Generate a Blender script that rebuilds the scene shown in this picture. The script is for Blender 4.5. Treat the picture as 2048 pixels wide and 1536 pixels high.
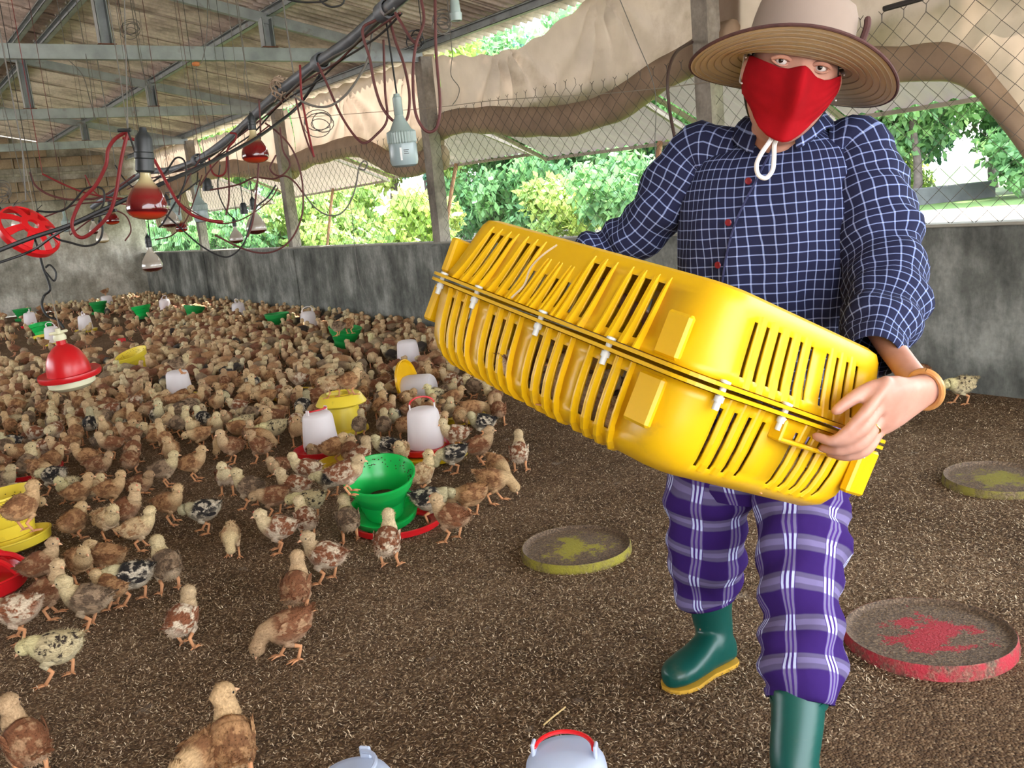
import bpy, bmesh, math, random
import numpy as np
from mathutils import Vector, Matrix, noise as mnoise

SC = bpy.context.scene
COL = SC.collection
for _o in list(bpy.data.objects):
    bpy.data.objects.remove(_o)

# ------------------------------------------------------------------ camera
CAM_H = 1.3
FPX, YAW, PITCH, ROLL = 1840.55, .6071, .1966, -.0946
FW = np.array([math.sin(YAW) * math.cos(PITCH), math.cos(YAW) * math.cos(PITCH), -math.sin(PITCH)])
_r0 = np.array([math.cos(YAW), -math.sin(YAW), 0.])
_u0 = np.cross(_r0, FW)
RT = _r0 * math.cos(ROLL) + _u0 * math.sin(ROLL)
UP = -_r0 * math.sin(ROLL) + _u0 * math.cos(ROLL)
CP = np.array([0., 0., CAM_H])
cam_data = bpy.data.cameras.new('camera')
cam = bpy.data.objects.new('camera', cam_data)
COL.objects.link(cam)
cam_data.sensor_width = 36.0
cam_data.lens = FPX / 2048 * 36.0
cam_data.clip_end = 400
cam_data.clip_start = .05
cam.matrix_world = Matrix(((RT[0], UP[0], -FW[0], 0), (RT[1], UP[1], -FW[1], 0), (RT[2], UP[2], -FW[2], CAM_H), (0, 0, 0, 1)))
SC.camera = cam

# ------------------------------------------------------------------ sky, sun, exposure
SC.view_settings.view_transform = 'Standard'
SC.view_settings.look = 'None'
SC.view_settings.gamma = 1.0
SC.view_settings.use_curve_mapping = False
SC.view_settings.exposure = 2.5
world = bpy.data.worlds.new('sky')
SC.world = world
world.use_nodes = True
wn, wl = world.node_tree.nodes, world.node_tree.links
wn.clear()
w_out = wn.new('ShaderNodeOutputWorld')
w_bg = wn.new('ShaderNodeBackground')
w_tc = wn.new('ShaderNodeTexCoord')
w_sep = wn.new('ShaderNodeSeparateXYZ')
w_rmp = wn.new('ShaderNodeValToRGB')
w_rmp.color_ramp.elements[0].position = 0.0
w_rmp.color_ramp.elements[0].color = (.95, .97, 1.0, 1)
w_rmp.color_ramp.elements[1].position = 1.0
w_rmp.color_ramp.elements[1].color = (.62, .80, 1.0, 1)
wl.new(w_tc.outputs['Generated'], w_sep.inputs[0])
wl.new(w_sep.outputs['Z'], w_rmp.inputs[0])
wl.new(w_rmp.outputs[0], w_bg.inputs['Color'])
w_bg.inputs['Strength'].default_value = 1.6
wl.new(w_bg.outputs[0], w_out.inputs['Surface'])
sun_d = bpy.data.lights.new('sun', 'SUN')
sun_d.energy = 4.2
sun_d.angle = math.radians(.6)
sun_d.color = (1.0, .93, .82)
sun = bpy.data.objects.new('sun', sun_d)
COL.objects.link(sun)
SUN_DIR = Vector((.62, .30, 1.05)).normalized()          # towards the sun: outside, beyond the netting, high
sun.rotation_euler = SUN_DIR.to_track_quat('Z', 'Y').to_euler()


# ------------------------------------------------------------------ geometry helpers
def ray(x, y):
    return FW + RT * (x - 1024) / FPX - UP * (y - 768) / FPX


def at(x, y, d):                       # photo point at a depth in metres
    return CP + ray(x, y) * d


def gnd(x, y, z=0.):                   # photo point on a horizontal plane
    v = ray(x, y)
    return CP + v * (z - CAM_H) / v[2]


def onx(x, y, X):
    v = ray(x, y)
    return CP + v * X / v[0]


def project(q):
    q = np.asarray(q, float) - CP
    z = q @ FW
    return 1024 + FPX * (q @ RT) / z, 768 - FPX * (q @ UP) / z, z


def nrm(v):
    v = np.asarray(v, float)
    return v / (np.linalg.norm(v) + 1e-12)


class MB:
    """collects geometry for ONE mesh object"""

    def __init__(s):
        s.v, s.f, s.m, s.uv, s.col = [], [], [], {}, []
        s.mat = 0
        s.c = None                                  # current vertex colour

    def add(s, verts, faces, uvs=None):
        o = len(s.v)
        for p in verts:
            s.v.append((float(p[0]), float(p[1]), float(p[2])))
            s.col.append(s.c or (0, 0, 0, 1))
        for i, fc in enumerate(faces):
            if uvs is not None:
                s.uv[len(s.f)] = [uvs[k] for k in fc]
            s.f.append(tuple(k + o for k in fc))
            s.m.append(s.mat)
        return o

    def box(s, c, size, M=None, bev=0.):
        hx, hy, hz = size[0] / 2, size[1] / 2, size[2] / 2
        if bev <= 0:
            P = [(x, y, z) for x in (-hx, hx) for y in (-hy, hy) for z in (-hz, hz)]
            F = [(0, 1, 3, 2), (4, 6, 7, 5), (0, 4, 5, 1), (2, 3, 7, 6), (0, 2, 6, 4), (1, 5, 7, 3)]
        else:
            P, idx = [], {}
            for x in (-1, 1):
                for y in (-1, 1):
                    for z in (-1, 1):
                        for ax in range(3):
                            q = [x * (hx - bev), y * (hy - bev), z * (hz - bev)]
                            q[ax] = (x, y, z)[ax] * (hx, hy, hz)[ax]
                            idx[(x, y, z, ax)] = len(P)
                            P.append(tuple(q))
            F = []
            for ax in range(3):
                a, b = [(1, 2), (2, 0), (0, 1)][ax]
                for sg in (-1, 1):
                    ring = []
                    for (p, q) in ((-1, -1), (1, -1), (1, 1), (-1, 1)):
                        k = [0, 0, 0]
                        k[ax], k[a], k[b] = sg, p, q
                        ring.append(idx[(k[0], k[1], k[2], ax)])
                    F.append(tuple(ring if sg > 0 else ring[::-1]))
                for p in (-1, 1):
                    for q in (-1, 1):
                        k0, k1 = [0, 0, 0], [0, 0, 0]
                        k0[ax], k1[ax] = -1, 1
                        k0[a] = k1[a] = p
                        k0[b] = k1[b] = q
                        r = [idx[(*k0, a)], idx[(*k1, a)], idx[(*k1, b)], idx[(*k0, b)]]
                        F.append(tuple(r if p * q < 0 else r[::-1]))
            for x in (-1, 1):
                for y in (-1, 1):
                    for z in (-1, 1):
                        r = [idx[(x, y, z, k)] for k in range(3)]
                        F.append(tuple(r if x * y * z > 0 else r[::-1]))
        P = np.array(P)
        if M is not None:
            P = P @ np.asarray(M).T
        return s.add(P + np.asarray(c), F)

    def loft(s, rings, close=True, cap0=True, cap1=True, uvs=None):
        n = len(rings[0])
        V, F = [], []
        U = [] if uvs is not None else None
        for i, rg in enumerate(rings):
            V.extend(rg)
            if U is not None:
                U.extend(uvs[i])
        for i in range(len(rings) - 1):
            for j in range(n if close else n - 1):
                k = (j + 1) % n
                F.append((i * n + j, i * n + k, (i + 1) * n + k, (i + 1) * n + j))
        if close and cap0:
            F.append(tuple(range(n - 1, -1, -1)))
        if close and cap1:
            F.append(tuple((len(rings) - 1) * n + j for j in range(n)))
        return s.add(V, F, U)

    def tube(s, pts, rad, n=8, cap=True, up=(0, 0, 1), round_end=False):
        P = [np.asarray(p, float) for p in pts]
        R = list(rad) if hasattr(rad, '__len__') else [rad] * len(P)
        if round_end:
            d0, d1 = nrm(P[0] - P[1]), nrm(P[-1] - P[-2])
            r0, r1 = R[0], R[-1]
            P = [P[0] + d0 * r0, P[0] + d0 * r0 * .7] + P + [P[-1] + d1 * r1 * .7, P[-1] + d1 * r1]
            R = [r0 * .15, r0 * .72] + R + [r1 * .72, r1 * .15]
        T = []
        for i in range(len(P)):
            a, b = P[max(i - 1, 0)], P[min(i + 1, len(P) - 1)]
            T.append(nrm(b - a))
        u = np.asarray(up, float)
        if abs(u @ T[0]) > .95:
            u = np.array([1., 0, 0])
        u = nrm(u - T[0] * (u @ T[0]))
        rings = []
        for p, t, r in zip(P, T, R):
            u = nrm(u - t * (u @ t))
            w = np.cross(t, u)
            rings.append([p + r * (math.cos(2 * math.pi * j / n) * u + math.sin(2 * math.pi * j / n) * w) for j in range(n)])
        return s.loft(rings, True, cap, cap)

    def lathe(s, prof, n=32, c=(0, 0, 0), M=None, cap0=False, cap1=False, sx=1., sy=1.):
        rings = []
        for (r, z) in prof:
            rg = [np.array([r * sx * math.cos(2 * math.pi * j / n), r * sy * math.sin(2 * math.pi * j / n), z]) for j in range(n)]
            if M is not None:
                rg = [np.asarray(M) @ q for q in rg]
            rings.append([q + np.asarray(c) for q in rg])
        return s.loft(rings, True, cap0, cap1)

    def ball(s, c, r, n=12, m=8, M=None):
        r = np.asarray(r, float) * np.ones(3)
        rings = []
        for i in range(m + 1):
            a = math.pi * i / m
            rr = max(math.sin(a), .02)
            rg = [np.array([r[0] * rr * math.cos(2 * math.pi * j / n), r[1] * rr * math.sin(2 * math.pi * j / n), -r[2] * math.cos(a)]) for j in range(n)]
            if M is not None:
                rg = [np.asarray(M) @ q for q in rg]
            rings.append([q + np.asarray(c) for q in rg])
        return s.loft(rings)

    def mesh(s, name, smooth=True, angle=None):
        me = bpy.data.meshes.new(name)
        me.from_pydata(s.v, [], s.f)
        me.update()
        if any(s.m):
            me.polygons.foreach_set('material_index', s.m)
        if smooth:
            me.polygons.foreach_set('use_smooth', [True] * len(me.polygons))
            if angle:
                me.set_sharp_from_angle(angle=math.radians(angle))
        if s.uv:
            ul = me.uv_layers.new(name='UVMap')
            for i, p in enumerate(me.polygons):
                if i in s.uv:
                    for k, li in enumerate(p.loop_indices):
                        ul.data[li].uv = s.uv[i][k]
        if any(c != (0, 0, 0, 1) for c in s.col):
            ca = me.color_attributes.new('zone', 'FLOAT_COLOR', 'POINT')
            ca.data.foreach_set('color', np.array(s.col, np.float32).ravel())
        return me

    def build(s, name, mats, parent=None, smooth=True, angle=40):
        return mkobj(name, s.mesh(name, smooth, angle), mats, parent)


def mkobj(name, me, mats, parent=None):
    o = bpy.data.objects.new(name, me)
    COL.objects.link(o)
    if mats is not None and len(me.materials) == 0:
        for m in (mats if isinstance(mats, (list, tuple)) else [mats]):
            me.materials.append(m)
    if parent is not None:
        o.parent = parent
    return o


def tag(o, label=None, cat=None, group=None, kind=None):
    if label:
        o['label'] = label
    if cat:
        o['category'] = cat
    if group:
        o['group'] = group
    if kind:
        o['kind'] = kind
    return o


def empty(name, loc=(0, 0, 0), rz=0.):
    o = bpy.data.objects.new(name, None)
    COL.objects.link(o)
    o.location = loc
    o.rotation_euler = (0, 0, rz)
    o.empty_display_size = .1
    return o


KIDS = {}


def copy_tree(o, parent=None, kids=None):
    c = o.copy()
    COL.objects.link(c)
    if parent is not None:
        c.parent = parent
    for ch in (kids(o) if kids else o.children):
        copy_tree(ch, c)
    return c


def catmull(pts, k=6):
    P = [np.asarray(p, float) for p in pts]
    if len(P) < 3:
        return [P[0] + (P[-1] - P[0]) * i / k for i in range(k + 1)]
    out = []
    Q = [2 * P[0] - P[1]] + P + [2 * P[-1] - P[-2]]
    for i in range(1, len(Q) - 2):
        a, b, c, d = Q[i - 1], Q[i], Q[i + 1], Q[i + 2]
        for j in range(k):
            t = j / k
            out.append(.5 * (2 * b + (c - a) * t + (2 * a - 5 * b + 4 * c - d) * t * t + (3 * b - a - 3 * c + d) * t ** 3))
    out.append(P[-1])
    return out


def rotm(axis, ang):
    return np.array(Matrix.Rotation(ang, 3, Vector(axis)))


def basis(x, z):                        # columns x, y, z from an x direction and an approximate z
    x = nrm(x)
    z = np.asarray(z, float)
    z = nrm(z - x * (z @ x))
    return np.stack([x, np.cross(z, x), z], 1)


# ------------------------------------------------------------------ materials
def srgb(r, g, b):
    def c(v):
        v /= 255.
        return v / 12.92 if v <= .04045 else ((v + .055) / 1.055) ** 2.4
    return (c(r), c(g), c(b), 1)


def newmat(name):
    m = bpy.data.materials.new(name)
    m.use_nodes = True
    nt = m.node_tree
    b = nt.nodes['Principled BSDF']
    return m, nt, b


def N(nt, typ, **kw):
    n = nt.nodes.new(typ)
    for k, v in kw.items():
        setattr(n, k, v)
    return n


def ramp(nt, stops):
    r = N(nt, 'ShaderNodeValToRGB')
    e = r.color_ramp.elements
    while len(e) < len(stops):
        e.new(.5)
    for i, (p, c) in enumerate(stops):
        e[i].position = p
        e[i].color = c if len(c) == 4 else (*c, 1)
    return r


def mixc(nt, fac, a, b, blend='MIX'):
    m = N(nt, 'ShaderNodeMix', data_type='RGBA', blend_type=blend)
    for sock, v in ((0, fac), (6, a), (7, b)):
        if hasattr(v, 'is_linked'):
            nt.links.new(v, m.inputs[sock])
        else:
            m.inputs[sock].default_value = v
    return m.outputs[2]


def mth(nt, op, a, b=None, c=None):
    m = N(nt, 'ShaderNodeMath', operation=op)
    for i, v in enumerate((a, b, c)):
        if v is None:
            continue
        if hasattr(v, 'is_linked'):
            nt.links.new(v, m.inputs[i])
        else:
            m.inputs[i].default_value = v
    return m.outputs[0]


def coords(nt, kind='Object', scale=None):
    tc = N(nt, 'ShaderNodeTexCoord')
    if scale is None:
        return tc.outputs[kind]
    mp = N(nt, 'ShaderNodeMapping')
    mp.inputs['Scale'].default_value = scale if hasattr(scale, '__len__') else (scale,) * 3
    nt.links.new(tc.outputs[kind], mp.inputs[0])
    return mp.outputs[0]


def noise(nt, vec, scale, detail=4, rough=.55, dim='3D'):
    n = N(nt, 'ShaderNodeTexNoise')
    n.inputs['Scale'].default_value = scale
    n.inputs['Detail'].default_value = detail
    n.inputs['Roughness'].default_value = rough
    nt.links.new(vec, n.inputs['Vector'])
    return n.outputs[0]


def bump(nt, b, h, strength=.3, dist=.01):
    n = N(nt, 'ShaderNodeBump')
    n.inputs['Strength'].default_value = strength
    n.inputs['Distance'].default_value = dist
    nt.links.new(h, n.inputs['Height'])
    nt.links.new(n.outputs[0], b.inputs['Normal'])


def simple(name, col, rough=.6, metal=0., var=.0, scale=20., spec=.5, bmp=0., dirt=None, dscale=6., dlo=.5, dhi=.7, trans=0.):
    m, nt, b = newmat(name)
    b.inputs['Roughness'].default_value = rough
    b.inputs['Metallic'].default_value = metal
    b.inputs['Specular IOR Level'].default_value = spec
    out = None
    v = coords(nt)
    if var > 0:
        f = noise(nt, v, scale)
        dk = tuple(c * (1 - var) for c in col[:3]) + (1,)
        lt = tuple(min(c * (1 + var), 1) for c in col[:3]) + (1,)
        out = ramp(nt, [(.3, dk), (.7, lt)])
        nt.links.new(f, out.inputs[0])
        out = out.outputs[0]
        if bmp:
            bump(nt, b, f, bmp)
    if dirt:
        f2 = noise(nt, v, dscale, 6, .65)
        r2 = ramp(nt, [(dlo, (0, 0, 0, 1)), (dhi, (1, 1, 1, 1))])
        nt.links.new(f2, r2.inputs[0])
        out = mixc(nt, r2.outputs[0], out if out is not None else col, dirt)
    if out is not None:
        nt.links.new(out, b.inputs['Base Color'])
    else:
        b.inputs['Base Color'].default_value = col
    if trans:
        tl = N(nt, 'ShaderNodeBsdfTranslucent')
        tl.inputs[0].default_value = col
        if out is not None:
            nt.links.new(out, tl.inputs[0])
        mx = N(nt, 'ShaderNodeMixShader')
        mx.inputs[0].default_value = trans
        nt.links.new(b.outputs[0], mx.inputs[1])
        nt.links.new(tl.outputs[0], mx.inputs[2])
        nt.links.new(mx.outputs[0], nt.nodes['Material Output'].inputs[0])
    return m
# ================================================================== setting
rnd = random.Random(5)
W_X, W_H, L_Y, EAVE = 4.97, .93, 19.9, 2.78
POSTS = (.75, 4.54, 8.27, 12.14, 16.08)


def roof_z(x):
    return 2.965 + .213 * (4.68 - abs(x))


def litter_mat():
    m, nt, b = newmat('rice_husk_litter')
    v = coords(nt)
    big = noise(nt, v, .9, 5, .6)
    mid = noise(nt, v, 9, 6, .65)
    mp = N(nt, 'ShaderNodeMapping')
    mp.inputs['Scale'].default_value = (1, 1, 1)
    nt.links.new(v, mp.inputs[0])
    vo = N(nt, 'ShaderNodeTexVoronoi')
    vo.inputs['Scale'].default_value = 150
    nt.links.new(v, vo.inputs['Vector'])
    sp = N(nt, 'ShaderNodeSeparateColor')
    nt.links.new(vo.outputs['Color'], sp.inputs[0])
    r1 = ramp(nt, [(0, srgb(52, 38, 28)), (.45, srgb(104, 80, 59)), (.78, srgb(142, 114, 86)), (1, srgb(204, 178, 146))])
    nt.links.new(sp.outputs[0], r1.inputs[0])
    r2 = ramp(nt, [(.35, srgb(84, 63, 45)), (.65, srgb(132, 105, 80))])
    nt.links.new(mid, r2.inputs[0])
    c = mixc(nt, .5, r1.outputs[0], r2.outputs[0])
    r3 = ramp(nt, [(.38, (.62, .58, .52, 1)), (.62, (1, 1, 1, 1))])
    nt.links.new(big, r3.inputs[0])
    c = mixc(nt, 1.0, c, r3.outputs[0], 'MULTIPLY')
    # pale ash-coloured droppings, small damp smears
    sm = noise(nt, v, 5.5, 3, .5)
    r4 = ramp(nt, [(.69, (0, 0, 0, 1)), (.76, (.5, .5, .5, 1))])
    nt.links.new(sm, r4.inputs[0])
    c = mixc(nt, r4.outputs[0], c, srgb(168, 158, 148))
    nt.links.new(c, b.inputs['Base Color'])
    b.inputs['Roughness'].default_value = .95
    b.inputs['Specular IOR Level'].default_value = .15
    h = mth(nt, 'ADD', mth(nt, 'MULTIPLY', vo.outputs['Distance'], -.6), mth(nt, 'MULTIPLY', mid, .8))
    bump(nt, b, h, .8, .012)
    return m


def concrete_mat(name, base, dark, light, streak=True):
    m, nt, b = newmat(name)
    v = coords(nt)
    st = noise(nt, coords(nt, 'Object', (2.6, 2.6, .9)), 1.9, 8, .72)
    bl = noise(nt, v, 1.6, 6, .6)
    fine = noise(nt, v, 34, 5, .6)
    r1 = ramp(nt, [(.40, dark), (.5, base), (.62, light)])
    f = mth(nt, 'ADD', mth(nt, 'MULTIPLY', st, .38 if streak else .2), mth(nt, 'MULTIPLY', bl, .62 if streak else .8))
    nt.links.new(f, r1.inputs[0])
    r2 = ramp(nt, [(.3, (.72, .72, .72, 1)), (.7, (1.08, 1.08, 1.05, 1))])
    nt.links.new(fine, r2.inputs[0])
    c = mixc(nt, .75, r1.outputs[0], r2.outputs[0], 'MULTIPLY')
    nt.links.new(c, b.inputs['Base Color'])
    b.inputs['Roughness'].default_value = .88
    b.inputs['Specular IOR Level'].default_value = .25
    bump(nt, b, mth(nt, 'ADD', fine, mth(nt, 'MULTIPLY', bl, .7)), .3, .005)
    return m


M_LITTER = litter_mat()
M_WALL = concrete_mat('stained_concrete', srgb(108, 109, 103), srgb(74, 75, 71), srgb(156, 156, 149))
M_ENDW = concrete_mat('end_wall_plaster', srgb(158, 153, 140), srgb(122, 118, 106), srgb(204, 200, 188))
M_BLOCK = concrete_mat('cement_block', srgb(146, 128, 108), srgb(116, 100, 82), srgb(170, 152, 130), False)
M_POST = concrete_mat('cement_post', srgb(138, 130, 120), srgb(104, 98, 90), srgb(166, 158, 148))
M_ROOF = concrete_mat('fibre_cement_sheet', srgb(218, 206, 198), srgb(176, 164, 156), srgb(236, 226, 218), False)
M_STEEL = simple('galvanised_steel', srgb(150, 158, 160), .55, .25, .22, 7, dirt=srgb(108, 84, 66), dscale=5, dlo=.6, dhi=.78)
M_BOLT = simple('roof_bolt', srgb(170, 165, 158), .5)

# floor with a gently uneven litter surface
b = MB()
NX, NY = 60, 120
xs = np.linspace(-5, 4.98, NX)
ys = np.linspace(-4, L_Y + .02, NY)
V, F = [], []
for j, y in enumerate(ys):
    for i, x in enumerate(xs):
        V.append((x, y, .006 * mnoise.noise(Vector((x * 1.7, y * 1.7, 0)))))
for j in range(NY - 1):
    for i in range(NX - 1):
        F.append((j * NX + i, j * NX + i + 1, (j + 1) * NX + i + 1, (j + 1) * NX + i))
b.add(V, F)
floor = tag(b.build('floor', M_LITTER), 'brown rice husk litter spread over the shed floor', kind='structure')

# loose husks lying on the near floor: nobody could count them
nrng = np.random.default_rng(3)
NH = 210000
hx = nrng.uniform(-.6, 4.9, NH * 3)
hy = nrng.uniform(1.2, 7.5, NH * 3)
q = np.stack([hx, hy, np.zeros_like(hx)], 1) - CP
zz = q @ FW
px, py = 1024 + FPX * (q @ RT) / zz, 768 - FPX * (q @ UP) / zz
keep = (px > -40) & (px < 2090) & (py < 1580) & (zz > .5) & (nrng.random(NH * 3) < np.clip((3.1 / zz) ** 2.2, 0, 1))
hx, hy = hx[keep][:NH], hy[keep][:NH]
n = len(hx)
ang = nrng.uniform(0, 2 * np.pi, n)
ln = nrng.uniform(.0036, .0066, n)
wd = ln * nrng.uniform(.2, .32, n)
tz = nrng.uniform(.0005, .0075, n)
tilt = nrng.normal(0, .45, n)
ca, sa = np.cos(ang), np.sin(ang)
hz = np.array([.006 * mnoise.noise(Vector((a * 1.7, c * 1.7, 0))) for a, c in zip(hx, hy)])
vs = np.zeros((n, 4, 3), np.float32)
for k, (du, dv, dz) in enumerate(((-1, 0, 0), (0, -1, .3), (1, 0, 0), (0, 1, .3))):
    vs[:, k, 0] = hx + du * ln * ca - dv * wd * sa
    vs[:, k, 1] = hy + du * ln * sa + dv * wd * ca
    vs[:, k, 2] = hz + tz + du * ln * np.sin(tilt) + dz * wd + .001
me = bpy.data.meshes.new('rice_husk')
me.vertices.add(n * 4)
me.vertices.foreach_set('co', vs.ravel())
idx = np.arange(n, dtype=np.int32)[:, None] * 4
tri = np.concatenate([idx + np.array([[0, 1, 2]]), idx + np.array([[0, 2, 3]])], 1).reshape(-1).astype(np.int32)
me.loops.add(n * 6)
me.loops.foreach_set('vertex_index', tri)
me.polygons.add(n * 2)
me.polygons.foreach_set('loop_start', np.arange(0, n * 6, 3, dtype=np.int32))
me.polygons.foreach_set('loop_total', np.full(n * 2, 3, np.int32))
hv = np.repeat(nrng.random(n) ** 1.5, 4).astype(np.float32)
hc = np.stack([hv, hv, hv, np.ones_like(hv)], 1)
me.update()
cat_ = me.color_attributes.new('zone', 'FLOAT_COLOR', 'POINT')
cat_.data.foreach_set('color', hc.ravel())
m, nt, bb = newmat('loose_rice_husk')
va = N(nt, 'ShaderNodeVertexColor', layer_name='zone')
rr = ramp(nt, [(0, srgb(84, 64, 46)), (.3, srgb(132, 105, 78)), (.62, srgb(176, 148, 114)), (1, srgb(238, 218, 186))])
nt.links.new(va.outputs[0], rr.inputs[0])
nt.links.new(rr.outputs[0], bb.inputs['Base Color'])
bb.inputs['Roughness'].default_value = .8
husk = mkobj('rice_husk', me, m)
tag(husk, 'loose rice husks strewn thickly over the litter floor', 'husk', kind='stuff')

# right half wall with pilasters under the posts
b = MB()
b.box((W_X + .075, 8.45, W_H / 2), (.15, 23.2, W_H))
wall_r = tag(b.build('wall_right', M_WALL, smooth=False), 'stained grey concrete half wall below the wire netting', kind='structure')
for y in POSTS:
    p = MB()
    p.box((W_X - .008, y, W_H / 2 - .01), (.03, .17, W_H - .02), bev=.006)
    p.build('pilaster', M_WALL, wall_r, smooth=False)
b = MB()
b.box((W_X + .07, 8.45, W_H + .008), (.18, 23.2, .018), bev=.004)
b.build('wall_coping', simple('coping_cement', srgb(150, 146, 134), .9, var=.2, scale=8), wall_r, smooth=False)
# a far corner nib where the netting begins, the left half wall out of view
b = MB()
b.box((-5.05, 8.45, W_H / 2), (.15, 23.2, W_H))
wl_ = tag(b.build('wall_left', M_WALL, smooth=False), kind='structure')
b = MB()
b.box((-5.12, 1.2, 1.93), (.01, 10.4, 2.04))
b.build('added_shade_curtain', simple('shade_curtain_tarp', srgb(120, 104, 88), .9, var=.15, scale=3), wl_, smooth=False)  # unseen curtain, added to cut the side light on the near half wall

# end wall: plaster below, cement blocks above
b = MB()
b.box((0, L_Y + .13, 1.05), (10.24, .2, 2.1))
V = [(-5.1, L_Y + .06, 2.0), (5.12, L_Y + .06, 2.0), (5.12, L_Y + .06, roof_z(5.12) - .02), (0, L_Y + .06, roof_z(0) - .02), (-5.1, L_Y + .06, roof_z(5.1) - .02)]
b.add(V, [(0, 1, 2, 3, 4)])
wall_b = tag(b.build('wall_back', M_ENDW, smooth=False), 'end wall of pale plaster below and grey brown blocks above', kind='structure')
b = MB()
b.box((0, L_Y + .02, 2.62), (10.1, .05, .05), bev=.006)
b.build('mortar_band', M_ENDW, wall_b, smooth=False)
blk = {}
z = 2.12
row = 0
while z < 3.9:
    x = 5.1 - (0.2 if row % 2 else 0.)
    while x > .8:
        w = .39
        zt = z + .18
        if abs(z + .09 - 2.62) > .1 and zt < roof_z(x) - .03:
            if not blk:
                p = MB()
                p.box((0, 0, 0), (w, .1, .18), bev=.008)
                blk['m'] = p.mesh('block', False)
                blk['m'].materials.append(M_BLOCK)
            o = mkobj('block', blk['m'], None, wall_b)
            o.location = (x - w / 2, L_Y + .03 + rnd.uniform(-.006, .006), z + .09)
        x -= .4
    z += .192 if abs(z - 2.504) > .01 else .24
    row += 1

# posts
post_mesh = None
for k, y in enumerate(POSTS):
    if post_mesh is None:
        p = MB()
        hgt = EAVE - W_H
        rings = []
        for i in range(9):
            z_ = W_H - .01 + hgt * i / 8
            dx = .004 * math.sin(i * 2.1)
            rings.append([np.array([W_X + .002 + dx, -.07, z_]), np.array([W_X + .13, -.07 + dx, z_]), np.array([W_X + .13, .07, z_]), np.array([W_X + .002 + dx, .07 + dx, z_])])
        p.loft(rings)
        post_mesh = p.mesh('post', False)
        post_mesh.materials.append(M_POST)
    o = mkobj('trim_%d' % (k + 1), post_mesh, None)
    o.location = (0, y, 0)
    tag(o, 'square cement post standing on the half wall', kind='structure')

# corrugated roof
def sheet_mesh(x0, x1, wy):
    p = MB()
    nw, per = 8, 8
    nseg = nw * per
    V, F = [], []
    for i in range(5):
        x = x0 + (x1 - x0) * i / 4
        for j in range(nseg + 1):
            y = wy * j / nseg
            V.append((x, y, roof_z(x) - .026 * math.cos(2 * math.pi * j / per)))
    for i in range(4):
        for j in range(nseg):
            F.append((i * (nseg + 1) + j, (i + 1) * (nseg + 1) + j, (i + 1) * (nseg + 1) + j + 1, i * (nseg + 1) + j + 1))
    p.add(V, F)
    me_ = p.mesh('roof_sheet', True)
    me_.materials.append(M_ROOF)
    return me_


b = MB()
b.add([(-5.4, -4, roof_z(5.4)), (0, -4, roof_z(0)), (0, L_Y + .2, roof_z(0)), (-5.4, L_Y + .2, roof_z(5.4))], [(0, 1, 2, 3)])
b.add([(0, -4, roof_z(0)), (5.4, -4, roof_z(5.4)), (5.4, 3.2, roof_z(5.4)), (0, 3.2, roof_z(0))], [(0, 1, 2, 3)])
ceiling = tag(b.build('ceiling', M_ROOF, smooth=False), 'grey corrugated roof sheets over the shed', kind='structure')
WY = .91
for (x0, x1, up) in ((5.29, 3.38, 0.), (3.6, 1.85, .012), (2.15, -.02, .024)):
    me_ = sheet_mesh(x0, x1, WY + .04)
    y = 3.1
    while y < L_Y + .1:
        o = mkobj('roof_sheet', me_, None, ceiling)
        o.location = (0, y, up + rnd.uniform(0, .006) + (.004 if int(y / WY) % 2 else 0))
        y += WY

# steel trusses: tie beam, rafter, two verticals on our side
def steel(name, a, c, w, h, parent, lip=.012):
    """open C channel from a to c"""
    a, c = np.asarray(a, float), np.asarray(c, float)
    x = nrm(c - a)
    M = basis(x, (0, 0, 1) if abs(x[2]) < .9 else (1, 0, 0))
    t = .004
    p = MB()
    Lg = np.linalg.norm(c - a)
    mid = (a + c) / 2
    for (oy, oz, sy, sz) in ((0, 0, t, h), (w / 2, h / 2 - t / 2, w, t), (w / 2, -h / 2 + t / 2, w, t), (w - t / 2, h / 2 - lip / 2, t, lip), (w - t / 2, -h / 2 + lip / 2, t, lip)):
        p.box(mid + M @ np.array([0, oy - w / 2, oz]), (Lg, sy, sz), M)
    return p.build(name, M_STEEL, parent, smooth=False)


for y in POSTS[1:]:
    t = empty('roof_truss', (0, 0, 0))
    t['kind'] = 'structure'
    tag(t, 'galvanised steel roof truss spanning the shed above the posts')
    steel('tie_beam', (-5, y, EAVE), (5.02, y, EAVE), .06, .112, t)
    steel('rafter', (0, y + .06, roof_z(0) - .125), (5.0, y + .06, roof_z(5.0) - .125), .05, .09, t)
    for x in (2.05, 3.44):
        zt = roof_z(x) - .14
        steel('vertical_strut', (x, y, EAVE + .056), (x, y, zt), .1, .1, t)
        pl = MB()
        pl.box((x, y - .01, EAVE + .06), (.14, .085, .008))
        pl.build('rusty_foot_plate', simple('rust', srgb(104, 62, 44), .9, var=.3), t, smooth=False) if x > 3 or y < 13 else None
for k, x in enumerate((4.95, 3.5, 2.16, 1.93, .3)):
    o = steel('purlin', (x, 3.1, roof_z(x) - .062), (x, L_Y, roof_z(x) - .062), .055, .08, None)
    tag(o, ['galvanised eave purlin above the posts', 'galvanised purlin over the nearer row of struts', 'galvanised purlin at the middle sheet overlap, outer of two',
            'galvanised purlin at the middle sheet overlap, inner of two', 'galvanised purlin near the ridge'][k], kind='structure')
    if k in (1, 2):
        p = MB()
        yy = 5.
        while yy < 15.5:
            p.ball((x - .05, yy, roof_z(x) - .028), .013, 6, 4)
            yy += .26
        o2 = p.build('roof_bolt', M_BOLT, o)
        o2['kind'] = 'stuff'
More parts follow.
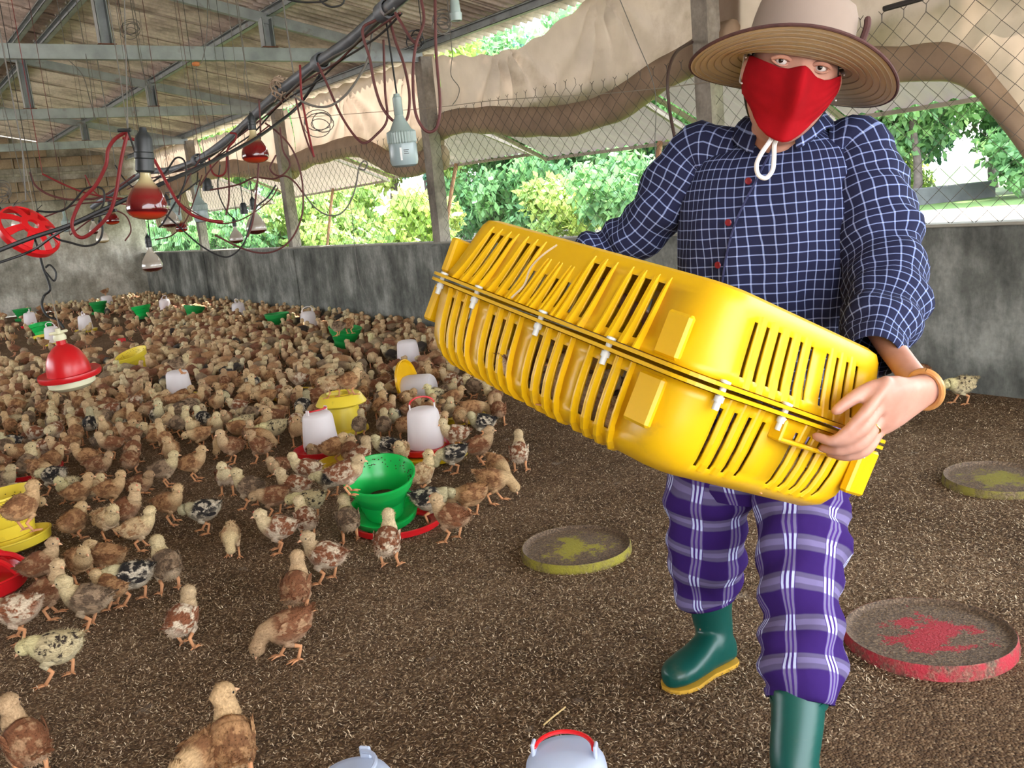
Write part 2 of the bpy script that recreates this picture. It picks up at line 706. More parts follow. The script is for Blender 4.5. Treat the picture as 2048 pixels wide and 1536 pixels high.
# ================================================================== curtains, netting, awnings, garden
M_TARP = simple('beige_tarpaulin', srgb(150, 131, 115), .75, var=.14, scale=3.2, dirt=srgb(108, 90, 74), dscale=2.4, dlo=.54, dhi=.85, trans=.42)
M_ROLL = simple('rolled_tarpaulin', srgb(150, 126, 104), .8, var=.2, scale=5, trans=.12)
M_WIRE = simple('netting_wire', srgb(92, 84, 78), .6, .3, .3, 9)
M_AWN = simple('pale_awning_sheet', srgb(160, 142, 138), .7, var=.1, scale=2, trans=.14)
M_AWNF = simple('awning_batten', srgb(150, 138, 126), .8, var=.2, scale=6)
M_STICK = simple('weathered_stick', srgb(158, 118, 92), .85, var=.25, scale=12)


def interp_path(pts, t):
    ys = [p[0] for p in pts]
    return np.interp(t, ys[::-1] if ys[0] > ys[-1] else ys, [p[1] for p in (pts[::-1] if ys[0] > ys[-1] else pts)])


TX = 5.19


def px_path(pts, X=TX):
    out = []
    for (x, y) in pts:
        q = onx(x, y, X)
        out.append((q[1], q[2]))
    return sorted(out)


def tarp(top_px, roll_px, y0, y1, r, label, hang=(), nu=90, seed=0, flap=None):
    top, rol = px_path(top_px), px_path(roll_px)
    root_b = MB()
    nv = 26
    V, F = [], []
    for i in range(nu + 1):
        y = y0 + (y1 - y0) * i / nu
        zt, zb = interp_path(top, y), interp_path(rol, y)
        for j in range(nv + 1):
            v = j / nv
            z_ = zt + (zb - zt) * v
            x = TX + .05 * math.sin(math.pi * v) + .03 * mnoise.noise(Vector((y * 1.3, z_ * 1.5, seed)))
            for (hy, hz) in hang:                       # pleats that fan out below a tied point
                dy, dz = y - hy, hz - z_
                if dz > -.02:
                    dd = math.hypot(dy, dz) + .05
                    a = math.atan2(dy, dz + .06)
                    x += .06 * math.sin(a * 15 + seed) * math.exp(-dd * 1.1) * min(dd * 4, 1) * math.exp(-(a / 1.0) ** 4)
            x += .012 * math.sin(y * 23 + 3 * math.sin(y * 3 + seed)) * v + .02 * mnoise.noise(Vector((y * 4 + z_ * 2, z_ * 2, seed + 9)))
            V.append((x, y, z_ + .012 * math.sin(y * 17 + seed) * (1 - v)))
    for i in range(nu):
        for j in range(nv):
            F.append((i * (nv + 1) + j, i * (nv + 1) + j + 1, (i + 1) * (nv + 1) + j + 1, (i + 1) * (nv + 1) + j))
    root_b.add(V, F)
    o = root_b.build('tarpaulin_curtain', M_TARP, None, True, None)
    tag(o, label, 'curtain', 'curtains along the open side')
    b = MB()
    rings = []
    for i in range(nu + 1):
        y = y0 + (y1 - y0) * i / nu
        zb = interp_path(rol, y)
        rg = []
        for k in range(14):
            a = 2 * math.pi * k / 14
            rr = r * (1 + .16 * mnoise.noise(Vector((y * 2.5, a * .9, seed))) + .05 * math.sin(3 * a + y * 9))
            rg.append(np.array([TX - .02 + rr * .8 * math.cos(a), y, zb + rr * math.sin(a) * 1.1]))
        rings.append(rg)
    b.loft(rings)
    b.build('rolled_hem', M_ROLL, o, True, None)
    if flap:
        b = MB()
        V, F = [], []
        for i in range(17):
            y = flap[0] + (flap[1] - flap[0]) * i / 16
            zb = interp_path(rol, y)
            for j in range(13):
                v = j / 12
                V.append((TX - .05 + .05 * math.sin(y * 14 + v * 3) * v, y + .1 * v * math.sin(y * 5), zb + (flap[2] - zb) * v * (1 - .25 * abs(i - 8) / 8)))
        for i in range(16):
            for j in range(12):
                F.append((i * 13 + j, i * 13 + j + 1, (i + 1) * 13 + j + 1, (i + 1) * 13 + j))
        b.add(V, F)
        b.build('hanging_flap', M_TARP, o, True, None)
    return o


tarp([(845, 118), (880, 112), (925, 112), (985, 110), (1040, 94), (1090, 66), (1130, 32), (1175, 2), (1240, -15), (1400, -70)],
     [(850, 268), (900, 248), (940, 240), (997, 240), (1050, 244), (1096, 245), (1140, 241), (1188, 231), (1230, 212), (1270, 190), (1330, 150), (1380, 120), (1430, 90)],
     4.4, 8.3, .115, 'beige tarpaulin with pleats fanning from its top, between the hat and the pale bulb', hang=((5.75, 2.83), (7.1, 2.72)), seed=1)
tarp([(500, 246), (545, 232), (600, 205), (700, 165), (830, 120), (860, 108)],
     [(530, 350), (560, 345), (590, 328), (620, 315), (650, 307), (702, 292), (725, 296), (745, 303), (780, 325), (810, 332), (840, 330), (870, 318)],
     8.3, 12.12, .11, 'sunlit beige tarpaulin behind the hanging pale bulb', hang=((10.4, 2.8), (8.8, 2.8)), seed=2)
tarp([(360, 296), (375, 290), (450, 266), (535, 234), (560, 222)],
     [(375, 352), (410, 345), (440, 340), (480, 336), (520, 338), (560, 345)],
     12.14, 16.05, .12, 'beige tarpaulin behind the glowing red lamp and cable bundle', hang=((14, 2.8),), seed=3)
tarp([(250, 320), (300, 304), (340, 292), (375, 282)],
     [(262, 392), (300, 388), (330, 380), (375, 366)],
     16.1, 19.8, .12, 'beige tarpaulin in the far bay with a hanging flap', hang=((18, 2.8),), seed=4, flap=(17.0, 19.2, 1.25))
tarp([(1350, -60), (1500, -90), (1700, -140), (2048, -230), (2300, -300)],
     [(1400, 122), (1440, 116), (1600, 118), (1700, 124), (1804, 131), (1855, 126), (1900, 123), (1930, 132), (1960, 153), (1990, 192), (2019, 228), (2046, 263), (2110, 360)],
     1.9, 4.7, .095, 'beige tarpaulin behind the person with its roll slumping down', hang=((2.9, 2.75),), seed=5)

# chain link netting, one piece per bay
NETX = W_X + .05
PITCH_W, PITCH_H = .136, .128


def netting(y0, y1, label, top_fn, r=.0023):
    b = MB()
    z0 = W_H + .012
    k = 0
    y = y0
    nrm_ = random.Random(int(y0 * 10))
    while y < y1:
        pts = []
        j = 0
        zt = top_fn(y)
        while True:
            z_ = z0 + j * PITCH_H / 2
            if z_ > zt:
                break
            side = (j + k) % 2
            yy = y + (PITCH_W / 2 if side else 0)
            sag = .012 * mnoise.noise(Vector((y * 2, z_ * 2, 3)))
            pts.append((NETX + (.003 if (j % 2) else -.003) + .01 * mnoise.noise(Vector((y * 1.2, z_, 7))), yy + sag, z_ + .01 * mnoise.noise(Vector((y * 1.6, z_ * 1.5, 11)))))
            j += 1
        if len(pts) > 2:
            q = np.array(pts[-1])
            pts.append(tuple(q + np.array([0, nrm_.uniform(-.006, .006), .045])))
            b.tube(pts, r, 4, True)
            b.tube([q + np.array([0, 0, .038]), q + np.array([0, .02 if k % 2 else -.02, .058])], r, 3)
        y += PITCH_W / 2
        k += 1
    o = b.build('chain_link_netting', M_WIRE, None, False)
    tag(o, label, 'netting', 'wire netting over the half wall')
    return o


netting(.9, 4.44, 'chain link netting stretched behind the person above the half wall', lambda y: 2.1 + .05 * (y - 1) / 3)
netting(4.64, 8.17, 'chain link netting with bristling wire tips under the pleated curtain', lambda y: 2.17 + .03 * math.sin(y))
netting(8.37, 12.04, 'chain link netting behind the hanging pale bulb', lambda y: 2.05 + .03 * math.sin(y * 2))
netting(12.24, 15.98, 'chain link netting behind the cluster of heat lamps', lambda y: 2.05)
netting(16.18, 19.85, 'chain link netting in the far corner bay', lambda y: 2.0)
# straining wire along the posts
b = MB()
prev = None
pts = [onx(x, y, W_X - .005) for (x, y) in ((360, 258), (545, 240), (700, 228), (860, 216), (1000, 200), (1200, 188), (1390, 168), (1500, 150))]
b.tube(catmull(pts, 6), .0035, 5)
tag(b.build('straining_wire', simple('pale_wire', srgb(150, 138, 122), .6), None), 'thin pale wire strung from post to post', 'wire')
p = MB()
p.tube([onx(1768, 18, NETX - .03), onx(1845, -4, NETX - .03)], .016, 8)
tag(p.build('dark_bar', simple('dark_bar', srgb(52, 48, 46), .6), None), 'short dark bar at the top of the netting behind the hat', 'bar')

# propped awning sheets outside
AX = 6.25


def awning(pxl, pxr, label, hinge_z=2.14, wave=True):
    a, c = onx(*pxl, AX), onx(*pxr, AX)
    if a[1] > c[1]:
        a, c = c, a
    b = MB()
    nw = max(int((c[1] - a[1]) / .13), 2)
    nseg = nw * 6
    V, F = [], []
    for i in range(4):
        t = i / 3
        for j in range(nseg + 1):
            s = j / nseg
            y = a[1] + (c[1] - a[1]) * s
            zb = a[2] + (c[2] - a[2]) * s
            V.append((TX + .14 + (AX - TX - .14) * t, y, hinge_z + (zb - hinge_z) * t + .014 * math.cos(2 * math.pi * j / 6)))
    for i in range(3):
        for j in range(nseg):
            F.append((i * (nseg + 1) + j, (i + 1) * (nseg + 1) + j, (i + 1) * (nseg + 1) + j + 1, i * (nseg + 1) + j + 1))
    b.add(V, F)
    o = b.build('awning_sheet', M_AWN, None, True, None)
    tag(o, label, 'awning', 'awning sheets propped outside the netting')
    for nm, p0, p1 in (('edge_batten', (AX, a[1], a[2] - .02), (AX, c[1], c[2] - .02)), ('side_batten', (TX + .14, a[1], hinge_z - .03), (AX, a[1], a[2] - .03)), ('side_batten', (TX + .14, c[1], hinge_z - .03), (AX, c[1], c[2] - .03))):
        q = MB()
        d = np.array(p1) - np.array(p0)
        q.box((np.array(p0) + np.array(p1)) / 2, (np.linalg.norm(d), .035, .03), basis(d, (0, 0, 1)))
        q.build(nm, M_AWNF, o, False)
    return o


awning((866, 334), (1068, 304), 'pale awning sheet outside, just beyond the post by the pale bulb')
awning((1094, 314), (1402, 273), 'pale awning sheet outside between the crate and the hat, ribbed')
awning((1430, 262), (1672, 240), 'pale awning sheet outside behind the masked head')
awning((1690, 234), (1990, 187), 'pale awning sheet outside to one side of the hat brim')
awning((790, 352), (862, 338), 'narrow pale awning sheet outside just behind the pale bulb')
awning((590, 392), (778, 358), 'pale awning sheet outside with a pointed corner, by the leaning stick')
awning((420, 420), (548, 404), 'pale awning sheet outside behind the far heat lamps')
awning((330, 428), (400, 420), 'small pale awning sheet outside in the far bay')


def stick(p0, p1, X0, X1, r, label):
    b = MB()
    a, c = onx(*p0, X0), onx(*p1, X1)
    c = a + (c - a) * ((a[2] + .12) / (a[2] - c[2]))
    pts = [a + (c - a) * i / 6 + np.array([0, .012 * math.sin(i * 1.7), 0]) for i in range(7)]
    b.tube(pts, [r * (1.1 - .04 * i) for i in range(7)], 8)
    tag(b.build('prop_stick', M_STICK, None), label, 'stick', 'sticks propping the awnings')


b = MB()
b.tube([(TX + .15, 2.0, 2.15), (TX + .15, 19.8, 2.15)], .022, 8)
for y in POSTS[1:]:
    b.box((W_X + .25, y, 2.15), (.3, .03, .03))
tag(b.build('trim_9', M_AWNF), 'wooden hinge rail outside the posts carrying the awnings', kind='structure')
stick((915, 316), (884, 500), AX, 5.95, .022, 'thin brown stick propping the awning beside the post by the bulb')
stick((667, 370), (653, 500), AX, 5.95, .022, 'thin grey brown stick propping the pointed awning')
stick((1322, 272), (1306, 420), AX, 6.0, .024, 'weathered stick propping the ribbed awning beside the sleeve')

# garden outside
m, nt, bb = newmat('garden_ground')
v = coords(nt)
sx = N(nt, 'ShaderNodeSeparateXYZ')
nt.links.new(v, sx.inputs[0])
nz = noise(nt, v, .35, 4)
dist = mth(nt, 'ADD', sx.outputs[0], mth(nt, 'MULTIPLY', mth(nt, 'SUBTRACT', nz, .5), 2.6))
rg = ramp(nt, [(0, srgb(96, 116, 52)), (.23, srgb(104, 128, 60)), (.25, srgb(150, 112, 92)), (.29, srgb(170, 150, 134)), (.42, srgb(178, 166, 152)), (.44, srgb(88, 112, 48)), (1, srgb(70, 96, 44))])
nt.links.new(mth(nt, 'DIVIDE', dist, 60.), rg.inputs[0])
fine = noise(nt, v, 14, 5, .7)
rf = ramp(nt, [(.3, (.6, .6, .6, 1)), (.7, (1.15, 1.15, 1.1, 1))])
nt.links.new(fine, rf.inputs[0])
nt.links.new(mixc(nt, 1., rg.outputs[0], rf.outputs[0], 'MULTIPLY'), bb.inputs['Base Color'])
bb.inputs['Roughness'].default_value = .95
b = MB()
b.add([(5.12, -40, -.12), (150, -40, -.12), (150, 160, -.12), (5.12, 160, -.12)], [(0, 1, 2, 3)])
b.add([(-150, -60, -.12), (-5.1, -60, -.12), (-5.1, 160, -.12), (-150, 160, -.12)], [(0, 1, 2, 3)])
b.add([(-5.1, -60, -.12), (5.12, -60, -.12), (5.12, -4, -.12), (-5.1, -4, -.12)], [(0, 1, 2, 3)])
yard = simple('bounce_yard', srgb(196, 178, 164), .95, var=.15, scale=.6)  # unseen ground at left and back, made pale to bounce light onto the roof
go = b.build('ground', [m, yard], None, False)
go.data.polygons[1].material_index = 1
go.data.polygons[2].material_index = 1
tag(go, 'sunny grass and pale sandy track outside the shed', kind='structure')


def leaf_mat(name, c0, c1):
    m, nt, bb = newmat(name)
    va = N(nt, 'ShaderNodeVertexColor', layer_name='zone')
    r = ramp(nt, [(0, c0), (1, c1)])
    nt.links.new(va.outputs[0], r.inputs[0])
    nt.links.new(r.outputs[0], bb.inputs['Base Color'])
    bb.inputs['Roughness'].default_value = .55
    tl = N(nt, 'ShaderNodeBsdfTranslucent')
    nt.links.new(r.outputs[0], tl.inputs[0])
    mx = N(nt, 'ShaderNodeMixShader')
    mx.inputs[0].default_value = .45
    nt.links.new(bb.outputs[0], mx.inputs[1])
    nt.links.new(tl.outputs[0], mx.inputs[2])
    nt.links.new(mx.outputs[0], nt.nodes['Material Output'].inputs[0])
    return m


M_LEAF = [leaf_mat('leaf_mid_green', (.08, .20, .09, 1), (.26, .48, .16, 1)),
          leaf_mat('leaf_yellow_green', (.14, .27, .07, 1), (.46, .56, .14, 1)),
          leaf_mat('leaf_blue_green', (.06, .17, .12, 1), (.18, .38, .22, 1))]
M_BARK = simple('bark', srgb(92, 82, 78), .95, var=.3, scale=6)


def crown_mesh(name, R, n, leaf, seed, mat, clumps=26, flat=.8):
    g = np.random.default_rng(seed)
    cc = g.normal(0, 1, (clumps, 3))
    cc /= np.linalg.norm(cc, axis=1)[:, None]
    cc *= (g.random((clumps, 1)) ** .45)
    cc *= np.array([R, R, R * flat])
    cr = R * g.uniform(.22, .4, clumps)
    k = g.integers(0, clumps, n)
    d = g.normal(0, 1, (n, 3))
    d /= np.linalg.norm(d, axis=1)[:, None]
    P = cc[k] + d * (cr[k] * g.random(n) ** .4)[:, None]
    u = g.normal(0, 1, (n, 3))
    u[:, 2] -= .5
    u /= np.linalg.norm(u, axis=1)[:, None]
    w = np.cross(u, d)
    w /= np.linalg.norm(w, axis=1)[:, None] + 1e-6
    s = leaf * g.uniform(.6, 1.3, n)
    vs = np.zeros((n, 4, 3), np.float32)
    vs[:, 0] = P
    vs[:, 1] = P + u * (s * .5)[:, None] + w * (s * .27)[:, None]
    vs[:, 2] = P + u * s[:, None]
    vs[:, 3] = P + u * (s * .5)[:, None] - w * (s * .27)[:, None]
    me = bpy.data.meshes.new(name)
    me.vertices.add(n * 4)
    me.vertices.foreach_set('co', vs.ravel())
    me.loops.add(n * 4)
    me.loops.foreach_set('vertex_index', np.arange(n * 4, dtype=np.int32))
    me.polygons.add(n)
    me.polygons.foreach_set('loop_start', np.arange(0, n * 4, 4, dtype=np.int32))
    me.polygons.foreach_set('loop_total', np.full(n, 4, np.int32))
    me.update()
    c = np.repeat(np.clip(g.random(clumps)[k] * .5 + g.random(n) * .5, 0, 1), 4).astype(np.float32)
    ca = me.color_attributes.new('zone', 'FLOAT_COLOR', 'POINT')
    ca.data.foreach_set('color', np.stack([c, c, c, np.ones_like(c)], 1).ravel())
    me.materials.append(mat)
    return me


CROWN = [crown_mesh('crown', 3.1, 11000, .32, 1, M_LEAF[0]), crown_mesh('crown', 3.0, 10000, .31, 2, M_LEAF[2], 22, .95), crown_mesh('crown', 2.7, 8500, .31, 3, M_LEAF[1], 20, .8)]
BUSH = [crown_mesh('foliage', 1.5, 3200, .26, 7, M_LEAF[1], 18, .75), crown_mesh('foliage', 1.5, 3200, .25, 8, M_LEAF[0], 16, .7)]


def trunk(h, r, seed):
    b = MB()
    g = random.Random(seed)
    pts = [np.array([.12 * math.sin(i * .9 + seed), .12 * math.cos(i * 1.1 + seed), h * i / 7]) for i in range(8)]
    b.tube(pts, [r * (1.25 - .1 * i) for i in range(8)], 8)
    for k in range(4):
        i = 4 + k % 3
        a = g.uniform(0, 6.28)
        e = pts[i] + np.array([math.cos(a), math.sin(a), .9]) * h * .28
        b.tube([pts[i], (pts[i] + e) / 2 + np.array([0, 0, .1]), e], [r * .5, r * .35, r * .15], 6)
    return b.mesh('trunk')


TRUNK = [trunk(5.0, .16, 1), trunk(5.5, .13, 2)]
for t_ in TRUNK:
    t_.materials.append(M_BARK)


def outside_point(px_, dist):
    v = ray(px_, 400)
    h = math.hypot(v[0], v[1])
    return CP[0] + v[0] / h * dist, CP[1] + v[1] / h * dist


TREES = [  # photo x, distance, crown kind, scale, base lift
    (330, 62, 1, 1.3), (420, 50, 0, 1.2), (500, 46, 2, 1.0), (560, 58, 1, 1.3), (640, 40, 0, 1.0), (730, 54, 1, 1.35), (790, 38, 2, .95), (860, 50, 1, 1.25),
    (930, 38, 2, 1.05), (985, 44, 0, 1.25), (1040, 52, 1, 1.3), (1110, 40, 0, 1.1), (1180, 48, 1, 1.2), (1260, 38, 0, 1.15), (1340, 46, 1, 1.2), (1430, 40, 2, 1.1), (1560, 46, 1, 1.2),
    (1690, 36, 0, 1.1), (1770, 42, 1, 1.15), (1830, 34, 0, .95), (1990, 46, 0, 1.0), (2090, 40, 0, 1.05), (2200, 36, 1, 1.1)]
kinds = ['leafy mid green tree', 'dense blue green tree', 'yellow green loose leaved tree']
where = ['behind the far heat lamps', 'beyond the far netting', 'beyond the second post from the far corner', 'beyond the bay with the leaning stick', 'beyond the pale bulb', 'beyond the post by the pale bulb', 'seen over the near end of the crate', 'seen between crate and hat', 'behind the person', 'seen to one side of the hat brim', 'at the edge of the garden view']
for i, (px_, d_, k_, s_) in enumerate(TREES):
    x, y = outside_point(px_, d_)
    t = empty('tree', (x, y, -.12), i * 1.7)
    c = mkobj('crown', CROWN[k_], None, t)
    c.location = (0, 0, (4.2 + (i % 3) * .5) * s_)
    c.scale = (s_, s_, s_ * 1.15)
    c.rotation_euler = (0, 0, i * 2.3)
    q = mkobj('trunk', TRUNK[i % 2], None, t)
    q.scale = (1, 1, s_)
    wi = min(int((px_ - 300) / 175), 10) if px_ > 300 else 0
    n_same = sum(1 for (p2, d2, k2, s2) in TREES[:i] if k2 == k_ and min(int((p2 - 300) / 175), 10) == wi)
    tag(t, ['', 'another '][n_same > 0] + kinds[k_] + ' ' + where[wi] + (', standing further back' if n_same else ''), 'tree', 'trees beyond the track')
# a tall tree close by, whose crown shades the nearer curtains
for k_, (x, y, s_) in enumerate(((9.6, 7.6, 1.0), (8.6, 2.6, 1.05))):
    t = empty('tree', (x, y, -.12), k_ * 2.)
    q = mkobj('trunk', TRUNK[k_], None, t)
    q.scale = (.8, .8, 1.55)
    c = mkobj('crown', CROWN[k_], None, t)
    c.location = (0, 0, 9.0)
    c.scale = (1.05 * s_, 1.15 * s_, .95)
    tag(t, ['tall tree close to the shed, its thin trunk seen past the bulb post', 'tall tree close to the shed behind the person, crown above view'][k_], 'tree', 'tall trees shading the shed')
BUSHES = [(345, 27, 1, 1.1), (440, 25, 1, 1.0), (530, 26, 0, 1.2), (600, 30, 0, 1.0), (690, 24, 0, .9), (760, 27, 0, 1.3), (830, 31, 0, 1.0), (950, 36, 1, 1.2), (1060, 34, 1, 1.4), (1150, 30, 0, 1.1), (1240, 27, 1, 1.2), (1330, 32, 0, 1.2), (1720, 40, 1, 1.3), (1795, 36, 0, 1.0), (2060, 34, 1, 1.2), (2140, 38, 1, 1.4)]
bwhere = ['in the far corner view', 'behind the far lamps', 'by the second post from the corner', 'near the leaning stick', 'past the leaning stick', 'below the pale bulb', 'just before the post by the bulb', 'past the post by the bulb', 'over the crate', 'over the crate middle', 'beside the sleeve', 'touching the sleeve in view', 'behind the far shoulder', 'past the shoulder', 'at the picture edge', 'beyond the picture edge']
for i, (px_, d_, k_, s_) in enumerate(BUSHES):
    x, y = outside_point(px_, d_)
    t = empty('bush', (x, y, -.12), i * 1.3)
    c = mkobj('foliage', BUSH[k_], None, t)
    c.location = (0, 0, 1.0 * s_)
    c.scale = (s_,) * 3
    tag(t, ['yellow green', 'fresh green'][k_] + ' bush outside ' + bwhere[i], 'bush', 'bushes beyond the netting')
a = np.array(outside_point(1770, 33))
c = np.array(outside_point(1985, 36))
b = MB()
dv = nrm(np.array([*(c - a), 0]))
b.box((*(a + c) / 2, .12), (np.linalg.norm(c - a), .3, .62), basis(dv, (0, 0, 1)), bev=.03)
lw = b.build('garden_wall', simple('garden_wall_grey', srgb(92, 92, 92), .9, var=.2, scale=2), None, False)
tag(lw, 'low grey garden kerb wall across the track outside', 'wall')
# ================================================================== yellow crate, held tilted
M_YEL = simple('yellow_plastic', srgb(224, 176, 10), .38, var=.05, scale=5, spec=.5, dirt=srgb(178, 140, 50), dscale=9, dlo=.62, dhi=.86)
M_WPL = simple('white_plastic_bolt', srgb(206, 208, 204), .45)
CRT = np.array([1.359, 1.456, .948])
CM = np.array([[-.0432, .9148, .4016], [-.9828, .0332, -.1814], [-.1793, -.4026, .8977]])
CL, CW, CHH = .908, .63, .150


def cr(a, b_, c):
    return CRT + CM @ np.array([a, b_, c], float)


crate = empty('poultry_crate')
crate.matrix_world = Matrix.Translation(Vector(CRT)) @ Matrix(CM.tolist()).to_4x4()
tag(crate, 'yellow plastic slatted poultry crate full of chicks, held tilted by the person', 'crate')
RC = .07


def perim(inset, ss):
    """points at arc positions ss (per nominal perimeter) of the rounded rectangle inset from the flange wall"""
    a, c, r = CL / 2 - .02 - inset, CW / 2 - .02 - inset, max(RC - inset * .3, .03)
    out = []
    for (side, t) in ss:
        if side == 0:
            out.append(((-a + r) + (2 * a - 2 * r) * t, -c))
        elif side == 1:
            th = -math.pi / 2 + t * math.pi / 2
            out.append((a - r + r * math.cos(th), -c + r + r * math.sin(th)))
        elif side == 2:
            out.append((a, (-c + r) + (2 * c - 2 * r) * t))
        elif side == 3:
            th = t * math.pi / 2
            out.append((a - r + r * math.cos(th), c - r + r * math.sin(th)))
        elif side == 4:
            out.append(((a - r) - (2 * a - 2 * r) * t, c))
        elif side == 5:
            th = math.pi / 2 + t * math.pi / 2
            out.append((-a + r + r * math.cos(th), c - r + r * math.sin(th)))
        elif side == 6:
            out.append((-a, (c - r) - (2 * c - 2 * r) * t))
        else:
            th = math.pi + t * math.pi / 2
            out.append((-a + r + r * math.cos(th), -c + r + r * math.sin(th)))
    return out


# (start, end, bottom level, top level) of every slot along a side; levels run 0 (flange) .. 1
W_ = .033
LONG_UP = [(x, x + W_, 0, 3.2) for x in (.045, .096, .147)] + [(x, x + W_, 0, 3.2) for x in (.245, .296, .347)]
LONG_UP = LONG_UP[:5] + [(x, x + .028, 0, 1.9) for x in (.352, .408, .464, .520)] + [(x, x + W_, 0, 3.2) for x in (.582, .634)] + [(x, x + W_, 0, 3.2) for x in (.745, .797, .849)]
LONG_LO = [(g + .055 * i, g + .055 * i + .036, 0, 3.4) for g in (.04, .275, .51, .745) for i in range(3)]
SHORT_UP = [(.06 + .083 * i, .06 + .083 * i + .026, 0, 3.0) for i in range(6)] + [(.60 + .083 * i, .60 + .083 * i + .026, 0, 3.0) for i in range(4)]
SHORT_LO = [(.02 + .09 * i, .02 + .09 * i + .026, 0, 3.2) for i in range(4)] + [(.52 + .09 * i, .52 + .09 * i + .026, 0, 3.2) for i in range(5)]
LEV_UP = [(0, .012), (.010, .045), (.019, .085), (.027, .125), (.032, .148), (.039, .162), (.054, .168)]
LEV_LO = [(0, -.012), (.004, -.05), (.008, -.09), (.016, -.128), (.031, -.155), (.055, -.171), (.08, -.176)]


def half_shell(name, lev, slots_long, slots_short):
    sgn = 1 if lev[1][1] > 0 else -1
    ss, opn = [], []
    for side in range(8):
        if side % 2:
            for k in range(6):
                ss.append((side, k / 6))
                opn.append(None)
        else:
            sl = slots_long if side in (0, 4) else slots_short
            if side in (4, 6):
                sl = [(1 - e, 1 - s_, p, q) for (s_, e, p, q) in sl][::-1]
            t = 0.
            for (s_, e, p, q) in sl:
                ss.append((side, t))
                opn.append(None)
                ss.append((side, s_))
                opn.append((p, q))
                t = e
            ss.append((side, t))
            opn.append(None)
    n = len(ss)
    rows = []
    levs = []
    for i in range(len(lev) - 1):
        levs += [(i, 0.), (i, .5)]
    levs.append((len(lev) - 1, 0.))
    V, F = [], []
    for (i, t) in levs:
        j = min(i + 1, len(lev) - 1)
        ins = lev[i][0] * (1 - t) + lev[j][0] * t
        z = lev[i][1] * (1 - t) + lev[j][1] * t
        for (x, y) in perim(ins, ss):
            V.append((x, y, z))
    for li in range(len(levs) - 1):
        lv = levs[li][0] + levs[li][1]
        for k in range(n):
            o = opn[k]
            if o and o[0] + .3 < lv + .01 and lv + .5 <= o[1] + .3:
                continue
            a_, b_ = li * n + k, li * n + (k + 1) % n
            q = (a_, b_, b_ + n, a_ + n)
            F.append(q if sgn > 0 else q[::-1])
    # closing panel, with long vents
    m0 = (len(levs) - 1) * n
    F.append(tuple(m0 + k for k in range(n)) if sgn > 0 else tuple(m0 + k for k in range(n))[::-1])
    b = MB()
    b.add(V, F)
    o = b.build(name, M_YEL, crate, True, 32)
    md = o.modifiers.new('thickness', 'SOLIDIFY')
    md.thickness = .0045
    md.offset = -1
    # every rib beside a slot stands proud as a fin of its own
    rm = {}
    for side in (0, 2, 4, 6):
        sl = slots_long if side in (0, 4) else slots_short
        if side in (4, 6):
            sl = [(1 - e, 1 - s_, p, q) for (s_, e, p, q) in sl][::-1]
        edges = []
        for (s_, e, p, q) in sl:
            edges += [(s_ - .006, q), (e + .006, q)]
        flat = side in (2, 6)
        if flat:
            edges = [((sl[i][1] + sl[i + 1][0]) / 2, sl[i][3]) for i in range(len(sl) - 1) if sl[i + 1][0] - sl[i][1] < .08]
        for (t, q) in edges:
            pts = []
            top = q + (.9 if sgn > 0 else 2.4) if not flat else q + .5
            for k in range(8):
                lv = min(top, len(lev) - 1.01) * k / 7
                i = int(lv)
                f = lv - i
                ins = lev[i][0] * (1 - f) + lev[i + 1][0] * f
                z = lev[i][1] * (1 - f) + lev[i + 1][1] * f
                (x, y), = perim(ins, [(side, t)])
                pts.append((x, y, z))
            out = {0: (0, -1, 0), 2: (1, 0, 0), 4: (0, 1, 0), 6: (-1, 0, 0)}[side]
            tan = {0: (1, 0, 0), 2: (0, 1, 0), 4: (1, 0, 0), 6: (0, 1, 0)}[side]
            out, tan = np.array(out, float), np.array(tan, float)
            rb = MB()
            rings = []
            for k, p_ in enumerate(pts):
                f = k / 7
                h = (.0125 * (1 - f) ** .8 + .0015) if sgn > 0 else (.009 + .003 * math.sin(f * 3.1)) * (1 if f < .9 else .6)
                w = .0034
                if flat:
                    h, w = .0025, .011
                p_ = np.array(p_)
                nz = np.array([0, 0, sgn * .6 * f])
                rings.append([p_ - tan * w - out * .002, p_ + tan * w - out * .002, p_ + tan * w * .6 + out * h + nz * h, p_ - tan * w * .6 + out * h + nz * h])
            rb.loft(rings)
            rb.build('slat', M_YEL, o, False)
    return o


up_shell = half_shell('upper_shell', LEV_UP, LONG_UP, SHORT_UP)
lo_shell = half_shell('lower_shell', LEV_LO, LONG_LO, SHORT_LO)

# twin flanges
for nm, z0 in (('upper_flange', .0035), ('lower_flange', -.0095)):
    ss = [(s_, t / 8) for s_ in range(8) for t in range(8)]
    inn, outp = perim(.004, ss), perim(-.022, ss)
    rings = []
    for (x, y), (X, Y) in zip(inn, outp):
        rings.append([np.array([x, y, z0]), np.array([X, Y, z0]), np.array([X, Y, z0 + .0065]), np.array([x, y, z0 + .0065])])
    b = MB()
    b.loft(rings + rings[:1], True, False, False)
    b.build(nm, M_YEL, crate, False)
# bolts through the flanges
bm_ = MB()
bm_.lathe([(.0, -.036), (.006, -.036), (.006, -.022), (.0085, -.022), (.0085, -.012), (.006, -.012), (.006, .011), (.0095, .011), (.0095, .015), (0, .0165)], 10)
bolt_me = bm_.mesh('bolt', True, 40)
bolt_me.materials.append(M_WPL)
for (side, t) in ((0, .0), (0, .20), (0, .52), (0, .80), (2, -.02), (2, .36), (2, .97), (4, .1), (4, .5), (4, .9), (6, .3), (6, .7)):
    (x, y), = perim(-.012, [(side, t)])
    o = mkobj('bolt', bolt_me, None, crate)
    o.location = (x, y, 0)
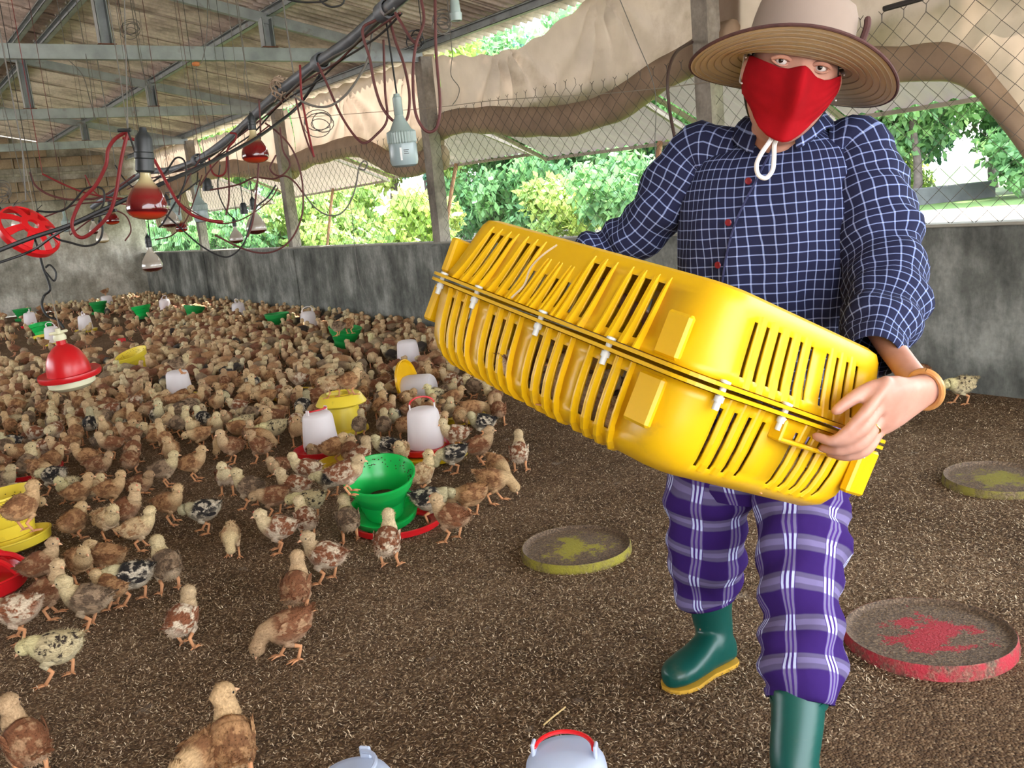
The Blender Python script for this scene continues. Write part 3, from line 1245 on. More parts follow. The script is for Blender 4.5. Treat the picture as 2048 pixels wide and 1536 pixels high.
# clasp blocks at the corners
for (x, y, sx, sy, z, h) in ((CL / 2 - .105, -CW / 2 + .023, .058, .016, .056, .08), (CL / 2 - .112, -CW / 2 + .020, .062, .016, -.062, .09), (CL / 2 - .018, CW / 2 - .075, .022, .06, .062, .095), (CL / 2 - .014, CW / 2 - .075, .022, .06, -.064, .095),
                          (-CL / 2 + .014, -CW / 2 + .07, .026, .055, .058, .085), (-CL / 2 + .012, -CW / 2 + .07, .026, .055, -.06, .09)):
    b = MB()
    b.box((x, y, z), (sx, sy, h), bev=.005)
    b.build('corner_clasp', M_YEL, crate, False)
# handle pocket under the flange of the short side
b = MB()
b.box((CL / 2 - .010, .035, -.05), (.03, .20, .008), bev=.003)
b.box((CL / 2 - .010, -.062, -.034), (.03, .008, .04), bev=.003)
b.box((CL / 2 - .010, .135, -.034), (.03, .008, .04), bev=.003)
b.build('hand_grip', M_YEL, crate, False)
# a scrap of twine tied round the rim
b = MB()
b.tube(catmull([(-.06, -CW / 2 + .04, .148), (-.056, -CW / 2 + .012, .118), (-.066, -CW / 2 + .002, .085), (-.058, -CW / 2 - .004, .05), (-.062, -CW / 2 - .02, .016)], 5), .0022, 5)
b.build('twine', simple('twine', srgb(180, 160, 130), .9), crate)
# ================================================================== the person
def skin_mat():
    m, nt, b = newmat('skin')
    v = coords(nt)
    f = noise(nt, v, 18, 4)
    r = ramp(nt, [(.3, srgb(178, 128, 110)), (.7, srgb(198, 150, 132))])
    nt.links.new(f, r.inputs[0])
    nt.links.new(r.outputs[0], b.inputs['Base Color'])
    b.inputs['Roughness'].default_value = .5
    b.inputs['Subsurface Weight'].default_value = .12
    b.inputs['Subsurface Radius'].default_value = (.02, .008, .004)
    return m


def lines(nt, x, period, width, soft=.3, off=0.):
    """1 on thin lines every period, width as a share"""
    f = mth(nt, 'FRACT', mth(nt, 'ADD', mth(nt, 'DIVIDE', x, period), off + 100.))
    d = mth(nt, 'ABSOLUTE', mth(nt, 'SUBTRACT', f, .5))
    r = N(nt, 'ShaderNodeMapRange', interpolation_type='SMOOTHSTEP')
    nt.links.new(d, r.inputs[0])
    r.inputs[1].default_value = width / 2 * (1 + soft)
    r.inputs[2].default_value = width / 2 * (1 - soft)
    return r.outputs[0]


def uv_axes(nt, wob=.0):
    tc = N(nt, 'ShaderNodeTexCoord')
    v = tc.outputs['UV']
    s = N(nt, 'ShaderNodeSeparateXYZ')
    if wob:
        n = N(nt, 'ShaderNodeTexNoise')
        n.inputs['Scale'].default_value = 9
        n.inputs['Detail'].default_value = 2
        nt.links.new(v, n.inputs['Vector'])
        a = N(nt, 'ShaderNodeVectorMath', operation='SCALE')
        sb = N(nt, 'ShaderNodeVectorMath', operation='SUBTRACT')
        nt.links.new(n.outputs[1], sb.inputs[0])
        sb.inputs[1].default_value = (.5, .5, .5)
        nt.links.new(sb.outputs[0], a.inputs[0])
        a.inputs[3].default_value = wob
        ad = N(nt, 'ShaderNodeVectorMath', operation='ADD')
        nt.links.new(v, ad.inputs[0])
        nt.links.new(a.outputs[0], ad.inputs[1])
        v = ad.outputs[0]
    nt.links.new(v, s.inputs[0])
    return s.outputs[0], s.outputs[1], v


def shirt_mat():
    m, nt, b = newmat('navy_check_cotton')
    u, v, vec = uv_axes(nt, .012)
    lu, lv = lines(nt, u, .0228, .125), lines(nt, v, .0228, .125)
    s = mth(nt, 'ADD', lu, lv)
    r = ramp(nt, [(0, srgb(34, 37, 64)), (.5, srgb(118, 132, 176)), (1., srgb(172, 184, 214))])
    nt.links.new(mth(nt, 'MULTIPLY', s, .5), r.inputs[0])
    nt.links.new(r.outputs[0], b.inputs['Base Color'])
    b.inputs['Roughness'].default_value = .9
    b.inputs['Specular IOR Level'].default_value = .15
    n = noise(nt, coords(nt), 9, 3, .5)
    bump(nt, b, n, .5, .02)
    return m


def trouser_mat():
    m, nt, b = newmat('purple_plaid_cotton')
    u, v, vec = uv_axes(nt, .012)
    band = lines(nt, v, .087, .42, .12)
    c = mixc(nt, band, srgb(52, 28, 94), srgb(92, 83, 116))
    core = lines(nt, v, .087, .16, .2)
    c = mixc(nt, mth(nt, 'MULTIPLY', core, .35), c, srgb(150, 138, 190))
    strip = lines(nt, u, .094, .32, .06)
    fine = lines(nt, u, .094 / 9, .52, .25, .0)
    stripc = mixc(nt, fine, srgb(72, 44, 120), mixc(nt, band, srgb(118, 110, 146), srgb(196, 204, 236)))
    c = mixc(nt, strip, c, stripc)
    nt.links.new(c, b.inputs['Base Color'])
    b.inputs['Roughness'].default_value = .9
    b.inputs['Specular IOR Level'].default_value = .15
    bump(nt, b, noise(nt, coords(nt), 10, 3, .5), .5, .02)
    return m


M_SKIN = skin_mat()
M_SHIRT, M_TROU = shirt_mat(), trouser_mat()
M_BOOT = simple('green_rubber', srgb(8, 74, 66), .36, var=.12, scale=4, spec=.5, dirt=srgb(92, 100, 84), dscale=10, dlo=.62, dhi=.9)
M_SOLE = simple('amber_sole', srgb(196, 150, 44), .6, var=.15, scale=12)
M_MASK = simple('red_cotton_mask', srgb(150, 15, 25), .9, var=.1, scale=30, spec=.1, bmp=.12)
M_HAT = simple('taupe_canvas', srgb(152, 137, 127), .9, var=.06, scale=10, spec=.1)
M_HATU = simple('beige_canvas', srgb(196, 178, 152), .9, var=.07, scale=14, spec=.1)
M_TRIM = simple('brown_braid', srgb(80, 50, 48), .85, var=.25, scale=60)
M_HAIR = simple('dark_hair', srgb(34, 28, 26), .5)
M_CORD = simple('white_cord', srgb(222, 222, 224), .85)
M_RED = simple('maroon_button', srgb(116, 20, 36), .4)


def fuse(mb, name, voxel, smooth=4, mats=None, parent=None):
    me = mb.mesh(name)
    t = bpy.data.objects.new('tmp', me)
    COL.objects.link(t)
    r = t.modifiers.new('r', 'REMESH')
    r.mode = 'VOXEL'
    r.voxel_size = voxel
    if smooth:
        s_ = t.modifiers.new('s', 'SMOOTH')
        s_.iterations = smooth
        s_.factor = .5
    dg = bpy.context.evaluated_depsgraph_get()
    me2 = bpy.data.meshes.new_from_object(t.evaluated_get(dg), preserve_all_data_layers=False, depsgraph=dg)
    me2.name = name
    bpy.data.objects.remove(t)
    me2.polygons.foreach_set('use_smooth', [True] * len(me2.polygons))
    return mkobj(name, me2, mats, parent)


PF = nrm([-.86, -.51, 0])                  # where the chest faces
PL = np.array([-PF[1], PF[0], 0])          # towards the person's left hand
PZ = np.array([0, 0, 1.])

# head frame: x to the person's left as seen, y up, z out of the face
HD = 2.08
HC = at(1580, 165, HD)
_zc = -nrm(ray(1580, 165))
_x = nrm(RT - _zc * (RT @ _zc))
_y = np.cross(_zc, _x)
t10 = math.radians(10)
HX0, HY = _x * math.cos(t10) - _y * math.sin(t10), _y * math.cos(t10) + _x * math.sin(t10)
yw = math.radians(8)
HX, HZ = HX0 * math.cos(yw) - _zc * math.sin(yw), _zc * math.cos(yw) + HX0 * math.sin(yw)


def hp(x, y, z):
    return HC + HX * x + HY * y + HZ * z


def head_r(az, y):
    """head radius at azimuth az (0 = face) and height y"""
    t = np.clip((y + .005) / .135, -1, 1)
    w = math.sqrt(max(1 - abs(t) ** 2.3, .0))
    jaw = 1 - .22 * max(0, -y / .13) ** 1.2
    rx, rz = .098 * w * jaw, (.112 if math.cos(az) > 0 else .118) * w
    if math.cos(az) > 0:
        rz *= 1 - .06 * max(0, -y / .13)
    return rx * math.sin(az), rz * math.cos(az)


body = MB()
rings = []
for i in range(29):
    y = -.138 + .27 * i / 28
    rg = []
    for k in range(40):
        az = 2 * math.pi * k / 40
        x, z = head_r(az, y)
        fr = max(0, math.cos(az))
        nose = .026 * math.exp(-(x / .014) ** 2 - ((y + .012) / .026) ** 2) + .012 * math.exp(-(x / .011) ** 2 - ((y - .025) / .022) ** 2)
        sock = -.011 * (math.exp(-((abs(x) - .042) / .018) ** 2 - ((y - .042) / .013) ** 2))
        brow = .005 * math.exp(-((abs(x) - .04) / .03) ** 2 - ((y - .064) / .01) ** 2)
        cheek = .006 * math.exp(-((abs(x) - .05) / .022) ** 2 - ((y + .005) / .02) ** 2)
        chin = .012 * math.exp(-(x / .03) ** 2 - ((y + .115) / .02) ** 2)
        rg.append(hp(x, y, z + (nose + sock + brow + cheek + chin) * (fr > .2)))
    rings.append(rg)
body.loft(rings)
for sx in (-1, 1):                                            # ears
    body.ball(hp(sx * .1, .012, -.012), (.012, .032, .02), 10, 8, np.stack([HX, HY, HZ], 1) @ rotm((0, 1, 0), sx * .35))
NECK0 = at(1562, 262, 2.24)
body.tube([hp(0, -.06, -.02), hp(0, -.11, -.03), NECK0 + np.array([0, 0, .01]), NECK0 - np.array([0, 0, .08])], [.06, .056, .06, .07], 16)
TOR = [  # px, py, depth, half width, half depth
    (1525, 890, 2.33, .205, .150), (1527, 830, 2.325, .212, .152), (1529, 760, 2.31, .216, .150), (1530, 690, 2.30, .214, .145), (1532, 620, 2.29, .214, .142), (1537, 550, 2.275, .216, .146), (1543, 480, 2.26, .222, .156),
    (1547, 420, 2.25, .222, .158), (1550, 365, 2.245, .216, .142), (1553, 325, 2.24, .202, .122), (1556, 298, 2.24, .176, .104), (1560, 274, 2.235, .125, .088), (1563, 256, 2.23, .082, .076)]
body.loft([[at(x, y, d) + PL * (a - .03) * math.cos(t) + PF * (b_ - .035) * math.sin(t) for t in np.linspace(0, 2 * math.pi, 21)[:-1]] for (x, y, d, a, b_) in TOR])
ARM_R = [(1400, 312, 2.31), (1345, 385, 2.35), (1292, 452, 2.40), (1235, 488, 2.45), (1185, 512, 2.45), (1150, 530, 2.44)]
ARM_L = [(1704, 318, 2.18), (1735, 400, 2.14), (1762, 500, 2.10), (1772, 590, 2.03), (1758, 655, 1.93), (1744, 712, 1.845)]
body.tube(catmull([at(*p) for p in ARM_R], 3), np.linspace(.046, .03, 16), 12)
LEG_A = [(1440, 850, 2.33), (1420, 960, 2.37), (1418, 1060, 2.42), (1418, 1130, 2.46), (1418, 1200, 2.49), (1424, 1265, 2.51)]
LEG_B = [(1600, 850, 2.22), (1606, 1000, 2.17), (1602, 1100, 2.13), (1599, 1200, 2.08), (1600, 1300, 2.03), (1602, 1400, 1.98)]
for lg in (LEG_A, LEG_B):
    body.tube(catmull([at(*p) for p in lg], 3), np.linspace(.082, .042, 16), 12)
# left hand: wrist to knuckles, fingers curled round the flange, thumb over it
WR = cr(.508, .222, .124)
body.tube(catmull([at(*p) for p in ARM_L[:-1]] + [WR], 3), np.concatenate([np.linspace(.046, .03, 13), [.027, .026, .026]]), 12)


def hand(wr, kn, bdir, nrm_, tips, thumb):
    """loft a palm from the wrist to the knuckle line; then five separate chains"""
    d = nrm(kn - wr)
    rings = []
    for t, hw, th in ((-.12, .03, .025), (0.05, .033, .024), (.3, .041, .022), (.6, .049, .02), (.85, .052, .018), (1.02, .049, .014)):
        c = wr + (kn - wr) * t
        rings.append([c + bdir * hw * math.copysign(abs(math.cos(a)) ** .75, math.cos(a)) + nrm_ * th * math.copysign(abs(math.sin(a)) ** .9, math.sin(a)) for a in np.linspace(0, 2 * math.pi, 17)[:-1]])
    body.loft(rings)
    for ch, r in tips:
        body.tube(catmull(ch, 4), np.interp(np.linspace(0, 1, 4 * (len(ch) - 1) + 1), [0, .33, .5, .66, 1], [r * 1.12, r, r * 1.06, r * .92, r * .78]), 10, True, round_end=True)
    body.tube(catmull(thumb, 4), np.interp(np.linspace(0, 1, 4 * (len(thumb) - 1) + 1), [0, .4, .7, 1], [.019, .0145, .0135, .0105]), 10, True, round_end=True)


fing = []
for i, (t, r) in enumerate(((-.042, .0112), (-.0142, .0116), (.0138, .0112), (.040, .0098))):
    b0, c0 = .108 + .6 * t, .056 - .8 * t
    ln = (1., 1.06, 1.0, .82)[i]
    fing.append(([cr(.502, b0 + .02, c0 + .022), cr(.512, b0, c0), cr(.519, b0 - .036 * ln, c0 - .05 * ln), cr(.497, b0 - .052 * ln, min(c0 - .078 * ln, -.018)), cr(.462, b0 - .058 * ln, min(c0 - .086 * ln, -.024))], r))
hand(WR, cr(.512, .108, .056), nrm(CM @ np.array([0, .6, -.8])), CM[:, 0], fing,
     [cr(.505, .18, .118), cr(.502, .125, .112), cr(.494, .078, .09), cr(.486, .048, .06), cr(.478, .03, .032)])
# right hand, mostly behind the crate: fingers over the far flange
w2 = at(1150, 530, 2.44)
k2 = cr(-.30, .345, .05)
f2 = []
for i in range(4):
    aa = -.335 + .024 * i
    f2.append(([k2 + (w2 - k2) * .15 + CM[:, 0] * (.024 * i - .036), cr(aa, .352, .035), cr(aa, .362, -.005), cr(aa, .345, -.03), cr(aa, .325, -.034)], .0085))
hand(w2, k2, CM[:, 0], CM[:, 1], f2, [w2 + (k2 - w2) * .2 + CM[:, 0] * .03, cr(-.26, .345, .06), cr(-.265, .335, .03), cr(-.27, .326, .018)])
# feet inside the boots
person = fuse(body, 'person', .0052, 3, M_SKIN)
tag(person, 'person in wide hat, red mask, checked shirt and plaid trousers carrying a yellow crate', 'person')

# eyes
M_EYEW = simple('eye_white', srgb(206, 200, 196), .25)
M_IRIS = simple('dark_iris', srgb(30, 20, 18), .15)
for sx in (-1, 1):
    b = MB()
    ec = hp(sx * .042, .041, .0885)
    b.ball(ec, .0135, 16, 12)
    e = b.build('eye', M_EYEW, person)
    b = MB()
    b.ball(hp(sx * .042 - .002, .0405, .0975), (.0065, .0065, .0055), 12, 8, np.stack([HX, HY, HZ], 1))
    b.build('iris', M_IRIS, e)
    b = MB()
    pts = [hp(sx * .042 + dx, .041 + dy, z_) for dx, dy, z_ in ((-.021, .001, .094), (-.01, .006, .1025), (0, .0072, .105), (.01, .006, .1025), (.021, .001, .092))]
    b.tube(catmull(pts, 4), .0046, 8)
    b.build('upper_eyelid', M_SKIN, person)
    b = MB()
    pts = [hp(sx * .042 + dx, .041 + dy, z_) for dx, dy, z_ in ((-.02, -.002, .094), (-.01, -.0085, .1), (0, -.0105, .1015), (.01, -.0085, .1), (.02, -.002, .092))]
    b.tube(catmull(pts, 4), .0024, 6)
    b.build('lower_eyelid', M_SKIN, person)
    b = MB()
    pts = [hp(sx * .042 + sx * dx, .063 + dy, z_) for dx, dy, z_ in ((-.022, -.002, .108), (-.005, .003, .108), (.012, .002, .103), (.026, -.004, .093))]
    b.tube(catmull(pts, 4), .0028, 6)
    b.build('eyebrow', M_HAIR, person)
# hair tucked under the hat
b = MB()
rings = []
for i in range(10):
    y = -.09 + .17 * i / 9
    rg = []
    for k in range(25):
        az = math.radians(88) + math.radians(184) * k / 24
        x, z = head_r(az, y)
        rg.append(hp(x * 1.05, y, z * 1.05))
    rings.append(rg)
b.loft(rings, False)
o = b.build('hair', M_HAIR, person)
o.modifiers.new('thickness', 'SOLIDIFY').thickness = .006

# mask
TOPL = [(-.122, .044), (-.087, .035), (-.05, .026), (-.03, .027), (-.01, .036), (.0, .038), (.012, .034), (.036, .02), (.06, .017), (.076, .021), (.095, .029), (.12, .036)]
BOTL = [(-.122, -.02), (-.108, -.05), (-.09, -.082), (-.07, -.103), (-.045, -.116), (-.02, -.122), (0, -.123), (.02, -.119), (.045, -.103), (.07, -.08), (.09, -.048), (.105, -.015), (.12, .01)]
b = MB()
NU, NV = 48, 26
V, F = [], []
for j in range(NV + 1):
    for i in range(NU + 1):
        az = math.radians(-97 + 194 * i / NU)
        x0 = .112 * math.sin(az)
        yt, yb = np.interp(x0, [p[0] for p in TOPL], [p[1] for p in TOPL]), np.interp(x0, [p[0] for p in BOTL], [p[1] for p in BOTL])
        v = j / NV
        y = yt + (yb - yt) * v
        x, z = head_r(az, max(y, -.075) * .9)
        k = 1.075 + .02 * math.sin(math.pi * v)
        ridge = (.03 * math.exp(-((v - .3) / .34) ** 2) + .012) * math.exp(-(x0 / .022) ** 2) + .012 * math.exp(-(x0 / .055) ** 2)
        wr = .0016 * math.sin(v * 30 + x0 * 60) * abs(x0) / .1
        V.append(hp(x * k, y, z * k + ridge * (1 - .3 * v) + wr))
for j in range(NV):
    for i in range(NU):
        a_ = j * (NU + 1) + i
        F.append((a_, a_ + NU + 1, a_ + NU + 2, a_ + 1))
b.add(V, F)
mask = b.build('face_mask', M_MASK, person, True, None)
mask.modifiers.new('thickness', 'SOLIDIFY').thickness = .003
for sx in (-1, 1):
    b = MB()
    b.tube(catmull([hp(sx * .11, .035, .01), hp(sx * .112, .04, -.02), hp(sx * .108, .02, -.045), hp(sx * .108, -.015, -.02), hp(sx * .106, -.02, .02)], 5), .002, 6)
    b.build('ear_loop', M_CORD, mask)

# hat
def brim_y(ph, t):
    j = .046 + .012 * math.cos(ph)
    o_ = .022 + .072 * math.cos(ph) + .018 * math.cos(2 * ph)
    return j + (o_ - j) * (t ** 1.25) - .012 * math.sin(math.pi * t) * (1 - math.cos(ph)) * .5


hat = MB()
rings = []
for (rr, y) in ((.1055, .05), (.112, .064), (.113, .094), (.111, .124), (.106, .154), (.096, .174), (.07, .187), (.03, .193), (.004, .194)):
    rings.append([hp(rr * math.sin(2 * math.pi * k / 48), y + .008 * math.cos(2 * math.pi * k / 48), 1.1 * rr * math.cos(2 * math.pi * k / 48) - .005) for k in range(48)])
hat.loft(rings, True, False, True)
ho = hat.build('hat', M_HAT, person, True, 60)
ho.modifiers.new('thickness', 'SOLIDIFY').thickness = .002


def brim_ring(t, lift, grow=0.):
    rg = []
    for k in range(72):
        ph = 2 * math.pi * k / 72
        r0 = .107
        rx, rz = r0 + (.226 - r0) * t, r0 * 1.1 + (.222 - r0 * 1.1) * t
        rg.append(hp((rx + grow) * math.sin(ph), brim_y(ph, t) + lift, (rz + grow) * math.cos(ph) - .005))
    return rg


b = MB()
b.loft([brim_ring(t, .0035) for t in np.linspace(0, 1, 12)], True, False, False)
b.build('brim_top', M_HAT, ho, True, None)
b = MB()
tt = []
for i in range(12):                        # stitched rounds stand as soft ridges
    tt += [(i / 12, -.0036), ((i + .5) / 12, -.0012)]
tt.append((1., -.003))
b.loft([brim_ring(t, l_) for t, l_ in tt][::-1], True, False, False)
b.build('brim_lining', M_HATU, ho, True, None)
M_STITCH = simple('brim_stitching', srgb(160, 142, 118), .95)
for t in (.16, .3, .44, .57, .7, .82, .92):
    b = MB()
    rg = brim_ring(t, -.0042)
    b.tube(rg + rg[:2], .0011, 4, False)
    b.build('stitched_round', M_STITCH, ho)
b = MB()
rg = brim_ring(1., 0, .002)
b.tube(rg + rg[:2], .0038, 7, False)
b.build('brim_binding', M_TRIM, ho)
b = MB()
b.tube(catmull([hp(.114, .074, .035), hp(.117, .089, .045), hp(.12, .116, .05), hp(.121, .139, .05), hp(.119, .152, .046)], 4), .0075, 8, round_end=True)
b.build('hat_tassel', M_TRIM, ho)
# white chin cord with a hanging loop
b = MB()
b.tube(catmull([at(1548, 268, 2.04), at(1538, 285, 2.035), at(1522, 308, 2.04), at(1513, 330, 2.05), at(1517, 350, 2.06), at(1532, 356, 2.06), at(1545, 340, 2.055), at(1548, 315, 2.05), at(1549, 290, 2.04), at(1556, 270, 2.04)], 6), .0052, 8)
b.build('chin_cord', M_CORD, ho)

# shirt: torso, collar, sleeves, placket, buttons
def wrinkle(p, amp, s):
    return amp * (mnoise.noise(Vector(p) * s) + .5 * mnoise.noise(Vector(p) * s * 2.3 + Vector((3, 1, 7))))


def torso_rings():
    P = [np.concatenate([at(x, y, d), [a, b_]]) for (x, y, d, a, b_) in TOR]
    return catmull(P, 5)


TR = torso_rings()
b = MB()
rings, uvs = [], []
vacc = 0.
NT = 72
for i, q in enumerate(TR):
    if i:
        vacc += np.linalg.norm(q[:3] - TR[i - 1][:3])
    rg, uu = [], []
    for k in range(NT + 1):
        t = 2 * math.pi * k / NT - math.pi / 2
        cx, sx = math.cos(t), math.sin(t)
        e = .88
        p = q[:3] + PL * q[3] * math.copysign(abs(cx) ** e, cx) + PF * q[4] * math.copysign(abs(sx) ** e, sx)
        out = nrm(PL * cx + PF * sx)
        up_f = 1 if i < 50 else .3
        dr = wrinkle((p[0], p[1], p[2] * .55), .013, 7) * up_f
        # drape from the bust and pulls towards the raised arm
        if sx > 0 and i < 38:
            dr += .010 * math.sin(k * .95 + i * .06) * (1 - i / 38) * sx
        rg.append(p + out * dr)
        uu.append((k / NT * 1.34 + .02 * math.sin(i * .1), vacc))
    rings.append(rg)
    uvs.append(uu)
b.loft(rings, False, uvs=uvs)
shirt = b.build('shirt', M_SHIRT, person, True, None)
shirt.modifiers.new('thickness', 'SOLIDIFY').thickness = -.003


def limb(name, pts, rads, mat, parent, wr=.01, ws=14, nseg=40, k=6, u0=0., flat=None, cuff=None):
    P = catmull([np.concatenate([at(*p), [r]]) for p, r in zip(pts, rads)], k)
    b = MB()
    rings, uvs = [], []
    va = 0.
    u = None
    for i, q in enumerate(P):
        a, c = P[max(i - 1, 0)][:3], P[min(i + 1, len(P) - 1)][:3]
        t = nrm(c - a)
        if u is None:
            u = nrm(PF - t * (PF @ t))
        u = nrm(u - t * (u @ t))
        w = np.cross(t, u)
        if i:
            va += np.linalg.norm(q[:3] - P[i - 1][:3])
        rg, uu = [], []
        for j in range(nseg + 1):
            th = 2 * math.pi * j / nseg - math.pi
            d = u * math.cos(th) + w * math.sin(th)
            p = q[:3] + d * q[3]
            fold = wr * (mnoise.noise(Vector(p) * ws) + .8 * math.sin(va * 70 + 2.2 * math.sin(th + va * 9) + 2 * mnoise.noise(Vector(p) * 5)) * .45)
            e = min(i, len(P) - 1 - i) / 4
            rg.append(p + d * fold * min(1, .35 + e))
            uu.append((u0 + j / nseg * 2 * math.pi * np.mean(rads), va))
        rings.append(rg)
        uvs.append(uu)
    b.loft(rings, False, uvs=uvs)
    o = b.build(name, mat, parent, True, None)
    o.modifiers.new('thickness', 'SOLIDIFY').thickness = -.003
    return o


limb('sleeve', [(1478, 318, 2.26)] + ARM_R, [.06, .078, .074, .07, .058, .052, .045], M_SHIRT, shirt, .016)
limb('sleeve', [(1655, 312, 2.2)] + ARM_L, [.082, .092, .094, .092, .086, .068, .05], M_SHIRT, shirt, .017)
# collar
b = MB()
rings = []
NC = Vector(NECK0)
c0 = at(1563, 262, 2.225)
for (r, dz, pt) in ((.078, .012, 0), (.079, .034, 0), (.084, .042, 0), (.098, .03, .012), (.116, .008, .035), (.124, -.004, .05)):
    rg, = [[]]
    for k in range(41):
        a = math.radians(20) + math.radians(320) * k / 40
        fr = max(0, 1 - min(a, 2 * math.pi - a) / 1.0)
        d = PF * math.cos(a) + PL * math.sin(a)
        rg.append(c0 + d * (r * (1 + .1 * fr) + pt * fr * .3) * np.array([1, 1, 1]) + PZ * (dz - pt * fr * 1.1 - .012 * max(0, math.cos(a))))
    rings.append(rg)
b.loft(rings, False, uvs=[[(k * .0125, i * .017) for k in range(41)] for i in range(6)])
col = b.build('collar', M_SHIRT, shirt, True, None)
col.modifiers.new('thickness', 'SOLIDIFY').thickness = .004


def torso_hit(x, y):
    for d in np.arange(1.95, 2.35, .002):
        p = at(x, y, d)
        i = int(np.argmin([abs(q[2] - p[2]) for q in TR]))
        q = TR[i]
        v = p - q[:3]
        if abs(v @ PL / q[3]) ** 2.2 + abs(v @ PF / q[4]) ** 2.2 < 1.0:
            return at(x, y, d - .012), nrm(PL * (v @ PL) / q[3] ** 2 + PF * (v @ PF) / q[4] ** 2)
    return at(x, y, 2.1), PF


pl_px = [(1536, 290), (1512, 335), (1497, 365), (1476, 405), (1458, 445), (1444, 490), (1436, 530), (1430, 575)]
for (x, y) in ((1497, 362), (1457, 445), (1436, 530)):
    p, n_ = torso_hit(x, y)
    b = MB()
    M = basis(np.cross(n_, PZ), n_)
    b.lathe([(0, 0), (.0075, 0), (.0085, .002), (.007, .004), (.003, .003), (0, .003)], 14, p, M)
    b.build('button', M_RED, shirt)
b = MB()
pts = [torso_hit(x + 13, y)[0] for (x, y) in pl_px]
b.tube(catmull(pts, 4), .0028, 5)
b.build('placket_seam', simple('navy_seam', srgb(44, 48, 84), .9), shirt)

# trousers
b = MB()
hip = [np.concatenate([at(x, y, d), [a, b_]]) for (x, y, d, a, b_) in ((1526, 800, 2.31, .20, .142), (1524, 870, 2.31, .205, .145), (1522, 930, 2.31, .2, .14), (1520, 985, 2.31, .15, .11))]
b.loft([[q[:3] + PL * q[3] * math.cos(t) + PF * q[4] * math.sin(t) for t in np.linspace(0, 2 * math.pi, 33)] for q in catmull(hip, 4)], False, uvs=[[(k / 32 * 1.1, i * .015) for k in range(33)] for i in range(13)])
tro = b.build('trousers', M_TROU, person, True, None)
limb('trouser_leg', [(1438, 860, 2.32), (1420, 950, 2.36), (1420, 1000, 2.39), (1418, 1060, 2.42), (1412, 1130, 2.46), (1413, 1180, 2.485), (1418, 1202, 2.49)], [.112, .110, .105, .1, .092, .08, .071], M_TROU, tro, .016, 10, u0=.02)
limb('trouser_leg', [(1600, 860, 2.22), (1606, 960, 2.19), (1604, 1060, 2.15), (1600, 1150, 2.1), (1598, 1230, 2.06), (1601, 1310, 2.02), (1605, 1375, 1.985), (1604, 1402, 1.975)], [.112, .107, .1, .092, .087, .08, .077, .07], M_TROU, tro, .02, 10, u0=.035)


def boot(heel, toe, shaft, srad):
    """rubber boot: shaft rings down to the ankle, foot from heel to toe, fused; amber sole"""
    heel, toe = np.array([*heel, 0.]), np.array([*toe, 0.])
    d = nrm(toe - heel)
    s_ = np.cross(PZ, d)
    Lf = np.linalg.norm(toe - heel)
    b = MB()
    b.tube(catmull(shaft, 4), np.interp(np.linspace(0, 1, 4 * (len(shaft) - 1) + 1), np.linspace(0, 1, len(srad)), srad), 28)
    rings = []
    for t, hw, h in ((-.03, .012, .04), (.0, .028, .07), (.06, .036, .095), (.2, .04, .11), (.38, .042, .105), (.55, .047, .082), (.72, .051, .068), (.86, .047, .06), (.95, .034, .052), (1.0, .016, .04)):
        c = heel + d * Lf * t
        rings.append([c + s_ * hw * math.copysign(abs(math.cos(a)) ** .8, math.cos(a)) + PZ * (.011 + h / 2 + (h / 2) * math.copysign(abs(math.sin(a)) ** .8, math.sin(a))) for a in np.linspace(0, 2 * math.pi, 25)[:-1]])
    b.loft(rings)
    o = fuse(b, 'boot', .0055, 8, M_BOOT, person)
    b = MB()
    ol = []
    for t, hw in ((-.035, .014), (.0, .031), (.06, .038), (.2, .04), (.4, .038), (.55, .044), (.72, .052), (.86, .048), (.95, .036), (1.01, .016)):
        ol.append((t, hw))
    loop = [heel + d * Lf * t + s_ * hw for t, hw in ol] + [heel + d * Lf * t - s_ * hw for t, hw in ol[::-1]]
    b.loft([[q + PZ * .002 for q in loop], [q + PZ * .0135 for q in loop]])
    b.build('sole', M_SOLE, o, False)
    b = MB()
    top = shaft[0]
    ax = nrm(shaft[0] - shaft[1])
    M = basis(d, ax)
    b.lathe([(srad[0] - .004, -.02), (srad[0] + .0035, -.02), (srad[0] + .0035, 0), (srad[0] - .004, 0)], 28, top, M)
    b.build('boot_rim', M_BOOT, o)
    return o


hA, tA = gnd(1462, 1322), gnd(1334, 1384)
boot(hA[:2], tA[:2], [at(1420, 1182, 2.49), at(1423, 1225, 2.505), at(1428, 1262, 2.51), np.array([*(hA[:2] * .68 + tA[:2] * .32), .06])], [.060, .055, .050, .045])
hB = np.array([1.45, 1.13])
tB = hB + nrm([-.80, -.42]) * .25
boot(hB, tB, [at(1597, 1388, 1.965), at(1594, 1450, 1.94), at(1588, 1530, 1.91), np.array([*(hB * .72 + tB * .28), .06])], [.057, .054, .049, .045])
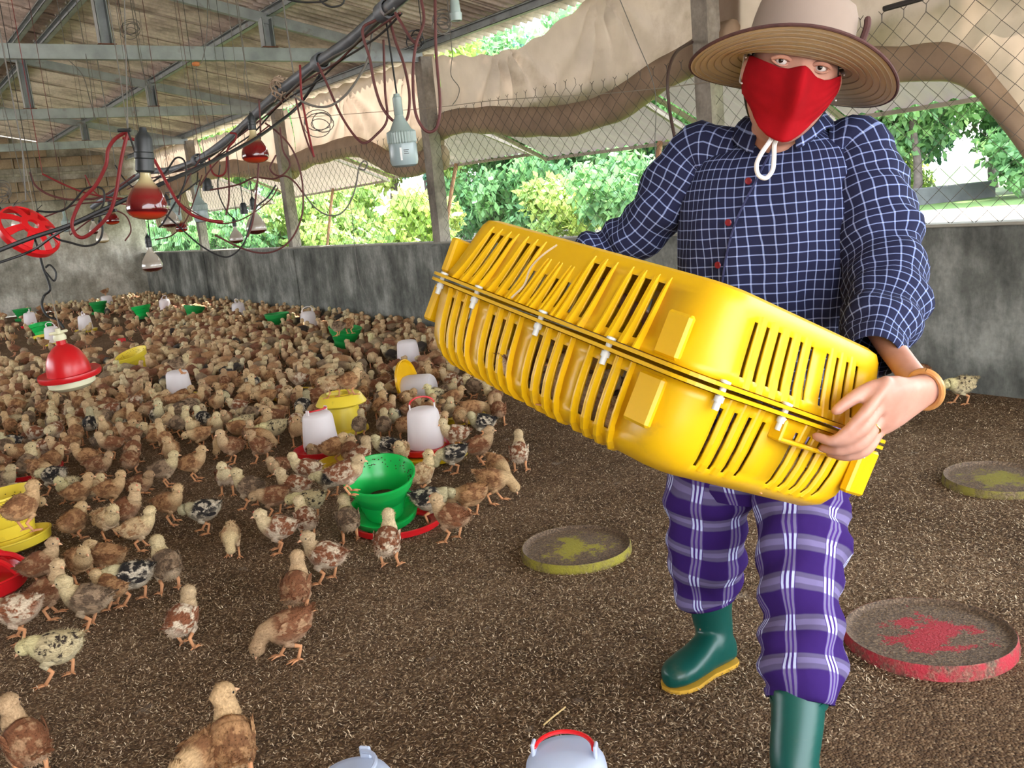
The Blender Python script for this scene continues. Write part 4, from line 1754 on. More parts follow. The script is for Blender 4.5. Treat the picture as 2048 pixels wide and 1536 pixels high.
# bracelet and ring
b = MB()
M = basis(nrm(WR - cr(.512, .108, .056)), CM[:, 0])
R2 = np.stack([M[:, 1], M[:, 2], M[:, 0]], 1)
bc = WR + M[:, 0] * .005
b.tube([bc + R2 @ np.array([.037 * math.cos(a), .031 * math.sin(a), .006 * math.sin(a)]) for a in np.linspace(0, 2 * math.pi, 33)], .0062, 8, False)
b.build('bracelet', simple('amber_bracelet', srgb(196, 140, 84), .3, var=.2, scale=20), person)
b = MB()
f_ = fing[2][0]
m_ = np.asarray(f_[1]) * .62 + np.asarray(f_[2]) * .38
dd = nrm(np.asarray(f_[2]) - np.asarray(f_[1]))
M = basis(dd, CM[:, 0])
b.tube([m_ + M[:, 1] * .0128 * math.cos(a) + M[:, 2] * .0128 * math.sin(a) for a in np.linspace(0, 2 * math.pi, 21)], .0016, 6, False)
b.build('finger_ring', simple('gold', srgb(230, 196, 110), .25, 1.), person)

b = MB()
b.box(at(1789, 706, 1.83), (.012, .012, .016), bev=.002)
b.build('pink_cuff_tag', simple('pink_tag', srgb(190, 50, 110), .6), shirt, False)
# ================================================================== feeders, drinkers, lids
def plastic(name, col, rough=.35, dirt=None):
    return simple(name, col, rough, var=.05, scale=6, dirt=dirt, dscale=12, dlo=.62, dhi=.82)


M_GRN = plastic('green_plastic', srgb(22, 178, 78), .3, srgb(40, 96, 52))
M_GRN2 = plastic('dusty_green_plastic', srgb(22, 140, 60), .45, srgb(36, 90, 48))
M_YF = plastic('pale_yellow_plastic', srgb(232, 206, 60), .4, srgb(150, 128, 50))
M_REDP = plastic('red_plastic', srgb(206, 28, 34), .3, srgb(140, 40, 36))
M_FEED = simple('feed_crumbs', srgb(74, 58, 40), .95, var=.5, scale=90)


def milk_mat(name, col, tint):
    m, nt, b = newmat(name)
    b.inputs['Base Color'].default_value = col
    b.inputs['Roughness'].default_value = .35
    tl = N(nt, 'ShaderNodeBsdfTranslucent')
    tl.inputs[0].default_value = tint
    mx = N(nt, 'ShaderNodeMixShader')
    mx.inputs[0].default_value = .45
    nt.links.new(b.outputs[0], mx.inputs[1])
    nt.links.new(tl.outputs[0], mx.inputs[2])
    nt.links.new(mx.outputs[0], nt.nodes['Material Output'].inputs[0])
    return m


M_MILK = milk_mat('milky_plastic', srgb(246, 240, 240), srgb(250, 244, 244))
M_MILKB = milk_mat('bluish_milky_plastic', srgb(206, 214, 230), srgb(214, 222, 238))
M_CREAM = simple('cream_plastic', srgb(226, 222, 186), .4)


def hopper_prof(s=1.):
    return [(.070, .012), (.082, .02), (.084, .05), (.092, .055), (.100, .10), (.106, .105), (.124, .16), (.136, .166), (.146, .205), (.152, .209), (.152, .217), (.146, .217), (.138, .2), (.128, .172), (.116, .16), (.096, .105), (.086, .07), (.05, .05), (.0, .046)]


def feeder(loc, label, mh, mp, tilt=(0, 0), rz=0., s=1., feed=True, pan=True):
    t = empty('feeder', loc, rz)
    t.rotation_euler = (tilt[0], tilt[1], rz)
    t.scale = (s, s, s)
    b = MB()
    b.lathe(hopper_prof(), 40)
    b.build('hopper', mh, t, True, 35)
    if pan:
        b = MB()
        b.lathe([(0, .004), (.12, .004), (.138, .012), (.142, .04), (.147, .042), (.147, .048), (.139, .048), (.132, .016), (.08, .014), (.0, .02)], 40)
        b.build('pan', mp, t, True, 35)
        for k in range(6):
            a = k * math.pi / 3
            if k % 2 == 0:
                b = MB()
                b.box((.11 * math.cos(a), .11 * math.sin(a), .026), (.055, .004, .022), rotm((0, 0, 1), a))
                b.build('divider', mp, t, False)
    if feed:
        b = MB()
        b.lathe([(0, .062), (.05, .068), (.084, .074), (.09, .072)], 24)
        b.build('feed', M_FEED, t)
        fr = random.Random(int(loc[0] * 100))
        fm = MB()
        for _ in range(90):                     # crumbs stuck to the inner wall
            a, z_ = fr.uniform(0, 6.28), fr.uniform(.165, .205)
            r_ = np.interp(z_, [.16, .172, .2], [.112, .125, .135])
            fm.box((r_ * math.cos(a), r_ * math.sin(a), z_), (.004, .003, .003), rotm((0, 0, 1), fr.uniform(0, 3)))
        q = fm.build('feed_crumb', M_FEED, t, False)
        q['kind'] = 'stuff'
    tag(t, label, 'feeder')
    return t


def drinker(loc, label, jug, base, rz=0., tilt=(0, 0), s=1., handle='red', pan=True, handle_flat=False, seam=False):
    t = empty('drinker', loc, rz)
    t.rotation_euler = (tilt[0], tilt[1], rz)
    t.scale = (s, s, s)
    b = MB()
    b.lathe([(.0, .03), (.092, .03), (.097, .036), (.099, .06), (.086, .205), (.083, .222), (.073, .238), (.05, .245), (.0, .247)], 40)
    b.build('jug', jug, t, True, 50)
    for sx in (-1, 1) if handle else ():
        b = MB()
        b.box((sx * .066, 0, .25), (.008, .026, .034), bev=.003)
        b.build('lug', jug, t, False)
    if handle:
        b = MB()
        if handle_flat:
            pts = [(.062 * math.cos(a), .008 - .055 * math.sin(a), .257 + .006 * math.sin(a)) for a in np.linspace(.05, math.pi - .05, 15)]
        else:
            pts = [(.066 * math.cos(a), .012, .262 + .04 * math.sin(a)) for a in np.linspace(0, math.pi, 15)]
        b.tube(pts, .0048, 7, round_end=True)
        b.build('handle', M_REDP if handle == 'red' else jug, t)
    if pan and base is not None:
        b = MB()
        b.lathe([(0, .003), (.135, .003), (.148, .01), (.152, .034), (.157, .036), (.157, .041), (.149, .041), (.141, .012), (.105, .010), (.1, .028), (.0, .028)], 40)
        b.build('water_tray', base, t, True, 35)
    tag(t, label, 'drinker')
    return t


g = gnd(772, 1046)
feeder((g[0], g[1], .035), 'bright green feeder hopper in its pan, tilted, crumbs stuck inside its rim', M_GRN, M_GRN, tilt=(.27, -.16), s=1.0)
# red tray ring lying under the green feeder
g = gnd(797, 1052)
b = MB()
b.lathe([(.135, .002), (.17, .002), (.182, .008), (.186, .03), (.19, .031), (.19, .036), (.183, .036), (.174, .01), (.14, .01), (.135, .002)], 48)
o = b.build('tray_ring', M_REDP, None, True, 35)
o.location = (g[0], g[1], .0)
tag(o, 'shallow red plastic tray ring on the litter under the bright green feeder', 'tray')

g = gnd(645, 908)
drinker((g[0], g[1], .0), 'white jug drinker on a red tray, handle flat, before the pale yellow hopper', M_MILK, M_REDP, rz=.3, handle_flat=True)
g = gnd(855, 908)
drinker((g[0], g[1], .014), 'white jug drinker on a red tray with an upright red handle, above a yellow pan', M_MILK, M_REDP, rz=-.5)
b = MB()
b.lathe([(0, .002), (.16, .002), (.185, .008), (.19, .026), (.195, .027), (.195, .031), (.187, .031), (.178, .012), (.1, .012), (0, .012)], 44)
o = b.build('pan', plastic('yellow_pan', srgb(226, 190, 20), .4, srgb(140, 116, 40)), None, True, 35)
g2 = gnd(868, 914)
o.location = (g2[0], g2[1], 0)
tag(o, 'flat yellow pan lying under the white drinker with the upright red handle', 'pan')
g = gnd(690, 862)
t = empty('feeder', (g[0], g[1], 0), .4)
b = MB()
b.lathe([(.15, .0), (.148, .02), (.118, .03), (.100, .16), (.104, .165), (.152, .176), (.156, .182), (.125, .232), (.118, .238), (.085, .238), (.082, .228), (.078, .18), (.09, .05)], 40)
b.build('hopper', M_YF, t, True, 35)
b = MB()
b.lathe([(.083, .236), (.09, .244), (.084, .246), (.078, .236)], 32)
b.build('mouth_ring', M_YF, t)
tag(t, 'pale yellow upside-down feeder hopper standing behind the white drinker', 'feeder')
FAR = [  # kind, px, py (foot), label, extra
    ('f', 690, 704, 'green feeder with birds perched on it, near the raised crate end', dict(mh=M_GRN2, mp=M_GRN2, tilt=(.12, .1), s=1.08)),
    ('f', 558, 662, 'green feeder with a peaked heap, beside the glowing jug near the side wall', dict(mh=M_GRN2, mp=M_GRN2, s=1.0)),
    ('f', 387, 643, 'green feeder third along the far row, between two white jugs', dict(mh=M_GRN2, mp=M_GRN2, tilt=(.2, .1))),
    ('f', 288, 640, 'green feeder in the far row with a white jug to either side', dict(mh=M_GRN, mp=M_GRN2, tilt=(.1, 0))),
    ('f', 88, 680, 'green feeder in front of the white jug by the end wall', dict(mh=M_GRN, mp=M_YF, tilt=(.2, .15))),
    ('f', 200, 628, 'green feeder half hidden behind the tall white jug at the end wall', dict(mh=M_GRN2, mp=M_GRN2)),
    ('f', 48, 642, 'green feeder behind the white jug by the end wall on a red tray', dict(mh=M_GRN2, mp=M_GRN2)),
    ('f', 282, 748, 'yellow feeder hopper tilted among the birds beyond the hanging red drinker', dict(mh=M_YF, mp=M_YF, tilt=(-.1, .3))),
    ('f', 28, 1102, 'big yellow feeder at the near edge of the flock with a bird on its rim', dict(mh=M_YF, mp=M_YF, tilt=(.05, .1), s=1.15)),
    ('d', 820, 738, 'white jug drinker standing between the green feeder and the crate', dict(jug=M_MILK, base=M_REDP, handle=None)),
    ('d', 620, 664, 'white jug glowing in a sunbeam close to the side wall', dict(jug=M_MILK, base=None, handle='white')),
    ('d', 480, 640, 'white jug before the side wall, fourth of the far row', dict(jug=M_MILK, base=M_REDP, handle='white')),
    ('d', 333, 628, 'white jug in the far row just beyond a green feeder', dict(jug=M_MILK, base=M_REDP, handle='white')),
    ('d', 217, 622, 'tall white jug close to the end wall with birds behind it', dict(jug=M_MILK, base=None, handle=None, s=1.15)),
    ('d', 173, 664, 'white jug with a loop handle on a yellow tray', dict(jug=M_MILK, base=M_YF, handle='white')),
    ('d', 63, 655, 'white jug by the end wall on a red tray', dict(jug=M_MILK, base=M_REDP, handle='white')),
    ('d', 108, 690, 'white jug half hidden behind the hanging red drinker', dict(jug=M_MILK, base=M_YF, handle='white')),
    ('d', 363, 802, 'white jug on a yellow tray with a bird perched on top', dict(jug=M_MILK, base=M_YF, handle=None)),
]
for (k, x, y, lab, kw) in FAR:
    g = gnd(x, y)
    if k == 'f':
        feeder((g[0], g[1], .012 if kw.get('tilt') else 0), lab, rz=x * .1, feed=x in (28, 282), **kw)
    else:
        drinker((g[0], g[1], 0), lab, rz=x * .37, **kw)
# toppled jug with its yellow tray sticking up
g = gnd(842, 802)
t = empty('drinker', (g[0], g[1], .095), 0)
t.rotation_euler = (math.radians(82), 0, math.radians(35))
b = MB()
b.lathe([(.0, -.1), (.092, -.1), (.099, -.07), (.086, .075), (.083, .09), (.073, .105), (.0, .112)], 36)
b.build('jug', M_MILK, t, True, 50)
b = MB()
b.lathe([(0, -.118), (.14, -.118), (.156, -.108), (.16, -.09), (.152, -.088), (.14, -.102), (.0, -.104)], 36, (.03, .05, 0))
b.build('water_tray', plastic('amber_tray', srgb(232, 178, 14), .35), t, True, 35)
tag(t, 'toppled white jug drinker with its yellow tray tipped up', 'drinker')
# shallow yellow pans of feed
YP = plastic('old_yellow_pan', srgb(206, 172, 30), .5, srgb(110, 92, 40))
for (x, y, r, lab, fd) in ((588, 796, .17, 'yellow pan heaped with dark feed among the birds', True), (935, 838, .19, 'yellow pan half covered by birds beside the toppled jug', False), (952, 772, .17, 'yellow pan under the raised crate end', False), (690, 936, .13, 'grimy yellow lid by the white drinker with the flat handle', False)):
    g = gnd(x, y)
    b = MB()
    b.lathe([(0, .003), (r * .85, .003), (r * .95, .01), (r, .04), (r + .006, .042), (r + .006, .047), (r - .004, .047), (r * .9, .014), (0, .014)], 40)
    o = b.build('feed_pan', YP, None, True, 35)
    o.location = (g[0], g[1], 0)
    tag(o, lab, 'pan')
    if fd:
        q = MB()
        q.lathe([(0, .06), (r * .5, .056), (r * .9, .04), (r * .93, .02)], 24)
        q.build('feed', M_FEED, o)
# red tray ring and red grilled feeder at the near left
g = gnd(58, 950)
b = MB()
b.lathe([(.12, .002), (.17, .002), (.182, .008), (.19, .03), (.19, .036), (.183, .036), (.174, .01), (.12, .01), (.12, .002)], 44)
o = b.build('tray_ring', M_REDP, None, True, 35)
o.location = (g[0], g[1], 0)
tag(o, 'flat red tray ring on the litter with small birds standing in it', 'tray')
g = gnd(-52, 1190)
t = empty('grill_feeder', (g[0], g[1], 0), 0)
b = MB()
b.lathe([(0, .004), (.17, .004), (.19, .02), (.2, .07), (.206, .074), (.2, .08), (.19, .07), (.17, .02), (0, .016)], 40)
b.build('pan', M_REDP, t, True, 35)
for k in range(9):
    a = k * 2 * math.pi / 9
    b = MB()
    b.tube(catmull([(.196 * math.cos(a), .196 * math.sin(a), .076), (.15 * math.cos(a), .15 * math.sin(a), .12), (.07 * math.cos(a), .07 * math.sin(a), .15)], 4), [.011] * 9, 6)
    b.build('grill_bar', M_REDP, t)
b = MB()
b.lathe([(.06, .14), (.085, .142), (.085, .158), (.06, .16), (.06, .14)], 24)
b.build('grill_hub', M_REDP, t)
tag(t, 'red grilled pan feeder cut by the near picture edge beside the big yellow feeder', 'feeder')
g = gnd(247, 700)
b = MB()
b.box((0, 0, .07), (.09, .02, .14), bev=.006)
o = b.build('red_scrap', M_REDP, None, False)
o.location = (g[0], g[1], 0)
tag(o, 'small red plastic piece poking up among distant birds', 'scrap')

# large round lids strewn with litter
def lid_mat(name, col, seed, R=.2):
    m, nt, b = newmat(name)
    tc = N(nt, 'ShaderNodeTexCoord')
    s_ = N(nt, 'ShaderNodeSeparateXYZ')
    nt.links.new(tc.outputs['Object'], s_.inputs[0])
    r = mth(nt, 'SQRT', mth(nt, 'ADD', mth(nt, 'POWER', s_.outputs[0], 2), mth(nt, 'POWER', s_.outputs[1], 2)))
    mp = N(nt, 'ShaderNodeMapping')
    mp.inputs['Location'].default_value = (seed, seed * 2, 0)
    nt.links.new(tc.outputs['Object'], mp.inputs[0])
    n1, n2 = noise(nt, mp.outputs[0], 14, 6, .7), noise(nt, mp.outputs[0], 140, 3, .6)
    f = mth(nt, 'ADD', mth(nt, 'ADD', mth(nt, 'MULTIPLY', r, 4.4), mth(nt, 'MULTIPLY', n1, 2.2)), mth(nt, 'SUBTRACT', mth(nt, 'MULTIPLY', n2, .6), .78))
    top = ramp(nt, [(.0, (0, 0, 0, 1)), (.48, (0, 0, 0, 1)), (.53, (1, 1, 1, 1))])
    nt.links.new(mth(nt, 'MULTIPLY', f, .5), top.inputs[0])
    side = ramp(nt, [(.44, (0, 0, 0, 1)), (.62, (1, 1, 1, 1))])
    nt.links.new(n1, side.inputs[0])
    isside = ramp(nt, [(.945, (0, 0, 0, 1)), (.955, (1, 1, 1, 1))])
    nt.links.new(mth(nt, 'MULTIPLY', r, .965 / R), isside.inputs[0])
    mask = mixc(nt, isside.outputs[0], top.outputs[0], side.outputs[0])
    lit = ramp(nt, [(.3, srgb(56, 42, 32)), (.55, srgb(108, 86, 66)), (.8, srgb(170, 146, 118))])
    nt.links.new(n2, lit.inputs[0])
    nt.links.new(mixc(nt, mask, col, lit.outputs[0]), b.inputs['Base Color'])
    b.inputs['Roughness'].default_value = .7
    bump(nt, b, n2, .6, .01)
    return m


def lid(x, y, R, mat, label, tilt=(0, 0), wrap=.0):
    g = gnd(x, y)
    b = MB()
    b.lathe([(0, .052), (R * .2, .052), (R * .5, .049), (R * .86, .047), (R * .93, .05), (R * .965, .06), (R * .985, .062), (R, .056), (R * 1.015, .03), (R * 1.03, -.01), (R * .98, -.01), (0, 0)], 64)
    o = b.build('round_lid', mat, None, True, 45)
    o.location = (g[0], g[1], -.030)
    o.rotation_euler = (tilt[0], tilt[1], 0)
    # crumbs of litter lying on it
    fr = random.Random(int(x))
    q = MB()
    for _ in range(900):
        a, r_ = fr.uniform(0, 6.28), R * .93 * math.sqrt(fr.random())
        if r_ < R * .34 + R * .16 * math.sin(3 * a + x) and fr.random() < .93:
            continue
        an, l_ = fr.uniform(0, 3.14), fr.uniform(.005, .009)
        c = np.array([r_ * math.cos(a), r_ * math.sin(a), .056 - .006 * (r_ / R)])
        d = np.array([math.cos(an), math.sin(an), fr.uniform(-.2, .3)])
        w = np.array([-math.sin(an), math.cos(an), 0])
        q.add([c - d * l_ / 2, c - w * .0012 + PZ * .001, c + d * l_ / 2, c + w * .0012 + PZ * .001], [(0, 1, 2), (0, 2, 3)])
    q.c = None
    h = q.build('litter_crumb', simple('litter_crumbs', srgb(132, 108, 80), .9, var=.45, scale=40), o, False)
    h['kind'] = 'stuff'
    tag(o, label, 'lid')


lid(1153, 1104, .203, lid_mat('yellow_lid', srgb(150, 140, 40), 1.3, .203), 'dusty yellow round lid on the litter between the flock and the person')
lid(1857, 1280, .222, lid_mat('red_lid', srgb(168, 34, 48), 4.1, .222), 'dusty red round lid on the litter beside the plaid trousers', tilt=(-.03, .02))
lid(1993, 966, .2, lid_mat('shaded_yellow_lid', srgb(130, 120, 40), 8.2), 'shaded yellow round lid on the litter near the half wall', tilt=(.02, 0))  # darker copy of the yellow lid colour, shade put into it
# two milky drinkers at the near edge, seen from above
g = gnd(1128, 1486, .25)
drinker((g[0], g[1], 0), 'bluish white jug drinker with red handle lying flat on top, at the lower picture edge', M_MILKB, None, rz=2.3, handle_flat=True, s=.94)
g = gnd(704, 1530, .25)
drinker((g[0], g[1], 0), 'bluish white jug drinker with a moulded pointed handle at the near edge', M_MILKB, None, rz=.7, handle='white', handle_flat=True, s=.94)
# straw
b = MB()
b.tube([gnd(1087, 1450, .012), gnd(1108, 1432, .016), gnd(1131, 1414, .012)], .0022, 5)
tag(b.build('straw', simple('straw', srgb(206, 176, 120), .8), None), 'single pale straw lying on the litter near the bluish drinkers', 'straw')

# hanging red bell drinker with its hose
BD = 5.6
bt = at(140, 750, BD)
t = empty('bell_drinker', bt)
t.rotation_euler = (.05, -.08, 0)
b = MB()
b.lathe([(.185, -.012), (.192, .005), (.188, .022), (.15, .01), (.132, .015), (.13, .05), (.118, .1), (.094, .145), (.06, .178), (.03, .195), (.028, .235), (.0, .236)], 40, sx=.95)
b.build('bell', M_REDP, t, True, 50)
b = MB()
b.lathe([(.125, .012), (.137, -.01), (.135, -.055), (.1, -.08), (0, -.085)], 40)
b.build('ballast_base', M_CREAM, t, True, 50)
b = MB()
b.lathe([(.036, .222), (.038, .238), (.03, .256), (.016, .262), (.016, .292), (.0, .294)], 20)
b.tube([(-.045, 0, .268), (.045, 0, .268)], .009, 8, round_end=True)
b.build('valve_cap', M_CREAM, t, True, 40)
tag(t, 'red bell drinker with a cream base hanging above the flock', 'drinker')
b = MB()
b.tube(catmull([at(128, 656, BD), at(115, 640, BD), at(95, 632, BD), at(84, 612, BD), at(88, 592, BD + .02), at(100, 580, BD), at(96, 560, BD), at(86, 535, BD), at(78, 505, BD), at(70, 480, BD), at(62, 458, BD - .2)], 6), .0075, 6)
b.tube(catmull([at(92, 545, BD - .03), at(108, 562, BD - .03), at(112, 545, BD - .03), at(100, 530, BD - .03), at(91, 535, BD - .03)], 5), .006, 6)
hose = b.build('water_hose', simple('black_rubber', srgb(30, 30, 30), .5), None)
tag(hose, 'black water hose looping down to the hanging red drinker', 'hose')
b = MB()
q = at(60, 380, BD)
b.tube([np.array(v) - bt for v in ([bt[0] - .01, bt[1], bt[2] + .285], at(100, 580, BD + .01), at(60, 380, BD + .05), (q[0], q[1], roof_z(q[0]) - .025))], .003, 5)
c_ = b.build('hanging_line', simple('grey_cord', srgb(140, 130, 118), .9), t)
c_.matrix_parent_inverse = t.rotation_euler.to_matrix().to_4x4().inverted()
# ================================================================== lamps, cables, pipe
def bulb_mat(name, stops, rough=.12):
    m, nt, b = newmat(name)
    s = N(nt, 'ShaderNodeSeparateXYZ')
    nt.links.new(coords(nt), s.inputs[0])
    r = ramp(nt, stops)
    nt.links.new(mth(nt, 'ADD', mth(nt, 'MULTIPLY', s.outputs[2], 5.), 1.), r.inputs[0])
    nt.links.new(r.outputs[0], b.inputs['Base Color'])
    b.inputs['Roughness'].default_value = rough
    b.inputs['Coat Weight'].default_value = .6
    return m


# object z runs from 0 at the socket down to -.165 at the lens; ramp position = 1 + 5 z
M_BULB_R = bulb_mat('red_heat_bulb', [(.18, srgb(190, 76, 32)), (.30, srgb(160, 34, 20)), (.33, srgb(72, 4, 10)), (.55, srgb(110, 6, 14)), (.66, srgb(104, 44, 36)), (.78, srgb(164, 150, 112)), (1, srgb(196, 184, 138))])  # orange lens end: the lit look of the glass put into the colour
M_BULB_D = bulb_mat('dusty_heat_bulb', [(.17, srgb(54, 14, 16)), (.31, srgb(70, 20, 20)), (.33, srgb(186, 178, 168)), (.5, srgb(150, 140, 128)), (.8, srgb(176, 168, 154)), (1, srgb(190, 184, 170))])
M_BULB_C = bulb_mat('silvered_heat_bulb', [(.17, srgb(150, 130, 96)), (.3, srgb(186, 170, 130)), (.34, srgb(220, 214, 200)), (.6, srgb(176, 166, 150)), (1, srgb(190, 184, 170))])
M_BLK = simple('black_bakelite', srgb(34, 38, 40), .45, var=.2, scale=30)
M_BLKC = simple('black_cable', srgb(28, 28, 30), .5)
M_REDC = simple('red_cable', srgb(116, 20, 24), .5)
M_REDD = simple('dull_red_cable', srgb(84, 40, 38), .6, var=.2, scale=9)
M_GRYC = simple('grey_wire', srgb(96, 92, 86), .6)
M_PIPE = simple('dusty_grey_pipe', srgb(92, 98, 104), .5, .15, .25, 12, dirt=srgb(110, 92, 80), dscale=9, dlo=.6, dhi=.8)
M_LED = simple('led_bulb_grey', srgb(138, 154, 150), .35, var=.05)
M_LEDD = simple('led_diffuser', srgb(142, 158, 160), .25)
M_LABEL = simple('printed_label', srgb(226, 228, 226), .5)
M_INK = simple('label_ink', srgb(60, 66, 70), .6)
HEAT_ME = {}


def heat_lamp(x, y, w, kind, label, D=None, tilt=(0, 0), anchor=None, cord=None, sock=None):
    """x, y: photo centre of the lens end; w: bulb width in photo pixels (a bulb is 0.125 m wide)"""
    D = D or 1840 * .125 / w
    p = at(x, y, D)
    t = empty('heat_lamp', p + np.array([0, 0, .15]))
    t.rotation_euler = (tilt[0], tilt[1], 0)
    if kind not in HEAT_ME:
        b = MB()
        b.lathe([(0, .004), (.0135, .004), (.0145, 0), (.0155, -.012), (.0165, -.03), (.021, -.040), (.031, -.052), (.043, -.068), (.0535, -.088), (.0605, -.108), (.0627, -.124), (.0612, -.136), (.054, -.147), (.041, -.155), (.022, -.160), (0, -.162)], 36)
        me_ = b.mesh('bulb', True)
        me_.materials.append({'r': M_BULB_R, 'd': M_BULB_D, 'c': M_BULB_C}[kind])
        HEAT_ME[kind] = me_
        b = MB()
        b.lathe([(0, .078), (.008, .078), (.010, .07), (.017, .062), (.021, .055), (.022, .03), (.024, .028), (.024, .018), (.022, .016), (.023, -.006), (.019, -.01), (.0145, -.01), (.0145, .0)], 22)
        HEAT_ME[kind + 's'] = b.mesh('socket', True, 35)
        HEAT_ME[kind + 's'].materials.append(M_BLK)
    mkobj('bulb', HEAT_ME[kind], None, t)
    so = mkobj('socket', HEAT_ME[kind + 's'], None, t)
    so.scale = (sock, sock, sock * 1.25) if sock else (.82, .82, .9)
    if anchor is not None:
        a = np.asarray(at(*anchor)) if len(anchor) == 3 else None
        top = np.array(t.location) + np.array([0, 0, .075])
        pts = [top] + [at(*q) for q in (cord or [])] + [a]
        inv = t.rotation_euler.to_matrix().to_4x4().inverted()
        b = MB()
        b.tube([q - np.array(t.location) for q in catmull(pts, 5)], .0035, 6)
        c = b.build('lamp_cord', M_BLKC, t)
        c.matrix_parent_inverse = inv
        b = MB()
        b.tube([a - np.array(t.location), np.array([a[0] + .04, a[1], roof_z(a[0]) - .028]) - np.array(t.location)], .0018, 4)
        b.build('hanging_wire', M_GRYC, t).matrix_parent_inverse = inv
    tag(t, label, 'lamp')
    return t


PX_D = [(-40, 8.6), (200, 8.0), (330, 6.9), (400, 6.3), (480, 5.55), (560, 4.8), (660, 4.25), (770, 3.7), (850, 3.4), (900, 3.25)]


def pd(x):                                  # depth of the pipe under a photo column
    return float(np.interp(x, [p[0] for p in PX_D], [p[1] for p in PX_D]))


def pipe_y(x):
    return float(np.interp(x, [180, 235, 290, 340, 400, 470, 560, 640, 700, 770, 850], [418, 378, 345, 340, 318, 268, 184, 124, 82, 22, -42]))


b = MB()
pts = [at(x, pipe_y(x), pd(x)) for x in (185, 235, 290, 340, 400, 470, 560, 640, 700, 770, 850, 900)]
b.tube(catmull(pts, 5), [.023] * 20 + [.027] * 36, 12)
pipe = b.build('water_pipe', M_PIPE, None)
tag(pipe, 'sagging grey pipe slung under the trusses with cables tied along it', 'pipe')
for x in (560, 770, 395, 640):
    b = MB()
    q = at(x, pipe_y(x), pd(x))
    d = nrm(at(x + 8, pipe_y(x + 8), pd(x + 8)) - q)
    M = basis(d, (0, 0, 1))
    R3 = np.stack([M[:, 1], M[:, 2], M[:, 0]], 1)
    b.lathe([(.033, -.035), (.040, -.03), (.041, .03), (.033, .035)], 14, q, R3)
    b.build('pipe_coupling', M_PIPE, pipe)
for yy in POSTS[1:3]:                       # hung from the tie beams of two trusses
    cand = [p for p in catmull(pts, 12)]
    q = min(cand, key=lambda p: abs(p[1] - yy))
    b = MB()
    b.tube([q, (q[0], yy, EAVE - .05)], .004, 6)
    b.build('hanger_wire', M_GRYC, pipe)
# twine wrapped bundle on the pipe
q = at(562, 176, 4.76)
b = MB()
g = np.random.default_rng(4)
for k in range(9):
    a0 = g.uniform(0, 6.28)
    M = basis(nrm(g.normal(0, 1, 3)), (0, 0, 1))
    b.tube([q + M @ np.array([.008 * g.normal(), (.05 + .012 * g.random()) * math.cos(a + a0), (.05 + .012 * g.random()) * math.sin(a + a0)]) for a in np.linspace(0, 6.0, 13)], .0045, 5)
for k in range(22):
    e = q + np.array([.02, -.03, -.05]) + g.normal(0, .05, 3)
    b.tube([q + g.normal(0, .02, 3), (q + e) / 2 + g.normal(0, .02, 3), e], .0016, 4)
o = b.build('twine_bundle', simple('pale_twine', srgb(160, 140, 120), .9, var=.3, scale=40), None)
tag(o, 'tangled twine and tape bundle wrapped round the sagging pipe', 'twine')


def cable(name, pts, rad, mat, label, cat='cable', k=6, group=None, hung=False):
    b = MB()
    if hung:                                # tied up to the roof by a thin wire at one end
        e = at(*pts[0])
        b.tube([e, (e[0] + .02, e[1], roof_z(e[0]) - .03)], .0016, 4)
    b.tube(catmull([at(*p) for p in pts], k), rad, 7)
    o = b.build(name, mat, None)
    tag(o, label, cat, group)
    return o


def P(lst, D):
    return [(x, y, D) for x, y in lst]


cable('power_cable', [(-40, 516, 2.95), (60, 477, 3.02), (135, 452, 3.05), (205, 420, 3.1), (270, 391, 3.15), (340, 360, 3.3), (420, 325, 3.7), (500, 284, 4.15), (560, 243, 4.5), (600, 208, 4.6), (640, 150, 4.4)], .0075, M_BLKC, 'thick black power cable crossing in front of the lamps up to the pipe')
cable('power_cable', [(-30, 535, 3.4), (60, 503, 3.5), (110, 470, 3.3), (170, 440, 3.2), (232, 420, 3.1)], .005, M_BLKC, 'thin black cable running below the thick black one at the picture edge')
cable('lamp_flex', P([(255, 262), (230, 278), (216, 300), (212, 330), (191, 371), (164, 399), (148, 431), (144, 453), (153, 471), (170, 474), (197, 453), (219, 426), (232, 385), (243, 317), (256, 262)], 3.05), .0062, M_REDC, 'bright red flex in a long loop beside the largest red lamp')
cable('lamp_flex', P([(246, 276), (273, 281), (295, 300), (314, 330), (342, 382), (358, 407), (383, 429), (418, 441), (446, 444)], 3.2), .0058, M_REDC, 'bright red flex falling to one side of the largest red lamp')
cable('hook_bar', P([(236, 261), (262, 260)], 3.0), .006, M_BLK, 'short dark hook bar from which the largest red lamp hangs', 'hook')
cable('hanging_wire', [(256, 262, 3.0), (252, 120, 3.0), (248, -40, 3.0), (246, -190, 3.0)], .002, M_GRYC, 'thin wire dropping from the roof to the largest red lamp', 'wire')
